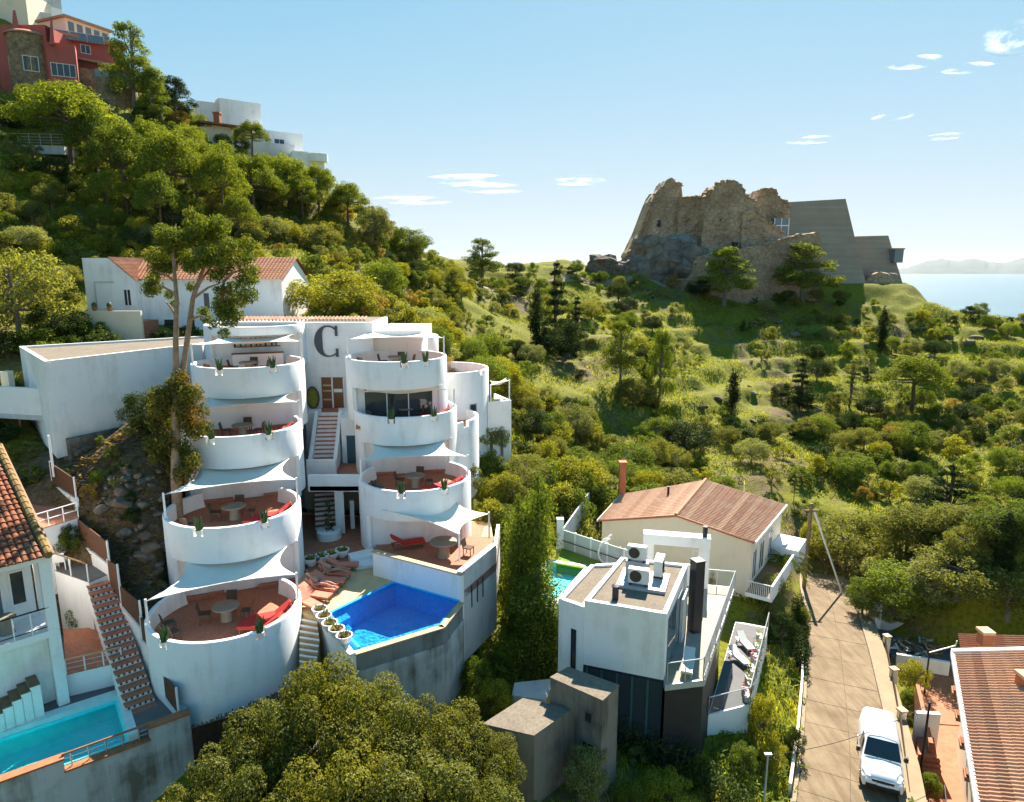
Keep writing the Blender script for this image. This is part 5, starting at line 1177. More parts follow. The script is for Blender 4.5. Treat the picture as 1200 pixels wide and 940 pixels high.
# rooftop machines
def ac_maker():
    r = empty('air_conditioner', (0, 0, 0)); MB().box(-.46, -.18, .1, .46, .18, .78).build('casing', 'ac_white', r)
    m = MB(); 
    for rr in (.10, .18, .26): m.tube([(-.12 + rr * math.cos(t), -.195, .44 + rr * math.sin(t)) for t in np.linspace(0, 2 * math.pi, 17)], .012, 4, False)
    m.build('fan_grille', 'dark_metal', r); MB().lathe((0, 0, 0), [(.27, -.006), (.27, .006)], 24).build('fan_recess', 'rattan', r); f = r.children[-1]; f.rotation_euler = (R(90), 0, 0); f.location = (-.12, -.181, .44)
    for x in (-.35, .35): MB().box(x - .04, -.2, 0, x + .04, .2, .099).build('foot', 'dark_metal', r)
    return r
va = math.atan2(v_tr.y - v_tl.y, v_tr.x - v_tl.x)
RZ = VZ - .09
q0 = WZ(750, 690, RZ); ped = empty('machine_plinth', q0, 'grey metal plinth under the rooftop air conditioners', 'plinth'); MB().obox((q0.x + .3, q0.y + .7, RZ), 2.3, 2.0, .16, va).build('slab', 'grey_metal', ped)
MB().obox((q0.x + .1, q0.y + 1.25, RZ + .161), 1.1, .5, .72, va).build('stand', 'grey_metal', ped)
put('ac', ac_maker, (q0.x - .05, q0.y + .15, RZ + .16), va, 'front air conditioner with a round fan on the villa roof', 'air conditioner', None, 1.05)
put('ac', ac_maker, (q0.x + .05, q0.y + 1.25, RZ + .88), va, 'raised air conditioner on its stand on the villa roof', 'air conditioner', None, 1.0)
put('ac', ac_maker, (q0.x + 1.15, q0.y + 1.2, RZ + .16), va + R(90), 'air conditioner turned sideways beside the other roof units', 'air conditioner', None, 1.15)
q = WZ(721, 702, RZ); vt = empty('roof_vent', q, 'short black vent pipe on the villa gravel roof', 'vent'); MB().tube([q, q + Vector((0, 0, .62))], .15, 14).build('pipe', 'black_panel', vt); MB().lathe(q + Vector((0, 0, .62)), [(.19, 0), (.19, .05), (.05, .1)], 14).build('cap', 'black_panel', vt)
# white frame behind the roof, pool garden
pf = empty('portal_wall', WZ(823, 690, VF), 'tall white portal wall behind the villa', 'wall')
f0, f1 = WZ(752, 700, VF), WZ(823, 690, VF); f0 = WD(752, 690, 39.6); f0.z = VF
a, b = xy(f0), xy(f1); L = math.hypot(b[0] - a[0], b[1] - a[1])
MB().wall(a, b, 0, .6, 2.5, 8.5, -.5, 0).build('pillar', 'plaster', pf); MB().wall(a, b, L - .3, L + .3, 2.5, 8.5, -.5, 0).build('pillar', 'plaster', pf); MB().wall(a, b, -.02, L + .32, 8.502, 9.1, -.6, .1).build('beam', 'plaster', pf)
MB().wall(a, b, .61, L - .31, 5.0, 7.3, -.35, -.2).build('infill_wall', 'plaster', pf); q = wpt(a, b, L, -.25, 9.1); MB().tube([q, (q[0], q[1], 9.7)], .14, 12).build('vent_pipe', 'black_panel', pf)
sf = empty('garden_screen', WZ(660, 640, VF), 'pale blue grey panel screen round the villa pool', 'fence')
s0, s1, s2 = WZ(656, 641, VF), WZ(700, 652, VF), WD(752, 660, 40.5); s2.z = VF
MB().obox((s0.x, s0.y, 4.5), .45, .45, 3.5).build('post', 'plaster', sf)
for (p, q, n) in ((s0, s2, 5),):
    for k in range(n):
        u, w = p.lerp(q, k / n), p.lerp(q, (k + 1) / n); MB().wall(xy(u), xy(w), .06, math.hypot(w.x - u.x, w.y - u.y) - .06, 4.5, VF + 1.25, -.08, 0).build('panel', 'plaster_grey', sf); MB().wall(xy(u), xy(w), -.06, .059, 4.5, VF + 1.3, -.1, .02).build('post', 'plaster', sf)
    MB().tube([(p.x, p.y - .12, VF + .55), (q.x, q.y - .12, VF + .55)], .025, 6).build('rail', 'dark_metal', sf)
u, w = s0, WD(700, 580, 56); MB().wall(xy(u), (w.x, w.y), .3, 9, 3.0, VF + .9, -.1, .0).build('side_panel', 'plaster_grey', sf)
vpool = empty('villa_pool', WZ(665, 680, VF), 'small turquoise pool behind the villa', 'pool')
vq = [WZ(640, 712, VF), WZ(655, 698, VF), WZ(686, 664, VF), WZ(640, 657, VF)]
MB().prism([xy(p) for p in vq], 5.2, 5.35).build('basin', 'pool_tile_turquoise', vpool); MB().sheet([xy(p) for p in vq], VF - .12).build('water', 'turquoise_water', vpool, recalc=False)
for i in range(4):
    a, b = xy(vq[i]), xy(vq[(i + 1) % 4]); MB().wall(a, b, .01 * i, math.hypot(b[0] - a[0], b[1] - a[1]), 4.4, VF - .004 * i, 0, .3).build('rim', 'pool_tile_pale', vpool)
lw = empty('villa_lawn', WZ(685, 652, VF - .1), 'small bright lawn beside the villa pool', 'lawn'); MB().prism([xy(WZ(652, 660, VF)), xy(WZ(690, 667, VF)), xy(WZ(722, 657, VF)), xy(WD(745, 650, 40.5)), xy(s0)], 4.6, VF - .02).build('turf', 'lawn', lw)
for k in range(2):
    q = WZ(711 + 6 * k, 658 - 4 * k, VF - .02); hm = empty('curved_lounger', q, 'white curved poolside lounger on the villa lawn', 'lounger', 'curved loungers on the villa lawn')
    m = MB()
    for s_ in (-.3, .3):
        pp = [(q.x + s_ * .3 + .55 * math.cos(t) * .9, q.y + s_, q.z + .75 + .72 * math.sin(t)) for t in np.linspace(R(100), R(350), 12)]; m2 = MB().tube(pp, .05, 6); m2.build('rim_tube', 'white_paint', hm)
    m.add([(q.x + .5 * math.cos(t), q.y + y, q.z + .75 + .68 * math.sin(t)) for t in np.linspace(R(170), R(330), 9) for y in (-.3, .3)], [(2 * i, 2 * i + 1, 2 * i + 3, 2 * i + 2) for i in range(8)]); m.build('sling', 'white_cloth', hm)
# ------------------------------------------------------------------ cream house with wide tiled roof
A, B, C_, D_ = h2_poly; RZ2 = 7.7; ap0, ap1 = WZ(792, 605, RZ2), WZ(827, 563, RZ2)
house2 = empty('tiled_house', xy((A + B) / 2) + (2.6,), 'cream house with a wide brown tiled gable roof', 'house')
def inset(p, k=.04): c = (A + C_) / 2; return (p.x + (c.x - p.x) * k, p.y + (c.y - p.y) * k)
ia, ib, ic, id_ = [inset(p) for p in (A, B, C_, D_)]; i0, i1 = inset(ap0, .04), inset(ap1, .04)
m = MB(); zl = H2Z - .1; zr = RZ2 - .1
vs = [(*ia, 2.0), (*i0, 2.0), (*ib, 2.0), (*ic, 2.0), (*i1, 2.0), (*id_, 2.0), (*ia, zl), (*i0, zr), (*ib, zl), (*ic, zl), (*i1, zr), (*id_, zl)]
m.add(vs, [(i, (i + 1) % 6, (i + 1) % 6 + 6, i + 6) for i in range(6)] + [(6, 7, 10, 11), (7, 8, 9, 10)]); m.build('wall', 'plaster_cream', house2)
tile_sheet('roof_tiles', 'tile_brown', house2, A, D_, ap1, ap0, .27, amp=.05); tile_sheet('roof_tiles', 'tile_brown', house2, B, C_, ap1, ap0, .27, amp=.05)
m = MB(); m.tube([A + Vector((0, 0, -.02)), ap0 + Vector((0, -.03, .06))], .07, 6); m.tube([ap0 + Vector((0, -.03, .06)), B + Vector((0, 0, -.02))], .07, 6); m.build('verge', 'terracotta', house2)
MB().tube([ap0 + Vector((0, 0, .1)), ap1 + Vector((0, 0, .1))], .12, 8).build('ridge', 'tile_brown', house2)
MB().tube([B + Vector((.06, 0, -.02)), C_ + Vector((.06, 0, -.02))], .09, 8).build('gutter', 'white_paint', house2); MB().tube([A + Vector((-.06, 0, -.02)), D_ + Vector((-.06, 0, -.02))], .07, 8).build('gutter', 'white_paint', house2)
q = WD(729, 566, 53.5); MB().obox((q.x, q.y, 5.5), .5, .5, 3.6).build('chimney', 'orange_tile', house2); MB().obox((q.x, q.y, 9.101), .62, .62, .12).build('chimney_cap', 'orange_tile', house2)
q = WD(783, 580, 51); MB().tube([(q.x, q.y, 6.8), (q.x, q.y, 8.0)], .09, 8).build('flue', 'dark_metal', house2)
q = WD(872, 572, 53); dsh = empty('satellite_dish', (q.x, q.y, 6.9), 'round grey satellite dish on the tiled roof', 'satellite dish'); MB().tube([(q.x, q.y, 6.8), (q.x, q.y, 7.6)], .03, 6).build('mast', 'steel', dsh)
o = MB().lathe((0, 0, 0), [(.02, .12), (.25, .08), (.38, .0), (.40, .0), (.26, .05), (.03, .09)], 18).build('dish', 'plaster_grey', dsh, True); o.location = (0, -.08, .75); o.rotation_euler = (R(65), 0, R(20))
a, b = ia, ib; Lf = math.hypot(b[0] - a[0], b[1] - a[1])
for (s0, s1, z0, z1) in ((Lf * .63, Lf * .69, 4.0, 5.4),): window(house2, a, b, s0, s1, z0, z1, 1)
# porch and balconies at its right side
a, b = ib, ic; Ls = math.hypot(b[0] - a[0], b[1] - a[1])
for (s0, s1) in ((.5, 1.5), (2.2, 3.4), (4.6, 5.6)): window(house2, a, b, s0, s1, 3.6, 5.7, 2)
bal = MB().wall(a, b, -.8, Ls * .62, 3.1, 3.35, 0.01, 1.7).build('balcony_slab', 'plaster', house2); MB().wall(a, b, -.75, Ls * .61, 3.351, 3.37, .02, 1.6).build('balcony_tiles', 'wood', bal)
MB().wall(a, b, -.8, Ls * .62, 3.36, 4.2, 1.58, 1.7).build('balcony_wall', 'plaster', bal)
for k in range(13): p = wpt(a, b, -.75, .12 + k * .12, 3.36); MB().tube([p, (p[0], p[1], 4.15)], .018, 6).build('baluster', 'white_paint', bal)
p, q = wpt(a, b, -.75, 0.02, 4.17), wpt(a, b, -.75, 1.65, 4.17); MB().tube([p, q], .035, 6).build('top_rail', 'white_paint', bal)
MB().wall(a, b, Ls * .66, Ls * .98, 3.0, 4.4, 0.01, 1.9).build('side_annex', 'plaster', house2)
# lean-to panel at the left
# ------------------------------------------------------------------ old concrete block
cb_ = empty('concrete_shed', WZ(640, 900, 2.4), 'old bare concrete shed with a taller block and small window', 'shed')
zlo, zhi = 5.6, 6.65
c0, c1, c2 = WZ(565, 849, zlo), WZ(626, 863, zlo), WZ(671, 831, zlo); c3 = Vector((c0.x + (c2.x - c1.x), c0.y + (c2.y - c1.y), zlo))
MB().prism([xy(p) for p in (c0, c1, c2, c3)], 1.4, zlo - .002).build('low_block', 'concrete_old', cb_); MB().prism([lerp(xy(p), xy((c0 + c2) / 2), .01) for p in (c0, c1, c2, c3)], zlo - .05, zlo + .03).build('roof', 'gravel_roof', cb_)
t0, t1_, t2_, t3 = [WZ(a, b, zhi) for a, b in ((645, 795), (706, 822), (725, 804), (666, 783))]
MB().prism([xy(p) for p in (t0, t1_, t2_, t3)], 1.4, zhi).build('tall_block', 'concrete_old', cb_); MB().prism([lerp(xy(p), xy((t0 + t2_) / 2), -.02) for p in (t0, t1_, t2_, t3)], zhi + .001, zhi + .06).build('cap', 'gravel_roof', cb_)
a, b = xy(t0), xy(t1_); L = math.hypot(b[0] - a[0], b[1] - a[1])
o = MB().wall(a, b, L * .70, L * .82, 5.45, 5.85, .003, .012).build('window_hole', 'black_panel', cb_); MB().wall(a, b, L * .66, L * .86, 2.4, 4.4, .003, .012).build('doorway', 'black_panel', cb_)
for (s0, s1, z0, z1) in ((.69, .70, 5.42, 5.88), (.82, .83, 5.42, 5.88), (.69, .83, 5.38, 5.42), (.69, .83, 5.88, 5.92)): MB().wall(a, b, L * s0, L * s1, z0, z1, .002, .06).build('window_surround', 'concrete_old', cb_)
# concrete pad by the shed and the slat wall of the lower garden
pd_ = tag(MB().prism([xy(WZ(603, 800, 3.3)), xy(WZ(650, 795, 3.3)), xy(WZ(640, 820, 3.3)), xy(WZ(600, 815, 3.3))], 2.4, 3.3).build('paving', 'plaster_grey'), kind='structure')
SHED = [xy(p) for p in (c0, c1, t1_, t2_, t3)]
# ------------------------------------------------------------------ road of concrete slabs
def road_edges(k, f):   # point across the road at station k (float), f from -1 (left) to 1 (right)
    i = min(int(k), len(ROAD) - 2); t = k - i; (p0, w0), (p1, w1) = ROAD[i], ROAD[i + 1]; c = p0.lerp(p1, t); w = w0 + (w1 - w0) * t
    d = Vector((p1.x - p0.x, p1.y - p0.y)).normalized(); n = Vector((d.y, -d.x)); return Vector((c.x + n.x * f * w / 2, c.y + n.y * f * w / 2, c.z))
m = MB(); N = 28
for i in range(N + 1):
    k = i / N * (len(ROAD) - 1.001)
    for f in (-1.0, 1.0): p = road_edges(k, f); m.v.append((p.x, p.y, p.z - .03))
for i in range(N): m.f.append((2 * i, 2 * i + 1, 2 * i + 3, 2 * i + 2))
road = m.build('road', 'joint'); tag(road, kind='structure')
cols = [(-.93, -.02), (-.012, .80)]
NS = 15
for i in range(NS):
    for (fa_, fb2) in cols:
        k0 = (i + .006) / NS * (len(ROAD) - 1.002); k1 = (i + .994) / NS * (len(ROAD) - 1.002); q = []; jig = rk.uniform(-.006, .006)
        sub = 4; b = MB()
        for j in range(sub + 1):
            k = k0 + (k1 - k0) * j / sub
            for f in (fa_, fb2): p = road_edges(k, f); b.v.append((p.x, p.y, p.z + jig))
        n0 = len(b.v)
        for v in list(b.v): b.v.append((v[0], v[1], v[2] - .1))
        for j in range(sub): b.f.append((2 * j, 2 * j + 1, 2 * j + 3, 2 * j + 2))
        ring_ = [0] + [2 * j for j in range(1, sub + 1)] + [2 * j + 1 for j in range(sub, -1, -1)]
        for x in range(len(ring_)): u, w = ring_[x], ring_[(x + 1) % len(ring_)]; b.f.append((u, w, w + n0, u + n0))
        b.build('slab', 'road_concrete', road)
def strip(name, f0, f1, dz, mat, k0=0, k1=None, h=.12, n=24):
    k1 = k1 if k1 is not None else len(ROAD) - 1.002; m = MB()
    for i in range(n + 1):
        k = k0 + (k1 - k0) * i / n
        for (f, z) in ((f0, -h), (f0, 0), (f1, 0), (f1, -h)): p = road_edges(k, f); m.v.append((p.x, p.y, p.z + dz + z))
    for i in range(n):
        for q in range(3): m.f.append((4 * i + q, 4 * i + q + 1, 4 * i + q + 5, 4 * i + q + 4))
    m.f += [(0, 1, 2, 3), (4 * n + 3, 4 * n + 2, 4 * n + 1, 4 * n)]
    return m.build(name, mat)
for a in (('kerb', -1.04, -.94, .10, 'kerb_concrete'), ('kerb', .81, .88, .10, 'kerb_concrete'), ('verge', .885, 1.3, .02, 'path')): tag(strip(*a, h=.35), kind='structure')
# drain cover
# left boundary wall of the road
lw_ = empty('road_wall', road_edges(2, -1.05), 'low cream wall along the left side of the road', 'wall')
o = strip('wall_panel', -1.10, -1.045, .55, 'plaster_cream', 0.8, 4.6, h=1.4); o.parent = lw_; o.location = -base_of(lw_)
# ------------------------------------------------------------------ van
def make_van():
    van = empty('van', (0, 0, 0)); m = MB()
    # side profile (x forwards from nose 0 to tail 4.35), lofted with narrowing
    st = [(0.00, .42, .62, .74), (0.06, .36, .78, .84), (0.35, .30, .96, .88), (0.95, .30, 1.08, .90), (1.10, .30, 1.14, .905)]
    secs = []
    def sec(x, zb, zt, w, r=.12, tw=None):
        tw = tw if tw is not None else w - .04
        return [(x, -w + .03, zb), (x, -w, zb + .15), (x, -w, zb + .45), (x, -tw, zt - r), (x, -tw + r, zt), (x, 0, zt + .03), (x, tw - r, zt), (x, tw, zt - r), (x, w, zb + .45), (x, w, zb + .15), (x, w - .03, zb)]
    for a in st: secs.append(sec(*a))
    secs += [sec(1.12, .3, 1.15, .905, tw=.86), sec(1.80, .3, 1.78, .91, .16, .72), sec(2.05, .3, 1.84, .91, .16, .73), sec(3.0, .3, 1.87, .91, .16, .74), sec(4.1, .3, 1.85, .90, .16, .73), sec(4.32, .34, 1.72, .88, .14, .72), sec(4.36, .42, 1.0, .84, .1)]
    K = 11
    for s in secs: m.v += s
    for i in range(len(secs) - 1):
        for k in range(K - 1): m.f.append((i * K + k, i * K + k + 1, (i + 1) * K + k + 1, (i + 1) * K + k))
        m.f.append((i * K + K - 1, i * K, (i + 1) * K, (i + 1) * K + K - 1))
    m.f += [tuple(range(K)), tuple(range((len(secs) - 1) * K, len(secs) * K))[::-1]]
    m.build('body', 'van_paint', van, True)
    ws = MB().add([(1.16, -.78, 1.20), (1.16, .78, 1.20), (1.74, .64, 1.74), (1.74, -.64, 1.74), (1.13, -.79, 1.19), (1.13, .79, 1.19), (1.71, .65, 1.775), (1.71, -.65, 1.775)], [(4, 5, 6, 7), (0, 3, 2, 1), (0, 1, 5, 4), (1, 2, 6, 5), (2, 3, 7, 6), (3, 0, 4, 7)]).build('windscreen', 'window_glass', van)
    for s in (-1, 1):
        MB().hexa([(1.45, s * .915, 1.10), (2.3, s * .915, 1.10), (2.3, s * .90, 1.10), (1.45, s * .90, 1.10), (1.85, s * .79, 1.62), (2.3, s * .79, 1.64), (2.3, s * .76, 1.64), (1.85, s * .76, 1.62)]).build('side_window', 'window_glass', van)
        MB().hexa([(.02, s * .50, .66), (.02, s * .74, .66), (.34, s * .86, .70), (.34, s * .60, .70), (.09, s * .50, .86), (.11, s * .72, .86), (.42, s * .85, .95), (.42, s * .58, .95)]).build('headlight', 'head_lamp', van)
        mr = MB().hexa([(1.35, s * .92, 1.12), (1.5, s * .92, 1.12), (1.5, s * 1.10, 1.12), (1.35, s * 1.10, 1.12), (1.37, s * .93, 1.34), (1.5, s * .93, 1.34), (1.5, s * 1.10, 1.34), (1.37, s * 1.10, 1.34)]).build('mirror', 'black_panel', van)
        for x in (.82, 3.5):
            w = MB().lathe((0, 0, 0), [(.1, -.10), (.29, -.10), (.32, -.07), (.32, .07), (.29, .10), (.1, .10)], 22).build('wheel', 'rubber', van, True); w.location = (x, s * .80, .32); w.rotation_euler = (R(90), 0, 0)
            h = MB().lathe((0, 0, 0), [(.19, -.115), (.2, .115)], 14).build('rim', 'steel', None); h.parent = w
        MB().hexa([(2.45, s * .917, .95), (4.1, s * .917, .95), (4.1, s * .907, .95), (2.45, s * .907, .95), (2.45, s * .917, .985), (4.1, s * .917, .985), (4.1, s * .907, .985), (2.45, s * .907, .985)]).build('trim', 'black_panel', van)
    MB().box(-.035, -.70, .40, .06, .70, .56).build('bumper', 'black_panel', van); MB().box(-.045, -.24, .58, .0, .24, .69).build('number_plate', 'white_paint', van)
    MB().hexa([(-.01, -.45, .70), (-.01, .45, .70), (.06, .45, .70), (.06, -.45, .70), (.03, -.45, .80), (.03, .45, .80), (.09, .45, .80), (.09, -.45, .80)]).build('grille', 'black_panel', van)
    for x in (1.95, 3.9): MB().box(x, -.62, 1.905, x + .03, .62, 1.925).build('roof_seam', 'ac_white', van)
    for y in (-.35, .2): MB().tube([(1.10, y, 1.17), (1.34, y + .38, 1.40)], .012, 5).build('wiper', 'black_panel', van)
    return van
vz = road_edges(1.9, .4).z
vpos = WZ(1033, 934, .12); q2 = WZ(1020, 860, -.15)
vyaw = math.atan2(q2.y - vpos.y, q2.x - vpos.x)
put('van', make_van, (vpos.x, vpos.y, road_edges(1.55, .5).z), math.atan2((road_edges(2.6, .4) - road_edges(1.4, .4)).y, (road_edges(2.6, .4) - road_edges(1.4, .4)).x), 'white compact van parked facing down the concrete road', 'van')
# ------------------------------------------------------------------ pole, stay and wires
def pole_thing(name, px, py, z, h, r, mat, label, cat):
    p = WZ(px, py, z); o = empty(name, p, label, cat); MB().tube([(p.x, p.y, z - .5), (p.x, p.y, z + h)], [r, r * .75], 10).build('pole', mat, o, True); return o, p
up, uq = pole_thing('utility_pole', 942, 690, -1.8, 7.4, .17, 'wood_pole', 'brown wooden utility pole at the far end of the road', 'utility pole')
g = WZ(988, 697, -1.9); MB().tube([(g.x, g.y, g.z - .1), (uq.x + .3, uq.y, 4.9)], .075, 8).build('guy_sleeve', 'white_paint', up); MB().box(uq.x - .5, uq.y - .06, 4.9, uq.x + .5, uq.y + .06, 5.05).build('cross_arm', 'wood', up)
lp_, lq = pole_thing('garden_lamp_post', 894, 958, 1.2, 3.0, .05, 'grey_metal', 'thin pale metal post in the garden left of the road', 'post')
MB().obox((lq.x, lq.y, 4.2), .3, .12, .08).build('lamp_head', 'grey_metal', lp_)
rp_, rq = pole_thing('roadside_post', 1076, 925, -2.2, 5.0, .07, 'dark_metal', 'dark thin post beside the van at the right house', 'post')
def cable(a, b, sag, label, r=.012):
    a, b = Vector(a), Vector(b); pts_ = [a.lerp(b, t) - Vector((0, 0, sag * 4 * t * (1 - t))) for t in np.linspace(0, 1, 12)]
    o = MB().tube(pts_, r, 5).build('overhead_cable', 'black_panel', None); tag(o, label, 'cable')
cable((lq.x, lq.y, 4.2), (rq.x, rq.y, 2.7), .5, 'thin dark cable across the road above the van', .014)
cable((uq.x, uq.y, 5.3), (WD(872, 575, 52).x, WD(872, 575, 52).y, 6.6), .4, 'thin dark cable from the wooden pole to the tiled house')
# ------------------------------------------------------------------ house at the right edge
EZ = 3.3; ge0, ge1 = WZ(1117, 765, EZ), WZ(1150, 965, EZ); gd = Vector((ge1.x - ge0.x, ge1.y - ge0.y)).normalized(); gn = Vector((-gd.y, gd.x))
if gn.x < 0: gn = -gn
ge1 = Vector((ge0.x + gd.x * 13, ge0.y + gd.y * 13, EZ))
rh = empty('right_house', (ge0.x + gn.x * 3, ge0.y + gn.y * 3, -2.4), 'house with a big weathered red tiled roof beside the road', 'house')
up_ = lambda p, w, z: Vector((p.x + gn.x * w, p.y + gn.y * w, EZ + z))
tile_sheet('roof_tiles', 'tile_dull', rh, ge0, ge1, up_(ge1, 8, 2.6), up_(ge0, 8, 2.6), .245, amp=.065, seg=7)
MB().hexa([up_(ge0, -.12, -.16), up_(ge1, -.12, -.16), up_(ge1, .05, -.16), up_(ge0, .05, -.16), up_(ge0, -.12, .10), up_(ge1, -.12, .10), up_(ge1, .05, .10), up_(ge0, .05, .10)]).build('gutter', 'white_paint', rh)
gb2 = Vector((ge0.x - gd.x * .15, ge0.y - gd.y * .15, EZ)); gb3 = Vector((ge0.x + gd.x * .15, ge0.y + gd.y * .15, EZ))
MB().hexa([up_(gb2, -.1, -.1), up_(gb3, -.1, -.1), up_(gb3, 8, 2.5), up_(gb2, 8, 2.5), up_(gb2, -.1, .16), up_(gb3, -.1, .16), up_(gb3, 8, 2.76), up_(gb2, 8, 2.76)]).build('verge_wall', 'plaster', rh)
w0, w1 = up_(ge0, .7, 0), up_(ge1, .7, 0); w0 = w0 + Vector((gd.x, gd.y, 0)) * .3
MB().hexa([(w0.x, w0.y, -2.6), (w1.x, w1.y, -2.6), (w1.x + gn.x * 8, w1.y + gn.y * 8, -2.6), (w0.x + gn.x * 8, w0.y + gn.y * 8, -2.6), (w0.x, w0.y, EZ - .0), (w1.x, w1.y, EZ - .0), (w1.x + gn.x * 8, w1.y + gn.y * 8, EZ + 2.3), (w0.x + gn.x * 8, w0.y + gn.y * 8, EZ + 2.3)]).build('wall', 'plaster_cream', rh)
a, b = xy(w0), xy(w1); sgn = 1
A_, B_ = (a, b) if Vector((Vector(b) - Vector(a)).to_tuple()).length else (a, b)
tt_ = (Vector(b) - Vector(a)).normalized(); nn_ = Vector((tt_.y, -tt_.x))
if nn_.x > 0: a, b = b, a
LW = math.hypot(b[0] - a[0], b[1] - a[1])
for k in range(5): window(rh, a, b, LW - 1.6 - k * 2.1, LW - .6 - k * 2.1, -.2, 1.6, 2)
for k in range(5): # little tiled hoods and balconies along the side
    s0 = LW - 2.4 - k * 2.3; hd = MB().wall(a, b, s0, s0 + .7, 1.9, 2.1, .02, .75).build('tiled_hood', 'orange_tile', rh); MB().wall(a, b, s0 + .1, s0 + .6, 2.101, 2.2, .05, .7).build('hood_tiles', 'tile_orange', hd)
bl = MB().wall(a, b, LW - 5.4, LW - 3.2, -.6, -.4, .02, 1.3).build('balcony_slab', 'orange_tile', rh)
p0, p1 = wpt(a, b, LW - 5.4, 1.25, .4), wpt(a, b, LW - 3.2, 1.25, .4); MB().tube([p0, p1], .03, 6).build('rail', 'dark_metal', bl)
for k in range(10): q = lerp(p0, p1, k / 9); MB().tube([(q[0], q[1], -.4), q], .012, 5).build('baluster', 'dark_metal', bl)
q = up_(ge0, 3.0, 1.0); q = q + Vector((gd.x, gd.y, 0)) * 3.6; 
for (w, s, lab) in ((2.6, 3.4, 0), (1.5, -1.3, 1)):
    q = up_(ge0, w, w * 2.6 / 8 - .2) + Vector((gd.x, gd.y, 0)) * s; ch = MB().obox((q.x, q.y, q.z), .55, .55, .7).build('chimney', 'orange_tile', rh); MB().obox((q.x, q.y, q.z + .701), .68, .68, .16).build('chimney_cap', 'coping', rh)
# rear strip of roof behind the verge
r0 = Vector((ge0.x - gd.x * .2, ge0.y - gd.y * .2, EZ)); r1 = Vector((ge0.x - gd.x * 3.2, ge0.y - gd.y * 3.2, EZ))
tile_sheet('roof_tiles', 'tile_orange', rh, up_(r1, .5, -.4), up_(r0, .5, -.4), up_(r0, 8, 1.4), up_(r1, 8, 1.4), .245, amp=.06)
# courtyard between road and house
yd = empty('courtyard', WZ(1080, 860, -2.3), 'sunken orange tiled courtyard between road and right house', 'courtyard')
MB().prism([xy(WZ(1070, 960, -2.3)), xy(WZ(1150, 960, -2.3)), xy(WZ(1120, 775, -2.3)), xy(WZ(1075, 775, -2.3))], -2.8, -2.26).build('floor', 'orange_tile', yd)
a, b = WZ(1076, 815, -1.0), WZ(1092, 885, -1.0); MB().wall(xy(b), xy(a), 0, math.hypot(a.x - b.x, a.y - b.y), -2.4, -.3, -.2, 0).build('side_wall', 'orange_tile', yd)
st2 = MB().prism([xy(WZ(1079, 905, -2.2)), xy(WZ(1097, 905, -2.2)), xy(WZ(1095, 865, -2.2)), xy(WZ(1079, 865, -2.2))], -2.3, -2.2).build('stair_flight', 'plaster', yd)
p, q = WZ(1087, 885, -1.0), WZ(1092, 925, -2.2); stairs(st2, (p.x, p.y, -.9), (q.x, q.y, -2.25), 1.1, 7, 'orange_tile', 'terracotta')
MB().prism([xy(WZ(1076, 884, -.9)), xy(WZ(1098, 886, -.9)), xy(WZ(1094, 862, -.9)), xy(WZ(1074, 860, -.9))], -2.4, -.9).build('landing', 'terracotta', yd)
p = WZ(1084, 862, -.9); MB().obox((p.x, p.y, -2.4), 1.2, .25, 2.9, R(-5)).build('gate_wall', 'plaster', yd)
# retaining wall with dark fence along the right of the road
rwall = empty('road_fence', road_edges(2, 1.35), 'dark mesh fence on a low wall along the right of the road', 'fence')
pts_ = [WZ(1038, 760, -1.5), WZ(1046, 800, -1.1), WZ(1055, 850, -.8), WZ(1068, 940, -.3)]
for i in range(3):
    a, b = pts_[i], pts_[i + 1]; L = math.hypot(a.x - b.x, a.y - b.y); MB().wall(xy(b), xy(a), 0.02, L, -3, min(a.z, b.z) + .35, -.2, 0).build('low_wall', 'concrete_old', rwall); MB().wall(xy(b), xy(a), .05, L - .03, min(a.z, b.z) + .351, min(a.z, b.z) + .95, -.12, -.08).build('fence_panel', 'reed', rwall)
for p in pts_[:3]: pil = MB().obox((p.x, p.y, -2.5), .34, .34, p.z + 3.4, .2).build('pillar', 'plaster_cream', rwall); MB().obox((p.x, p.y, p.z + .901), .44, .44, .1, .2).build('pillar_cap', 'coping', pil)
# scrap yard terrace with low white wall
yw = empty('yard_wall', WZ(1065, 742, -2.3), 'low grey white wall round a yard of stacked wood', 'wall')
y0, y1, y2 = WZ(1026, 735, -2.0), WZ(1118, 750, -2.0), WZ(1045, 770, -2)
L = math.hypot(y1.x - y0.x, y1.y - y0.y); MB().wall(xy(y0), xy(y1), 0, L, -3, -1.35, -.2, 0).build('wall_panel', 'plaster_grey', yw); MB().obox((y0.x, y0.y, -3), .45, .45, 2.9).build('pillar', 'plaster', yw)
MB().prism([xy(y0), xy(y1), xy(WZ(1118, 780, -2.1)), xy(WZ(1045, 768, -2.1))], -3, -2.1).build('yard_floor', 'deck_grey', yw)
a, b = WZ(1050, 778, -2.0), WZ(1112, 788, -2.0); MB().wall(xy(a), xy(b), 0, math.hypot(a.x - b.x, a.y - b.y), -3, -1.3, -.2, 0).build('wall_panel', 'plaster', yw)
for k in range(46):
    q = WZ(rk.uniform(1046, 1104), rk.uniform(750, 770), -2.0); l = rk.uniform(.4, 1.3); o = MB().box(-l / 2, -.06, -.04, l / 2, .06, .04).build('timber_offcut', rk.choice(['wood', 'coping', 'wood_pole', 'plaster_grey'])); o.location = q + Vector((0, 0, rk.uniform(-.05, .35))); o.rotation_euler = (rk.uniform(-.2, .2), rk.uniform(-.3, .3), rk.uniform(0, 3.1)); tag(o, 'short timber offcut in the heap inside the yard wall', 'timber', 'timber offcuts in the yard')
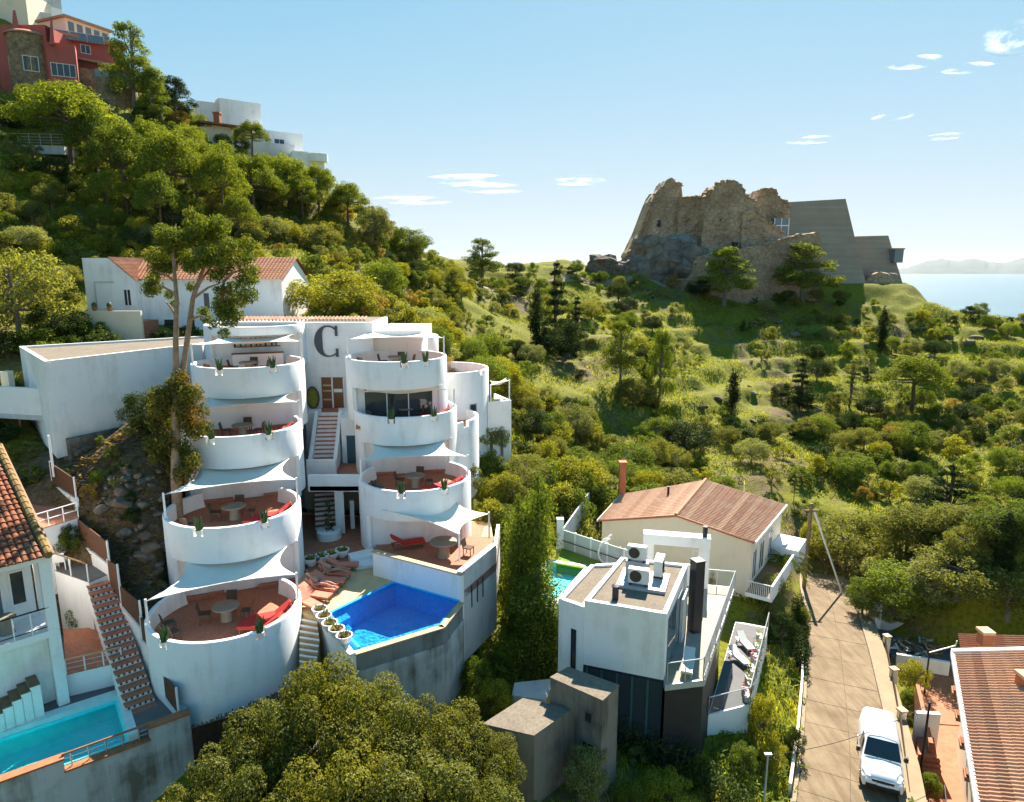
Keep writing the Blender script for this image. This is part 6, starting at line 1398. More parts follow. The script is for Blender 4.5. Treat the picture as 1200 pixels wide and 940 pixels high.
# awning bracket lamp
q = WZ(1088, 775, 0); sl = empty('street_light', (q.x, q.y, -2.2), 'white arm street light leaning over the yard', 'street light'); MB().tube([(q.x, q.y, -2.3), (q.x, q.y, .6)], .05, 8).build('pole', 'dark_metal', sl); MB().tube([(q.x, q.y, .6), (q.x + 1.7, q.y + .2, .95), (q.x + 1.75, q.y + .2, 1.3)], .04, 6).build('arm', 'white_paint', sl)
# ------------------------------------------------------------------ ruined fort on the hill
FD = 142.0
fort = empty('ruined_fort', WD(890, 338, FD), 'ruined brown stone fort with plain modern walls on the hilltop', 'fort')
def rough_mass(name, outline, depth, d, mat, seed, base_y, batter=.12, rough=.55, grid=1.0):
    """a solid mass: outline of the top seen from the front (pixels), thick towards the back, weathered"""
    rs_ = np.random.RandomState(seed); xs = [p[0] for p in outline]; x0, x1 = min(xs), max(xs); sc = d / F_PX; nx = max(6, int((x1 - x0) * sc / grid)); m = MB(); cols = nx + 1
    zb = WD(600, base_y, d).z
    tops = []
    for i in range(cols):
        px = x0 + (x1 - x0) * i / nx; py = np.interp(px, xs, [p[1] for p in outline]) + rs_.uniform(-1.3, 1.3) * (rough > .2); tops.append((px, WD(px, py, d).z))
    nz = max(4, int((max(t for _, t in tops) - zb) / grid)); nd = max(2, int(depth / (grid * 1.4)))
    def jit(k): return rs_.uniform(-k, k)
    idx = {}
    def vert(key, p):
        if key not in idx: idx[key] = len(m.v); m.v.append((p[0] + jit(rough * .5), p[1] + jit(rough * .5), p[2] + jit(rough * .45)))
        return idx[key]
    P = lambda px, y_: WD(px, 320, d)
    for i in range(cols):
        px, zt = tops[i]; q = WD(px, 320, d); bl = 1.0 if 0 < i < nx else 1
        for j in range(nz + 1):
            t = j / nz; z = zb + (zt - zb) * t; vert(('f', i, j), (q.x + (batter * (1 - t) * (zt - zb)) * (-1 if i == 0 else (1 if i == nx else 0)), q.y - batter * (zt - z), z))
            vert(('b', i, j), (q.x, q.y + depth, z))
        for k in range(1, nd): vert(('t', i, k), (q.x, q.y + depth * k / nd, zt))
    def T(i, k): return idx[('f', i, nz)] if k == 0 else (idx[('b', i, nz)] if k == nd else idx[('t', i, k)])
    for i in range(nx):
        for j in range(nz):
            m.f.append((idx[('f', i, j)], idx[('f', i + 1, j)], idx[('f', i + 1, j + 1)], idx[('f', i, j + 1)])); m.f.append((idx[('b', i + 1, j)], idx[('b', i, j)], idx[('b', i, j + 1)], idx[('b', i + 1, j + 1)]))
        for k in range(nd): m.f.append((T(i, k), T(i + 1, k), T(i + 1, k + 1), T(i, k + 1)))
    for i in (0, nx):
        for j in range(nz): m.f.append((idx[('f', i, j)], idx[('b', i, j)], idx[('b', i, j + 1)], idx[('f', i, j + 1)]))
    return m.build(name, mat, fort)
O = lambda l: [(680 + x / 3, 200 + y / 3) for x, y in l]
RUIN = [('ruin_wall', O([(165, 292), (178, 270), (190, 250), (205, 215), (222, 165), (235, 125), (240, 112), (249, 106), (252, 88), (268, 70), (284, 60), (287, 42), (300, 37), (318, 38), (329, 51), (344, 58), (346, 95), (349, 112)]), 9, FD + 4, 335, .10),
        ('ruin_wall', O([(340, 100), (380, 97), (415, 97), (418, 88), (430, 84), (436, 78)]), 7, FD + 2, 335, .05),
        ('ruin_tower', O([(428, 96), (432, 84), (440, 76), (456, 71), (459, 56), (474, 49), (489, 46), (500, 40), (520, 42), (545, 54), (548, 69), (564, 78), (571, 99), (590, 104), (612, 122), (624, 160)]), 10, FD - 2, 348, .06),
        ('ruin_wall', O([(600, 106), (606, 103), (609, 86), (611, 74), (626, 70), (650, 69), (664, 75), (681, 92), (690, 107), (705, 112), (719, 124)]), 8, FD + 3, 340, .04),
        ('ruin_wall', O([(560, 150), (600, 140), (640, 165), (660, 190), (690, 205), (712, 230)]), 6, FD - 3, 348, .05),
        ('ramp_wall', [(815, 302), (840, 296), (874, 291), (900, 283), (930, 276), (957, 272)], 3, FD - 8, 372, .05),
        ('low_wall', [(780, 329), (812, 328), (815, 305), (822, 300), (832, 300)], 3, FD - 9, 372, .03)]
frs = random.Random(8); FST = [stone_mesh(40 + i, 'ruin_stone') for i in range(5)]
for k, (nm, ol, dp, d, by, bt) in enumerate(RUIN):
    w = rough_mass(nm, ol, dp, d, 'ruin_stone', k + 1, by, bt, .42 if k < 5 else .2, .75)
    x0, x1 = ol[0][0], ol[-1][0]; n = int((x1 - x0) * (1.5 if k < 5 else .8)); xs = [p[0] for p in ol]; ys = [p[1] for p in ol]; wb_ = base_of(w)
    for i in range(min(n, 75)):
        px = frs.uniform(x0 + 1, x1 - 1); top = np.interp(px, xs, ys); py = top + frs.choice([frs.uniform(-.3, 2.5), frs.uniform(0, 1) ** .8 * (328 - top)])
        p = WD(px, py, d); zt = WD(px, top, d).z; q = WD(px, 320, d); o = bpy.data.objects.new('stone', FST[frs.randrange(5)]); COL.objects.link(o); o.parent = w
        o.location = Vector((p.x, q.y - bt * max(0, zt - p.z) + frs.uniform(.05, .3), p.z)) - wb_; o.scale = (frs.uniform(.5, 1.5), frs.uniform(.6, 1.1), frs.uniform(.3, .75)); o.rotation_euler = (frs.uniform(-.2, .2), frs.uniform(-.2, .2), frs.uniform(-.4, .4))
def battered(name, tl, tr, br, bl, d, depth, mat):
    """modern wall: sloping faces, seen as a quadrilateral; real depth behind"""
    q = [WD(*tl, d + 2.5), WD(*tr, d + 2.5), WD(*br, d), WD(*bl, d)]; back = Vector((.12, 1, 0)).normalized() * depth
    m = MB().hexa([q[3], q[2], q[2] + back, q[3] + back, q[0], q[1], q[1] + back * .8, q[0] + back * .8]); return m.build(name, mat, fort)
battered('modern_wall', (922, 237), (991, 233), (1018, 346), (905, 346), FD - 1, 12, 'board_concrete'); battered('modern_wall', (1004, 277), (1041, 276), (1062, 346), (1000, 346), FD + 4, 10, 'board_concrete')
p = WD(1050, 300, FD + 5); MB().obox((p.x, p.y, WD(1050, 308, FD + 5).z), 2.0, 2.0, 2.8, .1).build('window_box', 'sky_glass', fort); MB().obox((p.x, p.y, WD(1050, 308, FD + 5).z + 2.801), 2.3, 2.3, .3, .1).build('window_box_cap', 'board_concrete', fort)
a, b = xy(WD(907, 265, FD - 4)), xy(WD(924, 265, FD - 4)); fg = MB().wall(a, b, 0, 3.0, WD(910, 277, FD - 4).z, WD(910, 256, FD - 4).z, -2.0, 0).build('glass_lobby', 'sky_glass', fort)
for s_ in (0, 1.4, 2.9): MB().wall(a, b, s_, s_ + .16, WD(910, 277, FD - 4).z, WD(910, 256, FD - 4).z, .01, .1).build('glazing_bar', 'white_paint', fg)
MB().wall(a, b, -.1, 3.1, WD(910, 265, FD - 4).z, WD(910, 265, FD - 4).z + .2, .012, .11).build('glazing_bar', 'white_paint', fg)
for (px, py, w, h, d) in ((846, 262, 1.2, 1.8, FD - 4.2), (862, 288, .9, 1.4, FD - 4.6), (902, 250, 1.3, 1.8, FD + 1.4), (888, 262, 1.0, 1.5, FD - 4.4), (772, 262, .8, 1.4, FD + 1.2)):
    p = WD(px, py, d); MB().box(p.x - w / 2, p.y, p.z - h / 2, p.x + w / 2, p.y + 2.5, p.z + h / 2).build('opening', 'black_panel', fort)
# rocks on which it stands
def crag(label, px, py, d, size, seed, mat='rock_grey', root=None):
    rs_ = np.random.RandomState(seed); bm = bmesh.new(); bmesh.ops.create_icosphere(bm, subdivisions=3, radius=1.0); ph = rs_.uniform(0, 6, 12)
    for v in bm.verts:
        c = v.co; n = (math.sin(c.x * 3.1 + ph[0]) * math.sin(c.y * 2.7 + ph[1]) + .6 * math.sin(c.z * 5.3 + c.x * 4 + ph[2]) + .5 * math.sin(c.y * 7 + c.z * 6 + ph[3])) * .16
        k = max(abs(c.x), abs(c.y), abs(c.z)); v.co = c * (1 + n) * (.8 / (k * .6 + .4)) + Vector(rs_.uniform(-.05, .05, 3))
    me = bpy.data.meshes.new('crag'); bm.to_mesh(me); bm.free(); me.materials.append(MATS[mat]); p = WD(px, py, d); o = bpy.data.objects.new('crag', me); COL.objects.link(o); o.location = p; o.scale = size
    return tag(o, label, 'rock', None)
crag('grey rock outcrop under the left wall of the fort', 776, 306, FD - 3, (8.5, 5, 6.0), 1); crag('grey rock slab beside the low wall of the fort', 803, 310, FD - 4, (4.5, 4, 4.6), 2)
crag('rock face at the foot of the fort ramp', 750, 317, FD - 3, (4.5, 4, 3.2), 3); crag('pointed brown rock left of the fort', 706, 312, FD - 4, (3.8, 2.6, 2.8), 4, 'rock'); crag('small brown rock on the grassy crest left of the fort', 726, 316, FD - 5, (3, 2, 2), 5, 'rock')
o = crag('grey rock at the foot of the far modern wall', 1032, 338, FD + 1, (4.2, 3, 4.5), 6, 'ruin_stone')
pth = MB()
pl = [(560, 331.5), (640, 331), (700, 329.5), (760, 326.5), (810, 323)]
P0 = [hit(x, y + 1.5, 100) or WD(x, y, 130) for x, y in pl]
P0 = [P0[i].lerp(P0[i + 1], t) for i in range(len(P0) - 1) for t in np.linspace(0, 1, 13)[:-1]]
for i in range(len(P0)):
    for w in (-.9, .9): pth.v.append((P0[i].x, P0[i].y + w, H(P0[i].x, P0[i].y + w) + .08))
for i in range(len(P0) - 1): pth.f.append((2 * i, 2 * i + 2, 2 * i + 3, 2 * i + 1))
tag(pth.build('path', 'path'), kind='structure')
# ------------------------------------------------------------------ villas on the left hill
RD = 92.0
def bxp(root, name, mat, px0, px1, pyt, pyb, d, depth, yaw=0.0, dz=0.0):
    """box whose front face spans the pixels at depth d"""
    a, b = WD(px0, (pyt + pyb) / 2, d), WD(px1, (pyt + pyb) / 2, d + yaw); L = math.hypot(b.x - a.x, b.y - a.y); z1 = WD((px0 + px1) / 2, pyt, d + yaw / 2).z; z0 = WD((px0 + px1) / 2, pyb, d + yaw / 2).z
    MB().wall(xy(a), xy(b), 0, L, z0, z1, -depth, 0).build(name, mat, root); return xy(a), xy(b), L, z0, z1
red = empty('red_villa', WD(75, 115, RD), 'dark red villa with a stone tower and glass balconies on the hilltop', 'villa')
a, b, L, z0, z1 = bxp(red, 'wall', 'red_plaster', -30, 58, 32, 118, RD + 1.5, 9)
window(red, a, b, L - 5.6, L - 4.4, z0 + 4.2, z0 + 6.0, 2); window(red, a, b, L - 9.4, L - 8.0, z0 + 4.2, z0 + 6.0, 2)
p = WD(37, 80, RD + 2.2); tz0, tz1 = WD(37, 112, RD).z, WD(37, 40, RD).z
MB().lathe((p.x, p.y, tz0 - 1), [(2.55, 0), (2.5, tz1 - tz0 + 1)], 28).build('stone_tower', 'villa_stone', red, True); MB().lathe((p.x, p.y, tz1 + .001), [(2.75, 0), (2.75, .2), (2.2, .5)], 28).build('tower_cap', 'tile_brown', red, True)
f = -Vector((p.x, p.y)).normalized(); o = Vector((p.x, p.y)) + f * 2.45; rt = Vector((-f.y, f.x)); window(red, o - rt * .9, o + rt * .9, 0, 1.8, WD(37, 83, RD).z, WD(37, 66, RD).z, 2, proud=.2)
a, b, L, z0, z1 = bxp(red, 'wall', 'red_plaster', 56, 90, 52, 98, RD + 1, 8, 1.5); window(red, a, b, .3, L - .2, WD(70, 85, RD).z, WD(70, 70, RD).z, 4)
a, b, L, z0, z1 = bxp(red, 'wall', 'red_plaster', 64, 146, 50, 100, RD + 5, 7, 6); window(red, a, b, L * .38, L * .52, WD(100, 62, RD + 7).z, WD(100, 52, RD + 7).z, 2)
for s_ in (.34, .62): MB().wall(a, b, L * s_, L * (s_ + .17), z0 + .4, z0 + 2.5, .004, .03).build('arch_opening', 'black_panel', red)
MB().wall(a, b, -.5, L + .6, z1 - .002, z1 + .35, -7.2, .8).build('eave', 'tile_brown', red)
MB().wall(a, b, L * .1, L + .3, z0 + 3.1, z0 + 3.35, .005, 1.6).build('porch_roof', 'tile_brown', red)
a2, b2, L2, z02, z12 = bxp(red, 'roof_house', 'plaster_cream', 78, 128, 30, 50, RD + 9, 6, 6); MB().wall(a2, b2, -.4, L2 + .4, z12 + .001, z12 + .3, -6.3, .5).build('eave', 'tile_brown', red)
for k in range(5): MB().wall(a2, b2, .4 + k * L2 / 5.2, .2 + (k + .8) * L2 / 5.2, z02 + .3, z12 - .4, .004, .04).build('roof_window', 'sky_glass', red)
glass_rail(red, [(WD(62, 48, RD + 4).x, WD(62, 48, RD + 4).y, WD(62, 44, RD + 4).z), (WD(122, 50, RD + 8).x, WD(122, 50, RD + 8).y, WD(122, 53, RD + 8).z)], 1.2, 2.2, glass='sky_glass')
MB().hexa([WD(58, 52, RD), WD(64, 52, RD), WD(64, 52, RD + 6), WD(58, 52, RD + 6), WD(59, 20, RD), WD(61, 20, RD), WD(61, 20, RD + 6), WD(59, 20, RD + 6)]).build('buttress', 'red_plaster', red)
MB().hexa([WD(14, 40, RD - .5), WD(24, 40, RD - .5), WD(24, 40, RD + 5), WD(14, 40, RD + 5), WD(15, 12, RD - .5), WD(18, 12, RD - .5), WD(18, 12, RD + 5), WD(15, 12, RD + 5)]).build('buttress', 'red_plaster', red)
p = WD(135, 108, RD + 6); zt = WD(135, 97, RD + 6).z; MB().lathe((p.x, p.y, zt - 5), [(2.9, 0), (2.9, 5)], 28).build('round_terrace', 'villa_stone', red, True)
f = math.atan2(-p.y, -p.x)
for k in range(7):
    t0, t1_ = f + R(-80 + 23 * k), f + R(-80 + 23 * k + 21); q0, q1 = (p.x + 2.7 * math.cos(t0), p.y + 2.7 * math.sin(t0)), (p.x + 2.7 * math.cos(t1_), p.y + 2.7 * math.sin(t1_))
    MB().wall(q0, q1, 0, math.hypot(q1[0] - q0[0], q1[1] - q0[1]), zt, zt + 1.15, -.02, .02).build('glass_panel', 'sky_glass', red)
bxp(red, 'terrace_wall', 'villa_stone', 88, 132, 82, 104, RD + 4.5, 4, 3)
# building behind at the very top left
ut = empty('cream_villa', WD(20, 30, 112), 'cream villa with a parapet above the red villa', 'villa'); bxp(ut, 'wall', 'plaster_cream', -30, 32, -10, 40, 108, 8); a, b, L, z0, z1 = bxp(ut, 'upper_wall', 'plaster', 40, 74, 8, 40, 112, 7, 3); MB().wall(a, b, L * .55, L, z1 + .001, z1 + 1.6, -3, 0).build('chimney', 'plaster_grey', ut)
bxp(ut, 'wing', 'plaster_grey', 26, 62, 14, 40, 110, 6, 2)
# white modern villa further right
wv = empty('white_villa', WD(310, 230, 112), 'white flat roofed modern villa stepping down the left hillside', 'villa')
a, b, L, z0, z1 = bxp(wv, 'wall', 'plaster', 234, 308, 124, 200, 114, 9, 5); bxp(wv, 'upper_wall', 'plaster', 258, 306, 119, 150, 113, 8, 4)
a, b, L, z0, z1 = bxp(wv, 'wall', 'plaster', 308, 356, 156, 225, 115, 8, 4); window(wv, a, b, L * .3, L * .55, z1 - 3, z1 - 1.2, 2)
a, b, L, z0, z1 = bxp(wv, 'wall', 'plaster', 344, 381, 179, 246, 112, 6, 2); window(wv, a, b, L * .55, L * .9, WD(373, 234, 113).z, WD(373, 221, 113).z, 2)
a, b, L, z0, z1 = bxp(wv, 'terrace_rail', 'plaster_grey', 296, 345, 168, 184, 112.5, 3, 3)
p = WD(373, 190, 113); MB().lathe((p.x, p.y, WD(373, 190, 113).z), [(1.6, 0), (1.6, 1.2)], 20).build('round_balcony', 'plaster', wv, True)
oh = empty('eaves_house', WD(255, 165, 104), 'house with a tiled eave and brick chimney below the white villa', 'house'); a, b, L, z0, z1 = bxp(oh, 'wall', 'plaster_cream', 236, 272, 148, 190, 104, 6, 3)
MB().wall(a, b, -.6, L + .8, z1 + .001, z1 + .25, -6, 1.2).build('roof', 'tile_orange', oh); p = WD(255, 140, 105); MB().obox((p.x, p.y, z1 + .26), .9, .9, 1.5).build('chimney', 'orange_tile', oh); MB().obox((p.x, p.y, z1 + 1.761), 1.1, 1.1, .2).build('chimney_cap', 'terracotta', oh)
lh2 = empty('slope_house', WD(300, 240, 92), 'low grey stone wall of a house under the umbrella pines', 'house'); bxp(lh2, 'wall', 'concrete_old', 268, 322, 216, 250, 92, 5, 2)
# railed terrace on the left slope
tr = empty('hill_terrace', WD(30, 178, 80), 'concrete terrace with metal railing on the left hillside', 'terrace'); a, b, L, z0, z1 = bxp(tr, 'slab', 'plaster_grey', -30, 75, 170, 180, 80, 5, 1)
for k in range(9): q = wpt(a, b, L - .1 - k * 1.25, -.1, z1); MB().tube([q, (q[0], q[1], z1 + 1.3)], .04, 6).build('post', 'grey_metal', tr)
for h in (.3, .6, .95, 1.3): MB().tube([wpt(a, b, 0, -.1, z1 + h), wpt(a, b, L, -.1, z1 + h)], .025, 6).build('rail', 'grey_metal', tr)
# ------------------------------------------------------------------ vegetation
VR = random.Random(21)
def leaf_quads(cl, count, L, W, seed, shell=.5, up=.3, rand=.8, droop=0.0):
    """leaves spread through ellipsoid clumps (x, y, z, rx, ry, rz), mostly near the clumps' surfaces"""
    rs_ = np.random.RandomState(seed); cl = np.asarray(cl, float); w = (cl[:, 3] * cl[:, 4] * cl[:, 5]) ** (2 / 3.0); k = rs_.choice(len(cl), count, p=w / w.sum())
    d = rs_.normal(size=(count, 3)); d /= np.linalg.norm(d, axis=1)[:, None]; r = shell + (1.08 - shell) * rs_.rand(count) ** .7
    p = cl[k, :3] + d * cl[k, 3:6] * r[:, None]
    n = d + rs_.normal(size=(count, 3)) * rand; n[:, 2] += up; n /= np.linalg.norm(n, axis=1)[:, None]
    t = np.cross(n, rs_.normal(size=(count, 3))); t[:, 2] -= droop; t -= n * (t * n).sum(1)[:, None]; t /= np.linalg.norm(t, axis=1)[:, None] + 1e-9; b = np.cross(n, t)
    s = rs_.uniform(.65, 1.35, count)[:, None]; l, ww = L * s / 2, W * s / 2
    v = np.stack([p - t * l, p + b * ww - t * l * .1 + n * ww * .35, p + t * l, p - b * ww - t * l * .1 + n * ww * .35], 1).reshape(-1, 3)
    return v
def leaf_mesh(name, v, mat): return np_mesh(name, v, np.arange(len(v)).reshape(-1, 4), mat)
def obj_of(name, me, parent=None):
    o = bpy.data.objects.new(name, me); COL.objects.link(o); o.parent = parent; return o
def clumps_dome(n, R_, z0, h, r0, r1, flat, seed, fill=.6, low=-.15):
    rs_ = np.random.RandomState(seed); out = []
    for i in range(n):
        for _ in range(30):
            a = rs_.uniform(0, 2 * math.pi); u = rs_.rand() ** .5; e = rs_.uniform(low, 1.0)
            x, y, z = math.cos(a) * u, math.sin(a) * u, e
            q = x * x + y * y + max(z, 0) ** 2 + (min(z, 0) * 2.2) ** 2
            if fill < q < 1.0: break
        s = rs_.uniform(r0, r1); out.append((x * R_, y * R_, z0 + z * h, s, s, s * flat))
    return out
def trunk_mb(h, r, limbs, seed, lean=.06):
    rs_ = np.random.RandomState(seed); m = MB(); top = Vector((rs_.uniform(-lean, lean) * h, rs_.uniform(-lean, lean) * h, h)); pts_ = [Vector((0, 0, -.4)), Vector((0, 0, .2)), top * .35 + Vector((rs_.uniform(-.1, .1), 0, 0)), top * .7, top]
    m.tube(pts_, [r * 1.35, r, r * .8, r * .6, r * .3], 8)
    for (x, y, z, z0) in limbs:
        s = top * (z0 / h); s.z = z0; e = Vector((x, y, z)); mid = s.lerp(e, .5) + Vector((0, 0, -.12 * (e - s).length * .3)); m.tube([s, mid, e], [r * .5, r * .33, r * .1], 6)
    return m
PROTO = {}
def proto_tree(key, h0, clumps, nleaf, L, W, mat, trunk_h, trunk_r, seed, bark='bark', nlimb=14, limb_lo=.45, **kw):
    cl = clumps; tm_ = trunk_mb(trunk_h, trunk_r, [], seed); rs_ = np.random.RandomState(seed + 5)
    ids = rs_.choice(len(cl), min(nlimb, len(cl)), replace=False); limbs = [(cl[i][0] * .9, cl[i][1] * .9, cl[i][2] - cl[i][5] * .2, min(cl[i][2] - .2, trunk_h * rs_.uniform(limb_lo, .95))) for i in ids]
    tm_ = trunk_mb(trunk_h, trunk_r, limbs, seed); to = tm_.build('trunk', bark, None, True); tme = to.data; bpy.data.objects.remove(to)
    PROTO[key] = (h0, tme, leaf_mesh('crown', leaf_quads(cl, nleaf, L, W, seed, **kw), mat), mat)
def aleppo(seed, h=11.0, R_=2.8, lo=.28, n=60):
    rs_ = np.random.RandomState(seed); out = []
    for i in range(n):
        t = lo + (1 - lo) * rs_.rand(); rr = R_ * (1.05 - .75 * ((t - lo) / (1 - lo)) ** 1.4) * rs_.uniform(.25, 1.0) ** .6; a = rs_.uniform(0, 6.28); s = rs_.uniform(.6, 1.1) * (1.1 - .4 * t); out.append((rr * math.cos(a), rr * math.sin(a), h * t, s, s, s * .7))
    return out
def umbrella(seed, R_=4.2, zc=4.3, n=110):
    rs_ = np.random.RandomState(seed); out = []
    for i in range(n):
        a = rs_.uniform(0, 6.28); u = rs_.rand() ** .5; r_ = u * R_ * rs_.uniform(.92, 1.05); z = zc + 4.2 * (1 - u ** 2.2) * rs_.uniform(.55, 1.0) + rs_.uniform(-.3, .25); s = rs_.uniform(.6, 1.0); out.append((r_ * math.cos(a), r_ * math.sin(a), z, s, s, s * .72))
    return out
def layered(seed, h=9.0, R_=2.6, n=70, lo=.08, p=1.0, flat=.35):
    rs_ = np.random.RandomState(seed); out = []
    for i in range(n):
        t = lo + (1 - lo) * (rs_.rand()); t = round(t * 9) / 9 + rs_.uniform(-.02, .02); rr = R_ * (1.03 - t) ** p * rs_.uniform(.35, 1.0); a = rs_.uniform(0, 6.28); s = .35 + .55 * (1 - t); out.append((rr * math.cos(a), rr * math.sin(a), h * min(t, .98), s, s, s * flat))
    out.append((0, 0, h * .97, .22, .22, .7)); return out
def column(seed, h=9.0, R_=.9, n=40):
    rs_ = np.random.RandomState(seed); out = []
    for i in range(n):
        t = rs_.uniform(.03, .97); rr = R_ * min(1, 3.5 * (1.02 - t)) * .6 * rs_.rand(); a = rs_.uniform(0, 6.28); s = R_ * min(1, 3.0 * (1.04 - t)) * rs_.uniform(.4, .62); out.append((rr * math.cos(a), rr * math.sin(a), h * t, s, s, s * 2.0))
    return out
for k in range(2):
    proto_tree('umbrella%d' % k, 9.2, umbrella(30 + k), 13000, .27, .11, 'leaf_pine', 7.2, .26, 40 + k, 'bark', 18, .55, shell=.45, up=.7)
    proto_tree('aleppo%d' % k, 11.4, aleppo(50 + k, R_=3.1, n=84), 11000, .27, .11, 'leaf_pine', 10.6, .22, 60 + k, 'bark_grey', 22, .25, shell=.4, up=.6)
    proto_tree('oak%d' % k, 6.4, clumps_dome(64, 3.1, 2.9, 3.0, .55, 1.0, .8, 70 + k, .35, -.6), 10000, .20, .12, 'leaf_olive', 4.6, .2, 80 + k, 'bark_grey', 18, .3, shell=.5, up=.5)
proto_tree('conifer', 9.4, layered(91), 6000, .32, .10, 'leaf_dark', 9.0, .2, 92, 'bark', 20, .1, shell=.3, up=.4)
proto_tree('cedar', 8.2, layered(93, 8.0, 4.6, 80, .12, .75, .3), 8000, .32, .10, 'leaf_dark', 7.8, .25, 94, 'bark', 24, .15, shell=.3, up=.6)
proto_tree('fir', 9.4, layered(95, 9.0, 2.3, 46, .2, .9, .22), 2600, .30, .08, 'leaf_dark', 9.2, .14, 96, 'bark', 30, .2, shell=.3, up=.6)
proto_tree('cypress', 9.3, column(97), 4200, .22, .10, 'leaf_dark', 8.5, .14, 98, 'bark', 4, .1, shell=.6, up=.2)
proto_tree('hedgecol', 8.3, [(c[0] * 1.5, c[1] * 1.5, c[2] * .88, c[3] * 1.35, c[4] * 1.35, c[5] * .7) for c in column(99, 9.0, 1.25, 70)], 8000, .18, .10, 'leaf_yellow', 7.5, .15, 100, 'bark', 6, .1, shell=.55, up=.2)
for k in range(3):
    proto_tree('shrub%d' % k, 2.2, clumps_dome(22, 1.15, .85, 1.05, .28, .5, .85, 110 + k, .3, -.75), 2300, .15, .085, 'leaf_olive', 1.2, .06, 120 + k, 'bark', 8, .2, shell=.5, up=.45)
    proto_tree('loose%d' % k, 2.4, clumps_dome(18, 1.25, .9, 1.25, .18, .42, .9, 130 + k, .2, -.7), 1500, .17, .07, 'leaf_olive', 1.5, .05, 140 + k, 'bark', 10, .15, shell=.25, up=.6)
proto_tree('near_oak0', 6.4, clumps_dome(40, 2.7, 3.2, 3.1, .5, .85, .75, 150, .62, -.7), 26000, .115, .065, 'leaf_olive', 4.6, .16, 151, 'bark_grey', 22, .3, shell=.72, up=.7, rand=.6)
proto_tree('near_oak1', 6.4, clumps_dome(38, 2.6, 3.2, 3.1, .45, .85, .75, 152, .62, -.7), 24000, .115, .065, 'leaf_olive', 4.6, .16, 153, 'bark_grey', 22, .3, shell=.72, up=.7, rand=.6)
proto_tree('near_shrub', 2.2, clumps_dome(26, 1.1, .9, 1.05, .2, .42, .9, 154, .25, -.8), 7000, .085, .045, 'leaf_grey', 1.3, .05, 155, 'bark', 12, .15, shell=.4, up=.5)
MESHMAT = {}
def mesh_with(me, mat):
    if me.materials[0].name == mat: return me
    k = (me.name, mat)
    if k not in MESHMAT: c = me.copy(); c.materials[0] = MATS[mat]; MESHMAT[k] = c
    return MESHMAT[k]
NAMES = {'umbrella': 'umbrella_pine', 'aleppo': 'pine_tree', 'oak': 'broadleaf_tree', 'conifer': 'conifer_tree', 'cedar': 'cedar_tree', 'fir': 'fir_tree', 'cypress': 'cypress_tree', 'hedgecol': 'hedge_tree', 'shrub': 'shrub', 'loose': 'shrub', 'near_oak': 'broadleaf_tree', 'near_shrub': 'shrub'}
def plant(key, loc, height, label, cat, group=None, mat=None, wide=1.0, rz=None, sink=.1):
    h0, tme, cme, m0 = PROTO[key]; base = key.rstrip('0123456789'); s = height / h0
    r = empty(NAMES[base], (loc[0], loc[1], loc[2] - sink * s), label, cat, group, rz if rz is not None else VR.uniform(0, 6.28)); r.scale = (s * wide, s * wide, s)
    if not base.endswith('shrub') and base != 'loose': obj_of('trunk', tme, r)
    else: obj_of('stem', tme, r)
    obj_of('crown' if 'shrub' not in base and base != 'loose' else 'foliage', mesh_with(cme, mat or m0), r); return r
def tree_px(key, px, pyb, pyt, label, cat='tree', group=None, mat=None, wpx=None, d0=18, rad0=None, d=None):
    p = hit(px, pyb, d0) if d is None else WD(px, pyb, d)
    if p is None: return None
    if d is not None: p.z = min(p.z, H(p.x, p.y)) if abs(p.z - H(p.x, p.y)) < 3 else p.z
    r = ray(px, pyb); dist = p.y; zt = WY(px, pyt, dist).z; h = max(zt - p.z, .5); wide = 1.0
    if wpx:
        W0 = {'umbrella': 9.6, 'aleppo': 6.4, 'oak': 7.4, 'cedar': 8.6, 'conifer': 5.2, 'near_oak': 6.2, 'shrub': 2.9, 'loose': 2.9, 'near_shrub': 2.7, 'hedgecol': 3.0, 'cypress': 1.8, 'fir': 4.4}[key.rstrip('0123456789')]
        depth = p.y * CP + (CAM_Z - p.z) * SP; wide = (wpx * depth / F_PX) / (W0 * h / PROTO[key][0])
    return plant(key, p, h, label, cat, group, mat, wide)
G1_ = 'umbrella pines on the left hillside'
for (k, px, pb, pt_, w, lab) in [(0, 84, 192, 90, 128, 'large umbrella pine with a bare trunk below the red villa'), (1, 150, 250, 132, 90, 'umbrella pine spreading down the slope left of the tiled eave'), (0, 205, 262, 140, 92, 'broad umbrella pine in the row below the tiled eave house'), (1, 232, 250, 150, 78, 'rounded umbrella pine beside the tiled eave house'),
        (0, 262, 270, 168, 70, 'umbrella pine hanging low above the slope house wall'), (1, 300, 262, 172, 76, 'umbrella pine in front of the white villa'), (0, 340, 250, 176, 66, 'umbrella pine by the white villa lower wing'), (1, 374, 252, 186, 56, 'small umbrella pine at the end of the white villa'),
        (0, 408, 266, 209, 56, 'umbrella pine standing alone right of the white villa'), (1, 296, 185, 136, 44, 'round topped pine against the white villa wall')]:
    tree_px('umbrella%d' % k, px, pb, pt_, lab, 'pine tree', G1_, wpx=w)
for i, (px, pb, pt_, w) in enumerate([(115, 215, 120, 70), (180, 225, 128, 66), (225, 215, 140, 56), (262, 228, 158, 56), (318, 236, 176, 50), (355, 262, 200, 52), (190, 285, 196, 60), (130, 262, 190, 56), (282, 290, 222, 56)]):
    tree_px('umbrella%d' % (i % 2), px, pb, pt_, 'umbrella pine in the dense row down the left hillside', 'pine tree', 'umbrella pines in the dense row', 'leaf_pine' if i % 3 else 'leaf_green', w)
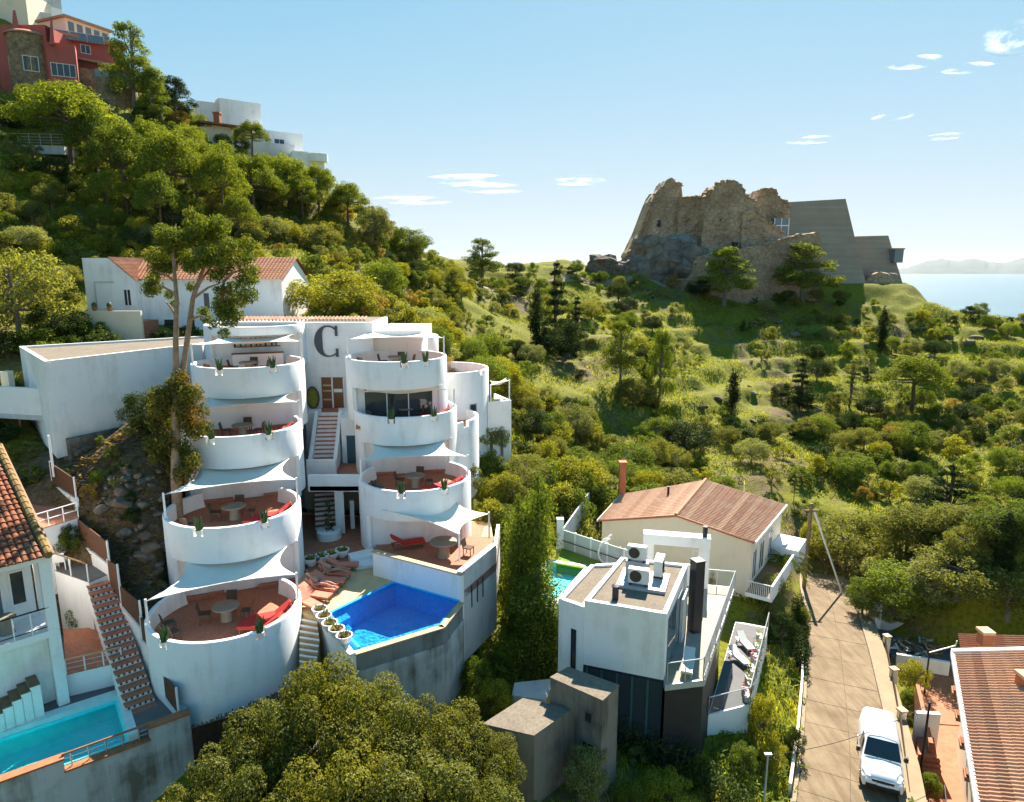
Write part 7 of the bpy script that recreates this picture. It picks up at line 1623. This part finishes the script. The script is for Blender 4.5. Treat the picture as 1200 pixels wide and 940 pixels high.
for (px, pb, pt_, w, mat, lab) in [(8, 150, 112, 50, 'leaf_dark', 'dark shrub on the rocks below the red villa'), (38, 150, 120, 46, 'leaf_green', 'green shrub below the stone tower'), (66, 135, 108, 36, 'leaf_dark', 'dark shrub below the red villa windows'), (112, 140, 112, 44, 'leaf_green', 'green shrub under the round stone terrace'), (20, 200, 178, 50, 'leaf_green', 'green shrub under the railed terrace'), (60, 210, 180, 56, 'leaf_dark', 'dark shrub beside the big umbrella pine'), (10, 420, 385, 60, 'leaf_dark', 'dark shrub under the big olive tree'), (46, 415, 380, 60, 'leaf_green', 'green shrub between the olive tree and patio wall')]:
    tree_px('shrub%d' % (px % 3), px, pb, pt_, lab, 'shrub', None, mat, w)
for (key, px, pb, pt_, w, lab, mat) in [('aleppo0', 158, 135, 22, 62, 'tall dark pine right of the red villa', 'leaf_green'), ('aleppo1', 205, 140, 88, 52, 'dark rounded pine beside the tall pine at the red villa', 'leaf_dark'), ('aleppo1', 182, 150, 75, 42, 'slim pine between the tall pine and the rounded pine', 'leaf_green'),
        ('aleppo0', 565, 331, 277, 46, 'lone pine on the saddle skyline', 'leaf_green'), ('oak0', 480, 300, 265, 60, 'dark round tree on the crest right of the umbrella pines', 'leaf_green'), ('oak1', 440, 290, 236, 46, 'loose tree on the crest below the white villa', 'leaf_grey'),
        ('conifer', 651, 410, 302, 52, 'tall dark conifer in the group on the saddle slope', None), ('cypress', 629, 410, 326, 22, 'dark cypress beside the tall dark conifer', None), ('conifer', 676, 405, 345, 40, 'shorter dark conifer in the group on the saddle slope', None), ('oak0', 660, 425, 372, 60, 'dark bushy tree under the conifer group', 'leaf_dark'),
        ('aleppo0', 727, 452, 372, 48, 'light green pine on the slope right of the conifers', 'leaf_pine'), ('aleppo1', 772, 480, 382, 40, 'slim pine on the slope above the tiled house', 'leaf_green'), ('cypress', 754, 470, 420, 12, 'thin cypress beside the slim pine', None), ('cypress', 857, 485, 428, 20, 'small dark cypress on the slope below the fort', None),
        ('aleppo1', 848, 359, 287, 72, 'round pine in front of the fort ramp wall', 'leaf_pine'), ('aleppo0', 940, 354, 281, 76, 'spreading pine in front of the modern fort wall', 'leaf_pine'),
        ('umbrella0', 1068, 482, 411, 94, 'stone pine with a wide flat crown on the sunny terraces', 'leaf_pine'), ('conifer', 936, 480, 417, 44, 'dark cone shaped conifer on the terraces', None), ('fir', 995, 478, 419, 38, 'thin tiered fir on the terraces left of the stone pine', 'leaf_grey'), ('cypress', 1032, 412, 353, 15, 'narrow cypress below the corner of the modern fort wall', None),
        ('cedar', 1106, 628, 543, 104, 'broad dark cedar on the lower terraces', None), ('oak1', 612, 338, 322, 26, 'small round tree on the saddle skyline', 'leaf_green'), ('oak0', 676, 322, 303, 20, 'small round tree beside the pointed brown rock', 'leaf_green'), ('oak0', 160, 300, 262, 40, 'small dark tree above the white house', 'leaf_dark'),
        ('oak0', 392, 372, 314, 118, 'wide light green tree just behind the hotel roof', 'leaf_yellow'), ('oak1', 24, 400, 276, 130, 'large grey green olive tree left of the white house', 'leaf_olive'), ('oak0', 70, 400, 352, 80, 'dark ivy covered tree beside the patio wall', 'leaf_dark'), ('oak1', 450, 352, 300, 60, 'round tree on the slope behind the hotel', 'leaf_green'),
        ('oak0', 990, 668, 603, 92, 'big rounded grey green tree beyond the road end', 'leaf_olive'), ('oak1', 1062, 650, 590, 84, 'round olive green tree right of the road end', 'leaf_olive'), ('oak0', 1120, 700, 640, 110, 'dense olive green tree behind the yard wall', 'leaf_olive'), ('oak1', 1060, 718, 660, 104, 'wide dark green tree behind the yard wall', 'leaf_green'),
        ('oak1', 1180, 722, 650, 110, 'dense olive tree above the right house', 'leaf_olive'), ('oak0', 1176, 640, 590, 84, 'dark green tree at the edge of the terraces', 'leaf_green'), ('cypress', 1172, 672, 590, 34, 'dark cypress among the trees above the right house', None), ('oak0', 1010, 720, 676, 50, 'bushy tree at the road edge by the yard pillar', 'leaf_green'),
        ('fir', 930, 590, 545, 14, 'thin bare topped tree behind the satellite dish', 'leaf_grey')]:
    tree_px(key, px, pb, pt_, lab, 'tree', None, mat, w)
for (px, pb, pt_, w, lab) in [(630, 735, 536, 46, 'tallest hedge tree beside the hotel'), (608, 738, 566, 40, 'second tallest hedge tree beside the hotel'), (614, 700, 575, 44, 'slim hedge tree between the tall one and the hotel'), (632, 770, 655, 62, 'bushy hedge tree by the villa side wing'), (645, 790, 700, 40, 'low hedge tree at the villa corner')]:
    tree_px('hedgecol', px, pb, pt_, lab, 'tree', 'tall hedge trees beside the hotel', 'leaf_green', w)
# foreground trees
for i, (px, pyt, d, h, lab) in enumerate([(382, 776, 26.0, 6.6, 'tall olive green tree in front of the blue pool wall'), (330, 812, 25.6, 5.9, 'olive green tree by the reed screen'), (446, 800, 26.4, 6.0, 'olive green tree below the stained pool wall'), (512, 822, 26.2, 5.8, 'olive green tree right of the pool wall trees'), (572, 862, 25.6, 5.2, 'olive green tree touching the concrete shed'),
        (268, 868, 24.8, 5.2, 'olive green tree below the reed screen corner'), (400, 866, 23.4, 6.0, 'wide olive green tree in the middle of the lower grove'), (486, 880, 23.2, 5.6, 'olive green tree in the lower grove near the shed'), (310, 900, 22.8, 5.2, 'olive green tree in the lower grove near the pool terrace wall'), (226, 920, 23.2, 4.6, 'small olive green tree against the stained terrace wall'), (560, 920, 22.6, 5.0, 'low olive green tree in front of the shed')]):
    p = WD(px, pyt, d); g = H(p.x, p.y); hh = p.z - g
    plant('near_oak%d' % (i % 2), (p.x, p.y, g), hh, lab, 'tree', 'olive green trees in the foreground grove', 'leaf_near' if i % 3 else 'leaf_near_b', wide=(.62, .74, .66, .8)[i % 4])
for (px, pb, pt_, w, mat, lab) in [(688, 938, 868, 66, 'leaf_grey', 'silvery olive shrub in front of the concrete shed'), (782, 950, 906, 80, 'leaf_yellow', 'yellow green shrub below the villa'), (740, 960, 915, 50, 'leaf_green', 'dark shrub between the silvery and yellow shrubs'),
        (575, 840, 795, 60, 'leaf_yellow', 'bright green shrub on the bank by the shed roof'), (560, 815, 770, 50, 'leaf_green', 'green shrub at the foot of the pool wall'), (893, 872, 812, 44, 'leaf_yellow', 'young light green tree in the villa garden'), (930, 890, 850, 30, 'leaf_dark', 'narrow dark shrub at the road wall'),
        (905, 722, 668, 46, 'leaf_grey', 'grey green olive beside the villa driveway'), (915, 760, 715, 44, 'leaf_dark', 'dark clipped shrub below the olive'), (938, 752, 706, 26, 'leaf_green', 'shrub with red flowers at the road edge'), (905, 900, 865, 40, 'leaf_yellow', 'low leafy shrub in the villa garden'), (870, 910, 872, 46, 'leaf_green', 'leafy bed shrub near the thin post'),
        (1070, 812, 772, 42, 'leaf_yellow', 'bright yellow green bush inside the road fence'), (1062, 835, 808, 26, 'leaf_green', 'small bush below the yellow green bush'), (1085, 935, 905, 36, 'leaf_green', 'low bush at the courtyard corner'), (740, 655, 630, 16, 'leaf_yellow', 'small conical bush beside the white frame'), (836, 692, 662, 18, 'leaf_yellow', 'small conical bush beside the villa terrace'),
        (104, 752, 690, 44, 'leaf_green', 'straggly green shrub in the walled bed by the garden stair'), (82, 640, 612, 26, 'leaf_dark', 'dark potted shrub on the stair terrace'), (960, 655, 630, 40, 'leaf_yellow', 'sunlit shrub at the road end'), (950, 640, 610, 30, 'leaf_yellow', 'yellowish shrub behind the wooden pole')]:
    tree_px('near_shrub', px, pb, pt_, lab, 'shrub', None, mat, w, d0=20)
# hedges: leafy walls
def hedge(pts_, w, h, label, mat, seed, dens=420, base=None):
    rs_ = np.random.RandomState(seed); V = []; r = empty('hedge', pts_[0], label, 'hedge')
    for a, b in zip(pts_[:-1], pts_[1:]):
        L = math.hypot(b.x - a.x, b.y - a.y); n = max(2, int(L / .45)); cl = []
        for i in range(n):
            p = a.lerp(b, (i + .5) / n); g = H(p.x, p.y)
            for zz in np.arange(.25, h, .4): cl.append((p.x + rs_.uniform(-.1, .1), p.y + rs_.uniform(-.1, .1), g + zz, w * .5 * rs_.uniform(.8, 1.15), w * .5 * rs_.uniform(.8, 1.15), .36))
        V.append(leaf_quads(cl, int(L * h * dens), .13, .075, seed, shell=.65, up=.3))
    v = np.concatenate(V) - np.array(r.location)[None]; obj_of('foliage', leaf_mesh('foliage', v, mat), r)
    m = MB()
    for a, b in zip(pts_[:-1], pts_[1:]):
        for i in range(5): p = a.lerp(b, (i + .5) / 5); g = H(p.x, p.y); m.tube([(p.x, p.y, g - .2), (p.x, p.y, g + h * .7)], [.05, .02], 5)
    o = m.build('stems', 'bark', r); o['kind'] = 'stuff'
hz = lambda px, py, z: WZ(px, py, z)
hedge([hz(728, 872, 2.4), hz(800, 905, 1.8), hz(878, 955, 1.3)], 1.1, 1.6, 'dark clipped hedge running down below the villa', 'leaf_dark', 1)
hedge([hz(603, 778, 3.4), hz(640, 786, 3.2), hz(676, 790, 3.0)], 1.6, 1.9, 'thick green hedge between the lawn bank and the villa', 'leaf_green', 2)
hedge([hz(868, 842, 1.3), hz(905, 850, 1.1), hz(936, 862, .9)], .8, 1.0, 'low hedge across the villa garden', 'leaf_green', 3)
hedge([hz(934, 712, -.8), hz(938, 745, -.6), hz(938, 785, -.3)], .9, 1.7, 'dark hedge along the left of the road', 'leaf_dark', 4)
# palm
pp = WZ(912, 702, .5); palm = empty('palm_tree', (pp.x, pp.y, H(pp.x, pp.y)), 'palm tree with arching fronds beside the tiled house', 'palm tree'); pz = H(pp.x, pp.y)
MB().tube([(pp.x, pp.y, pz - .2), (pp.x + .05, pp.y, pz + 2.2)], [.22, .17], 9).build('trunk', 'bark', palm, True)
for k in range(22):
    a = k * 2.4; el = .9 - .055 * k; m = MB(); prev = None; l = 2.1
    sp = [Vector((pp.x + .05 + math.cos(a) * l * t * math.cos(el * (1 - .5 * t)), pp.y + math.sin(a) * l * t * math.cos(el * (1 - .5 * t)), pz + 2.2 + l * (math.sin(el) * t - 0.75 * t * t))) for t in np.linspace(0, 1, 9)]
    m.tube(sp, .015, 4); sd_ = Vector((-math.sin(a), math.cos(a), 0))
    for i in range(1, 9):
        for s in (-1, 1):
            for f in (0, .5):
                q = sp[i - 1].lerp(sp[i], f); e = q + sd_ * s * .42 * math.sin(math.pi * (i / 9.5)) + Vector((math.cos(a) * .2, math.sin(a) * .2, -.18)); m.add([q, q + (e - q) * .5 + Vector((0, 0, .03)), e, q + (e - q) * .5 - Vector((.03, .03, .03))], [(0, 1, 2, 3)])
    m.build('frond', 'leaf_green' if k % 3 else 'leaf_yellow', palm)
# tall gum tree beside the left tower
gd_ = 36.3; gb0 = WD(205, 604, gd_); gum = empty('gum_tree', (gb0.x, gb0.y, H(gb0.x, gb0.y)), 'tall slender gum tree with two pale stems beside the left tower', 'tree'); gz = H(gb0.x, gb0.y)
G = lambda px, py, o=0.0: WD(px, py, gd_ + o)
m = MB(); m.tube([Vector((gb0.x, gb0.y, min(gz, gb0.z) - .5)), G(206, 560), G(207, 500), G(208, 440)], [.30, .26, .24, .2], 10); m.tube([G(207, 470), G(206, 400, -.1), G(207, 350, -.2), G(203, 300, -.2), G(206, 262, -.2)], [.22, .15, .12, .08, .03], 8); m.tube([G(209, 470), G(218, 410, .2), G(226, 350, .3), G(240, 310, .3), G(262, 280, .2)], [.22, .15, .13, .09, .03], 8)
for (s, e) in (((226, 350), (262, 330)), ((262, 330), (285, 315)), ((226, 345), (258, 300)), ((205, 330), (182, 318)), ((206, 345), (180, 335)), ((240, 312), (215, 280)), ((262, 330), (262, 380)), ((206, 300), (190, 280)), ((222, 375), (246, 372)), ((207, 372), (192, 352))): m.tube([G(*s, .1), G((s[0] + e[0]) / 2, (s[1] + e[1]) / 2 - 3, .1), G(*e, VR.uniform(-.8, .8))], [.09, .06, .02], 6)
for k in range(26): y = VR.uniform(455, 560); x = 206 + VR.uniform(-6, 6); m.tube([G(206, y + 12), G(x + VR.uniform(-14, 14), y, VR.uniform(-.7, .7))], [.06, .012], 5)
m.build('trunk', 'bark_pale', gum, True)
cl = []
for (px, py, r_, n) in [(190, 302, 1.0, 4), (174, 332, .75, 3), (204, 276, 1.05, 5), (230, 268, 1.1, 5), (256, 274, 1.1, 5), (280, 296, 1.0, 4), (296, 322, .8, 3), (264, 312, 1.0, 4), (238, 302, .9, 3), (214, 308, .8, 3), (284, 342, .8, 3), (262, 350, .9, 4), (262, 382, .75, 3), (270, 366, .8, 3), (178, 310, .8, 2), (226, 252, .6, 2), (250, 368, .6, 2), (200, 348, .5, 2), (232, 330, .5, 2)]:
    for k in range(n): p = G(px + VR.uniform(-13, 13), py + VR.uniform(-11, 11), VR.uniform(-1.1, 1.1)); s = r_ * VR.uniform(.4, .75); cl.append((p.x, p.y, p.z, s, s, s * .8))
v = leaf_quads(cl, 24000, .19, .065, 7, shell=.3, up=.1, droop=.9); obj_of('crown', leaf_mesh('crown', v - np.array(gum.location)[None], 'leaf_euc'), gum)
cl = []
for k in range(60): y = VR.uniform(440, 560); w = 28 * math.sin(math.pi * min(1, (y - 430) / 140)); p = G(206 + VR.uniform(-w, w) * 1.25, y, VR.uniform(-1, 1)); s = VR.uniform(.28, .55); cl.append((p.x, p.y, p.z, s, s, s * 1.1))
v = leaf_quads(cl, 15000, .18, .08, 8, shell=.3, up=.1, droop=.6); obj_of('trunk_foliage', leaf_mesh('trunk_foliage', v - np.array(gum.location)[None], 'leaf_gum'), gum)
# ---- scattered shrubs over the slopes, by world position
NOGO = [[xy(p) for p in h2_poly], villa_cut, [(p[0], p[1]) for p in ax_poly], hot_cut, rh_cut, lh_pad, _rp, [xy(WZ(648, 700, 6)), xy(WZ(720, 700, 6)), xy(WZ(770, 640, 6)), xy(WZ(648, 612, 6))],
        WHP, [xy(WD(735, 335, 143)), xy(WD(1060, 345, 134)), xy(WD(1065, 335, 158)), xy(WD(735, 330, 158))],
        [xy(WD(-30, 110, RD - 3)), xy(WD(150, 110, RD - 1)), xy(WD(150, 110, RD + 16)), xy(WD(-30, 110, RD + 16))], [xy(WD(230, 200, 111)), xy(WD(385, 230, 109)), xy(WD(385, 230, 124)), xy(WD(230, 200, 124))],
        [xy(WD(-30, 175, 79)), xy(WD(78, 175, 79)), xy(WD(78, 175, 87)), xy(WD(-30, 175, 87))], SHED]
def free(x, y, m=.8):
    for P in NOGO:
        if inside(P, np.array([x]), np.array([y]))[0] or pdist(P, np.array([x]), np.array([y]))[0] < m: return False
    return True
def Hv(x, y):
    i = np.clip(np.searchsorted(GX, x) - 1, 0, len(GX) - 2); j = np.clip(np.searchsorted(GY, y) - 1, 0, len(GY) - 2); u = (x - GX[i]) / (GX[i + 1] - GX[i]); v = (y - GY[j]) / (GY[j + 1] - GY[j])
    return (ZZ[j, i] * (1 - u) + ZZ[j, i + 1] * u) * (1 - v) + (ZZ[j + 1, i] * (1 - u) + ZZ[j + 1, i + 1] * u) * v
def in_view(x, y, z, m=40):
    d = y * CP + (CAM_Z - z) * SP
    if d < 5: return False
    px = 600 + F_PX * x / d; py = 470 + F_PX * ((CAM_Z - z) * CP - y * SP) / d; return -m < px < 1200 + m and -m < py < 940 + m
def visible(x, y, z):
    """is a plant top at this spot seen over the ground in front of it"""
    p = Vector((x, y, z)); 
    for t in np.linspace(.25, .97, 26):
        q = CAM.lerp(p, t)
        if q.z < H(q.x, q.y) - .05: return False
    return True
KIND = {'olive': ('leaf_olive', 'olive green'), 'green': ('leaf_green', 'mid green'), 'yellow': ('leaf_yellow', 'bright yellow green'), 'grey': ('leaf_grey', 'silvery grey'), 'dry': ('leaf_dry', 'dry brownish'), 'dark': ('leaf_dark', 'dark green')}
SPOTS = []
def scatter(x0, x1, y0, y1, step, weights, zone, dens, hr, seed, cond=None):
    rr = random.Random(seed); y = y0
    while y < y1:
        x = x0
        while x < x1:
            px, py = x + rr.uniform(-.5, .5) * step, y + rr.uniform(-.5, .5) * step; x += step; n_ = float(vnoise(np.array([px]), np.array([py]), 11.0, 5)[0]) + .5 * float(vnoise(np.array([px]), np.array([py]), 4.0, 6)[0])
            if rr.random() > dens + n_ * 1.3 or (cond and not cond(px, py)) or not free(px, py): continue
            g = H(px, py); h = rr.uniform(*hr) * (1.35 if rr.random() < .12 else 1.0)
            if not in_view(px, py, g + h * .5) or not visible(px, py, g + h): continue
            kd = rr.choices(list(weights), list(weights.values()))[0]; mat, word = KIND[kd]; ty = ('shrub%d' if rr.random() < .68 else 'loose%d') % rr.randrange(3); wide = rr.uniform(.85, 1.35)
            if h > 2.7: ty = 'oak%d' % rr.randrange(2)
            nm = 'small tree' if ty[:3] == 'oak' else ('rounded shrub' if ty[0] == 's' else 'loose open shrub')
            SPOTS.append((h * wide / math.hypot(px, py), ty, (px, py, g), h, word, nm, zone, mat, wide, rr.uniform(0, 6.28)))
        y += step
ridge = lambda x, y: True
scatter(-80, -6, 54, 108, 2.5, {'olive': 4, 'green': 4, 'yellow': 2.2, 'grey': 1.4, 'dry': .7, 'dark': 1.2}, 'on the steep hillside behind the hotel', .88, (1.2, 2.9), 1)
scatter(-6, 16, 40, 74, 2.2, {'olive': 3, 'green': 4, 'yellow': 3.2, 'grey': .8, 'dry': .6, 'dark': 1.2}, 'in the hollow between hotel and tiled house', .95, (1.4, 3.2), 2)
scatter(16, 62, 54, 84, 2.7, {'olive': 4, 'green': 4, 'yellow': 2.2, 'grey': 1.4, 'dry': .5, 'dark': 1.6}, 'on the lower slope beyond the tiled house', .80, (1.3, 3.2), 3)
scatter(-8, 100, 74, 134, 3.3, {'olive': 2.6, 'green': 5.0, 'yellow': .6, 'grey': 1.4, 'dry': .4, 'dark': 4.5}, 'on the grassy slope below the fort', .58, (.9, 3.1), 4, lambda x, y: y > 74)
scatter(-34, 2, 78, 126, 2.7, {'olive': 4, 'green': 4, 'yellow': 2, 'grey': 1.5, 'dry': .6, 'dark': 2}, 'on the shoulder left of the saddle', .62, (.9, 2.4), 12)
scatter(-70, -20, 96, 125, 3.0, {'green': 4, 'dark': 3, 'olive': 3}, 'along the crest of the left hill', .7, (1.2, 2.9), 5)
scatter(24, 60, 38, 54, 2.3, {'olive': 5, 'green': 3, 'dark': 1, 'grey': 1}, 'in the thicket right of the road', .95, (1.6, 3.4), 6, lambda x, y: x > 27)
scatter(-12, 18, 22, 46, 1.5, {'yellow': 3, 'green': 3, 'olive': 2}, 'on the bank below the hotel', .55, (.5, 1.1), 7, lambda x, y: not (x < -3 and y > 29))
scatter(-34, -14, 33, 52, 1.7, {'dark': 4, 'green': 2, 'olive': 1, 'dry': 1.5}, 'on the rough bank beside the annex', .62, (.5, 1.3), 8)
scatter(-34, -20, 40, 54, 1.9, {'dark': 3, 'green': 2, 'olive': 2}, 'under the walkway wall', .7, (.9, 2.2), 9)
SPOTS.sort(key=lambda q: -q[0]); n_sh = 0; REST = []
for (sz, ty, loc, h, word, nm, zone, mat, wide, rz) in SPOTS:
    if 'tree' not in nm:
        n_sh += 1
        if n_sh > 276: REST.append((ty, loc, h, mat, wide, rz)); continue
    plant(ty, loc, h, '%s %s %s' % (word, nm, zone), 'tree' if 'tree' in nm else 'shrub', '%s %ss %s' % (word, nm, zone), mat, wide, rz)
# the smaller, farther shrubs as one mass
tcol = bpy.data.collections.new('thicket_pieces'); keys = sorted(set((r[0], r[3]) for r in REST))
for i, (ty, mat) in enumerate(keys):
    o = bpy.data.objects.new('piece_%03d' % i, mesh_with(PROTO[ty][2], mat)); tcol.objects.link(o)
tm = bpy.data.meshes.new('far_shrubs'); tm.from_pydata([r[1] for r in REST], [], [])
at = tm.attributes.new('idx', 'INT', 'POINT'); at.data.foreach_set('value', [keys.index((r[0], r[3])) for r in REST])
at = tm.attributes.new('rz', 'FLOAT', 'POINT'); at.data.foreach_set('value', [r[5] for r in REST])
at = tm.attributes.new('scl', 'FLOAT_VECTOR', 'POINT'); at.data.foreach_set('vector', [v for r in REST for v in (r[2] / PROTO[r[0]][0] * r[4], r[2] / PROTO[r[0]][0] * r[4], r[2] / PROTO[r[0]][0])])
to = bpy.data.objects.new('far_shrubs', tm); COL.objects.link(to); tag(to, 'mass of small far shrubs on the slopes', 'shrubs', None, 'stuff')
ng = bpy.data.node_groups.new('thicket', 'GeometryNodeTree'); ng.interface.new_socket('Geometry', in_out='INPUT', socket_type='NodeSocketGeometry'); ng.interface.new_socket('Geometry', in_out='OUTPUT', socket_type='NodeSocketGeometry')
gi, go = ng.nodes.new('NodeGroupInput'), ng.nodes.new('NodeGroupOutput'); ip = ng.nodes.new('GeometryNodeInstanceOnPoints'); ci = ng.nodes.new('GeometryNodeCollectionInfo'); ci.inputs['Collection'].default_value = tcol; ci.inputs['Separate Children'].default_value = True; ci.inputs['Reset Children'].default_value = True
def named(nm, ty): n = ng.nodes.new('GeometryNodeInputNamedAttribute'); n.data_type = ty; n.inputs['Name'].default_value = nm; return n.outputs['Attribute']
cx_ = ng.nodes.new('ShaderNodeCombineXYZ'); ng.links.new(named('rz', 'FLOAT'), cx_.inputs['Z']); er = ng.nodes.new('FunctionNodeEulerToRotation'); ng.links.new(cx_.outputs[0], er.inputs[0])
ip.inputs['Pick Instance'].default_value = True
ng.links.new(gi.outputs[0], ip.inputs['Points']); ng.links.new(ci.outputs[0], ip.inputs['Instance']); ng.links.new(named('idx', 'INT'), ip.inputs['Instance Index']); ng.links.new(er.outputs[0], ip.inputs['Rotation']); ng.links.new(named('scl', 'FLOAT_VECTOR'), ip.inputs['Scale']); ng.links.new(ip.outputs[0], go.inputs[0])
md = to.modifiers.new('thicket', 'NODES'); md.node_group = ng
# rocks in the grass
for k in range(70):
    x, y = VR.uniform(5, 85), VR.uniform(66, 128)
    if not free(x, y, 1.5): continue
    s = VR.choice([.5, .8, 1.2, 1.8]) * VR.uniform(.7, 1.2); z = H(x, y)
    if not in_view(x, y, z, 0) or not visible(x, y, z + s * .6): continue
    o = bpy.data.objects.new('boulder', STONES[VR.randrange(6)]); COL.objects.link(o); o.location = (x, y, z + .1 * s); o.scale = (s * VR.uniform(.8, 1.6), s, s * VR.uniform(.5, .9)); o.rotation_euler = (VR.uniform(-.3, .3), VR.uniform(-.3, .3), VR.uniform(0, 6)); tag(o, 'grey brown boulder lying in the grass below the fort', 'boulder', 'boulders in the grass below the fort')
# ground cover that nobody could count
def cover(name, n, zones, L, W, mat, seed, hmax, up, thr):
    rs_ = np.random.RandomState(seed); V = []
    for (x0, x1, y0, y1, share) in zones:
        k = int(n * share); x = rs_.uniform(x0, x1, k); y = rs_.uniform(y0, y1, k); nn = vnoise(x, y, 7.0, 11) + .6 * vnoise(x, y, 2.5, 12); keep = nn > thr
        for P in NOGO: keep &= ~inside(P, x, y)
        x, y = x[keep], y[keep]; z = Hv(x, y); k = len(x)
        for rep in range(3):
            a = rs_.uniform(0, 6.28, k); l = L * rs_.uniform(.5, 1.4, k); t = np.stack([np.cos(a) * (1 - up), np.sin(a) * (1 - up), np.full(k, up)], 1); t /= np.linalg.norm(t, axis=1)[:, None]; b = np.stack([-np.sin(a), np.cos(a), np.zeros(k)], 1) * (W / 2)
            p = np.stack([x + rs_.uniform(-.25, .25, k), y + rs_.uniform(-.25, .25, k), z - .03 + rs_.rand(k) * hmax], 1); tl_ = t * l[:, None]
            V.append(np.stack([p - b, p + b, p + tl_ + b * .3, p + tl_ - b * .3], 1).reshape(-1, 3))
    v = np.concatenate(V); o = obj_of(name, leaf_mesh(name, v, mat)); tag(o, kind='stuff'); return o
zz = [(-80, 0, 54, 105, .3), (0, 95, 58, 132, .45), (-12, 20, 22, 60, .25)]
o = cover('grass', 78000, zz, .30, .055, 'grass_blade', 1, .05, .75, -.12); tag(o, 'yellow green grass on the slopes', 'grass')
o = cover('undergrowth', 62000, zz, .24, .15, 'leaf_green', 2, .4, .35, -.02); tag(o, 'low leafy undergrowth on the slopes', 'undergrowth')
o = cover('leaf_litter', 9000, [(-32, -13, 30, 52, 1.0)], .22, .16, 'leaf_dry', 3, .05, .15, -.2); tag(o, 'dry leaf litter on the rough bank', 'leaf litter')
# agaves on the bank
for (px, py, s) in [(46, 606, .8), (112, 690, .6), (893, 905, .5)]:
    p = hit(px, py)
    if p is None: continue
    ag = empty('agave', p, {46: 'spiky agave on the red upper terrace', 112: 'small agave beside the garden stair', 893: 'small agave in the villa garden'}[px], 'agave'); m = MB()
    for k in range(20):
        a = k * 2.4; e = .35 + .04 * k; l = s * (1 - .02 * k); d_ = Vector((math.cos(a) * math.cos(e), math.sin(a) * math.cos(e), math.sin(e))); b_ = Vector((-math.sin(a), math.cos(a), 0)) * .06 * s; m.add([p - b_, p + b_, p + d_ * l * .6 + b_ * 1.3, p + d_ * l, p + d_ * l * .6 - b_ * 1.3], [(0, 1, 2, 3, 4)])
    m.build('leaves', 'leaf_grey', ag)
# ------------------------------------------------------------------ thin clouds far out, and the air over the bay
def cloud_mat():
    t = NT('cloud'); g = t.n('ShaderNodeTexCoord').outputs['Object']
    off_ = t.n('ShaderNodeVectorMath', operation='ADD'); t.l(g, off_.inputs[0]); t.l(t.n('ShaderNodeObjectInfo').outputs['Location'], off_.inputs[1]); f = t.noise(1.2, 7, .66, vec=off_.outputs[0], stretch=(1.5, .5, 1.2)); sp = t.n('ShaderNodeSeparateXYZ'); t.l(g, sp.inputs[0]); edge = t.math('MULTIPLY', sp.outputs['Y'], sp.outputs['Y'])
    rnd = t.n('ShaderNodeObjectInfo').outputs['Random']; a = t.math('MULTIPLY', t.math('SUBTRACT', t.math('ADD', f, t.math('MULTIPLY', edge, .42)), .74), 1.6); a = t.math('MINIMUM', t.math('MAXIMUM', a, 0.0), .45)
    d = t.n('ShaderNodeBsdfDiffuse'); tr = t.n('ShaderNodeBsdfTranslucent'); tp = t.n('ShaderNodeBsdfTransparent'); m1 = t.n('ShaderNodeMixShader'); m1.inputs[0].default_value = .7; m2 = t.n('ShaderNodeMixShader')
    d.inputs[0].default_value = (.95, .95, .95, 1); tr.inputs[0].default_value = (.95, .95, .95, 1)
    t.l(d.outputs[0], m1.inputs[1]); t.l(tr.outputs[0], m1.inputs[2]); t.l(a, m2.inputs[0]); t.l(tp.outputs[0], m2.inputs[1]); t.l(m1.outputs[0], m2.inputs[2]); t.l(m2.outputs[0], t.out.inputs['Surface'])
cloud_mat()
bm = bmesh.new(); bmesh.ops.create_icosphere(bm, subdivisions=4, radius=1.0); CLOUD = bpy.data.meshes.new('cloud'); bm.to_mesh(CLOUD); bm.free(); CLOUD.materials.append(MATS['cloud']); CLOUD.polygons.foreach_set('use_smooth', [True] * len(CLOUD.polygons))
for k, (px, py, sx_, sy_) in enumerate([(555, 211, 62, 6), (575, 221, 58, 5), (678, 213, 42, 6), (486, 235, 56, 4), (1202, 42, 52, 22), (1074, 73, 36, 3), (1134, 80, 30, 4), (1045, 137, 26, 3), (1108, 160, 28, 2.5), (950, 164, 32, 3)]):
    d = 16000.0; p = WD(px, py, d); o = bpy.data.objects.new('cloud', CLOUD); COL.objects.link(o); o.location = p; s = d / F_PX; o.scale = (sx_ * s, sx_ * s * .8, sy_ * s); o.rotation_euler = (0, 0, k * .7 if sx_ < 30 else 0)
    tag(o, kind='stuff')
hz_m = NT('haze_air'); hz_m.t.nodes.remove(hz_m.b); pv = hz_m.n('ShaderNodeVolumePrincipled'); pv.inputs['Color'].default_value = (.80, .90, 1.0, 1); pv.inputs['Density'].default_value = HAZE_D; pv.inputs['Anisotropy'].default_value = .3
hz_m.l(pv.outputs[0], hz_m.out.inputs['Volume'])
hb_ = MB().box(-32000, -400, -66, 47000, 61000, 420).build('haze', 'haze_air'); tag(hb_, kind='stuff')
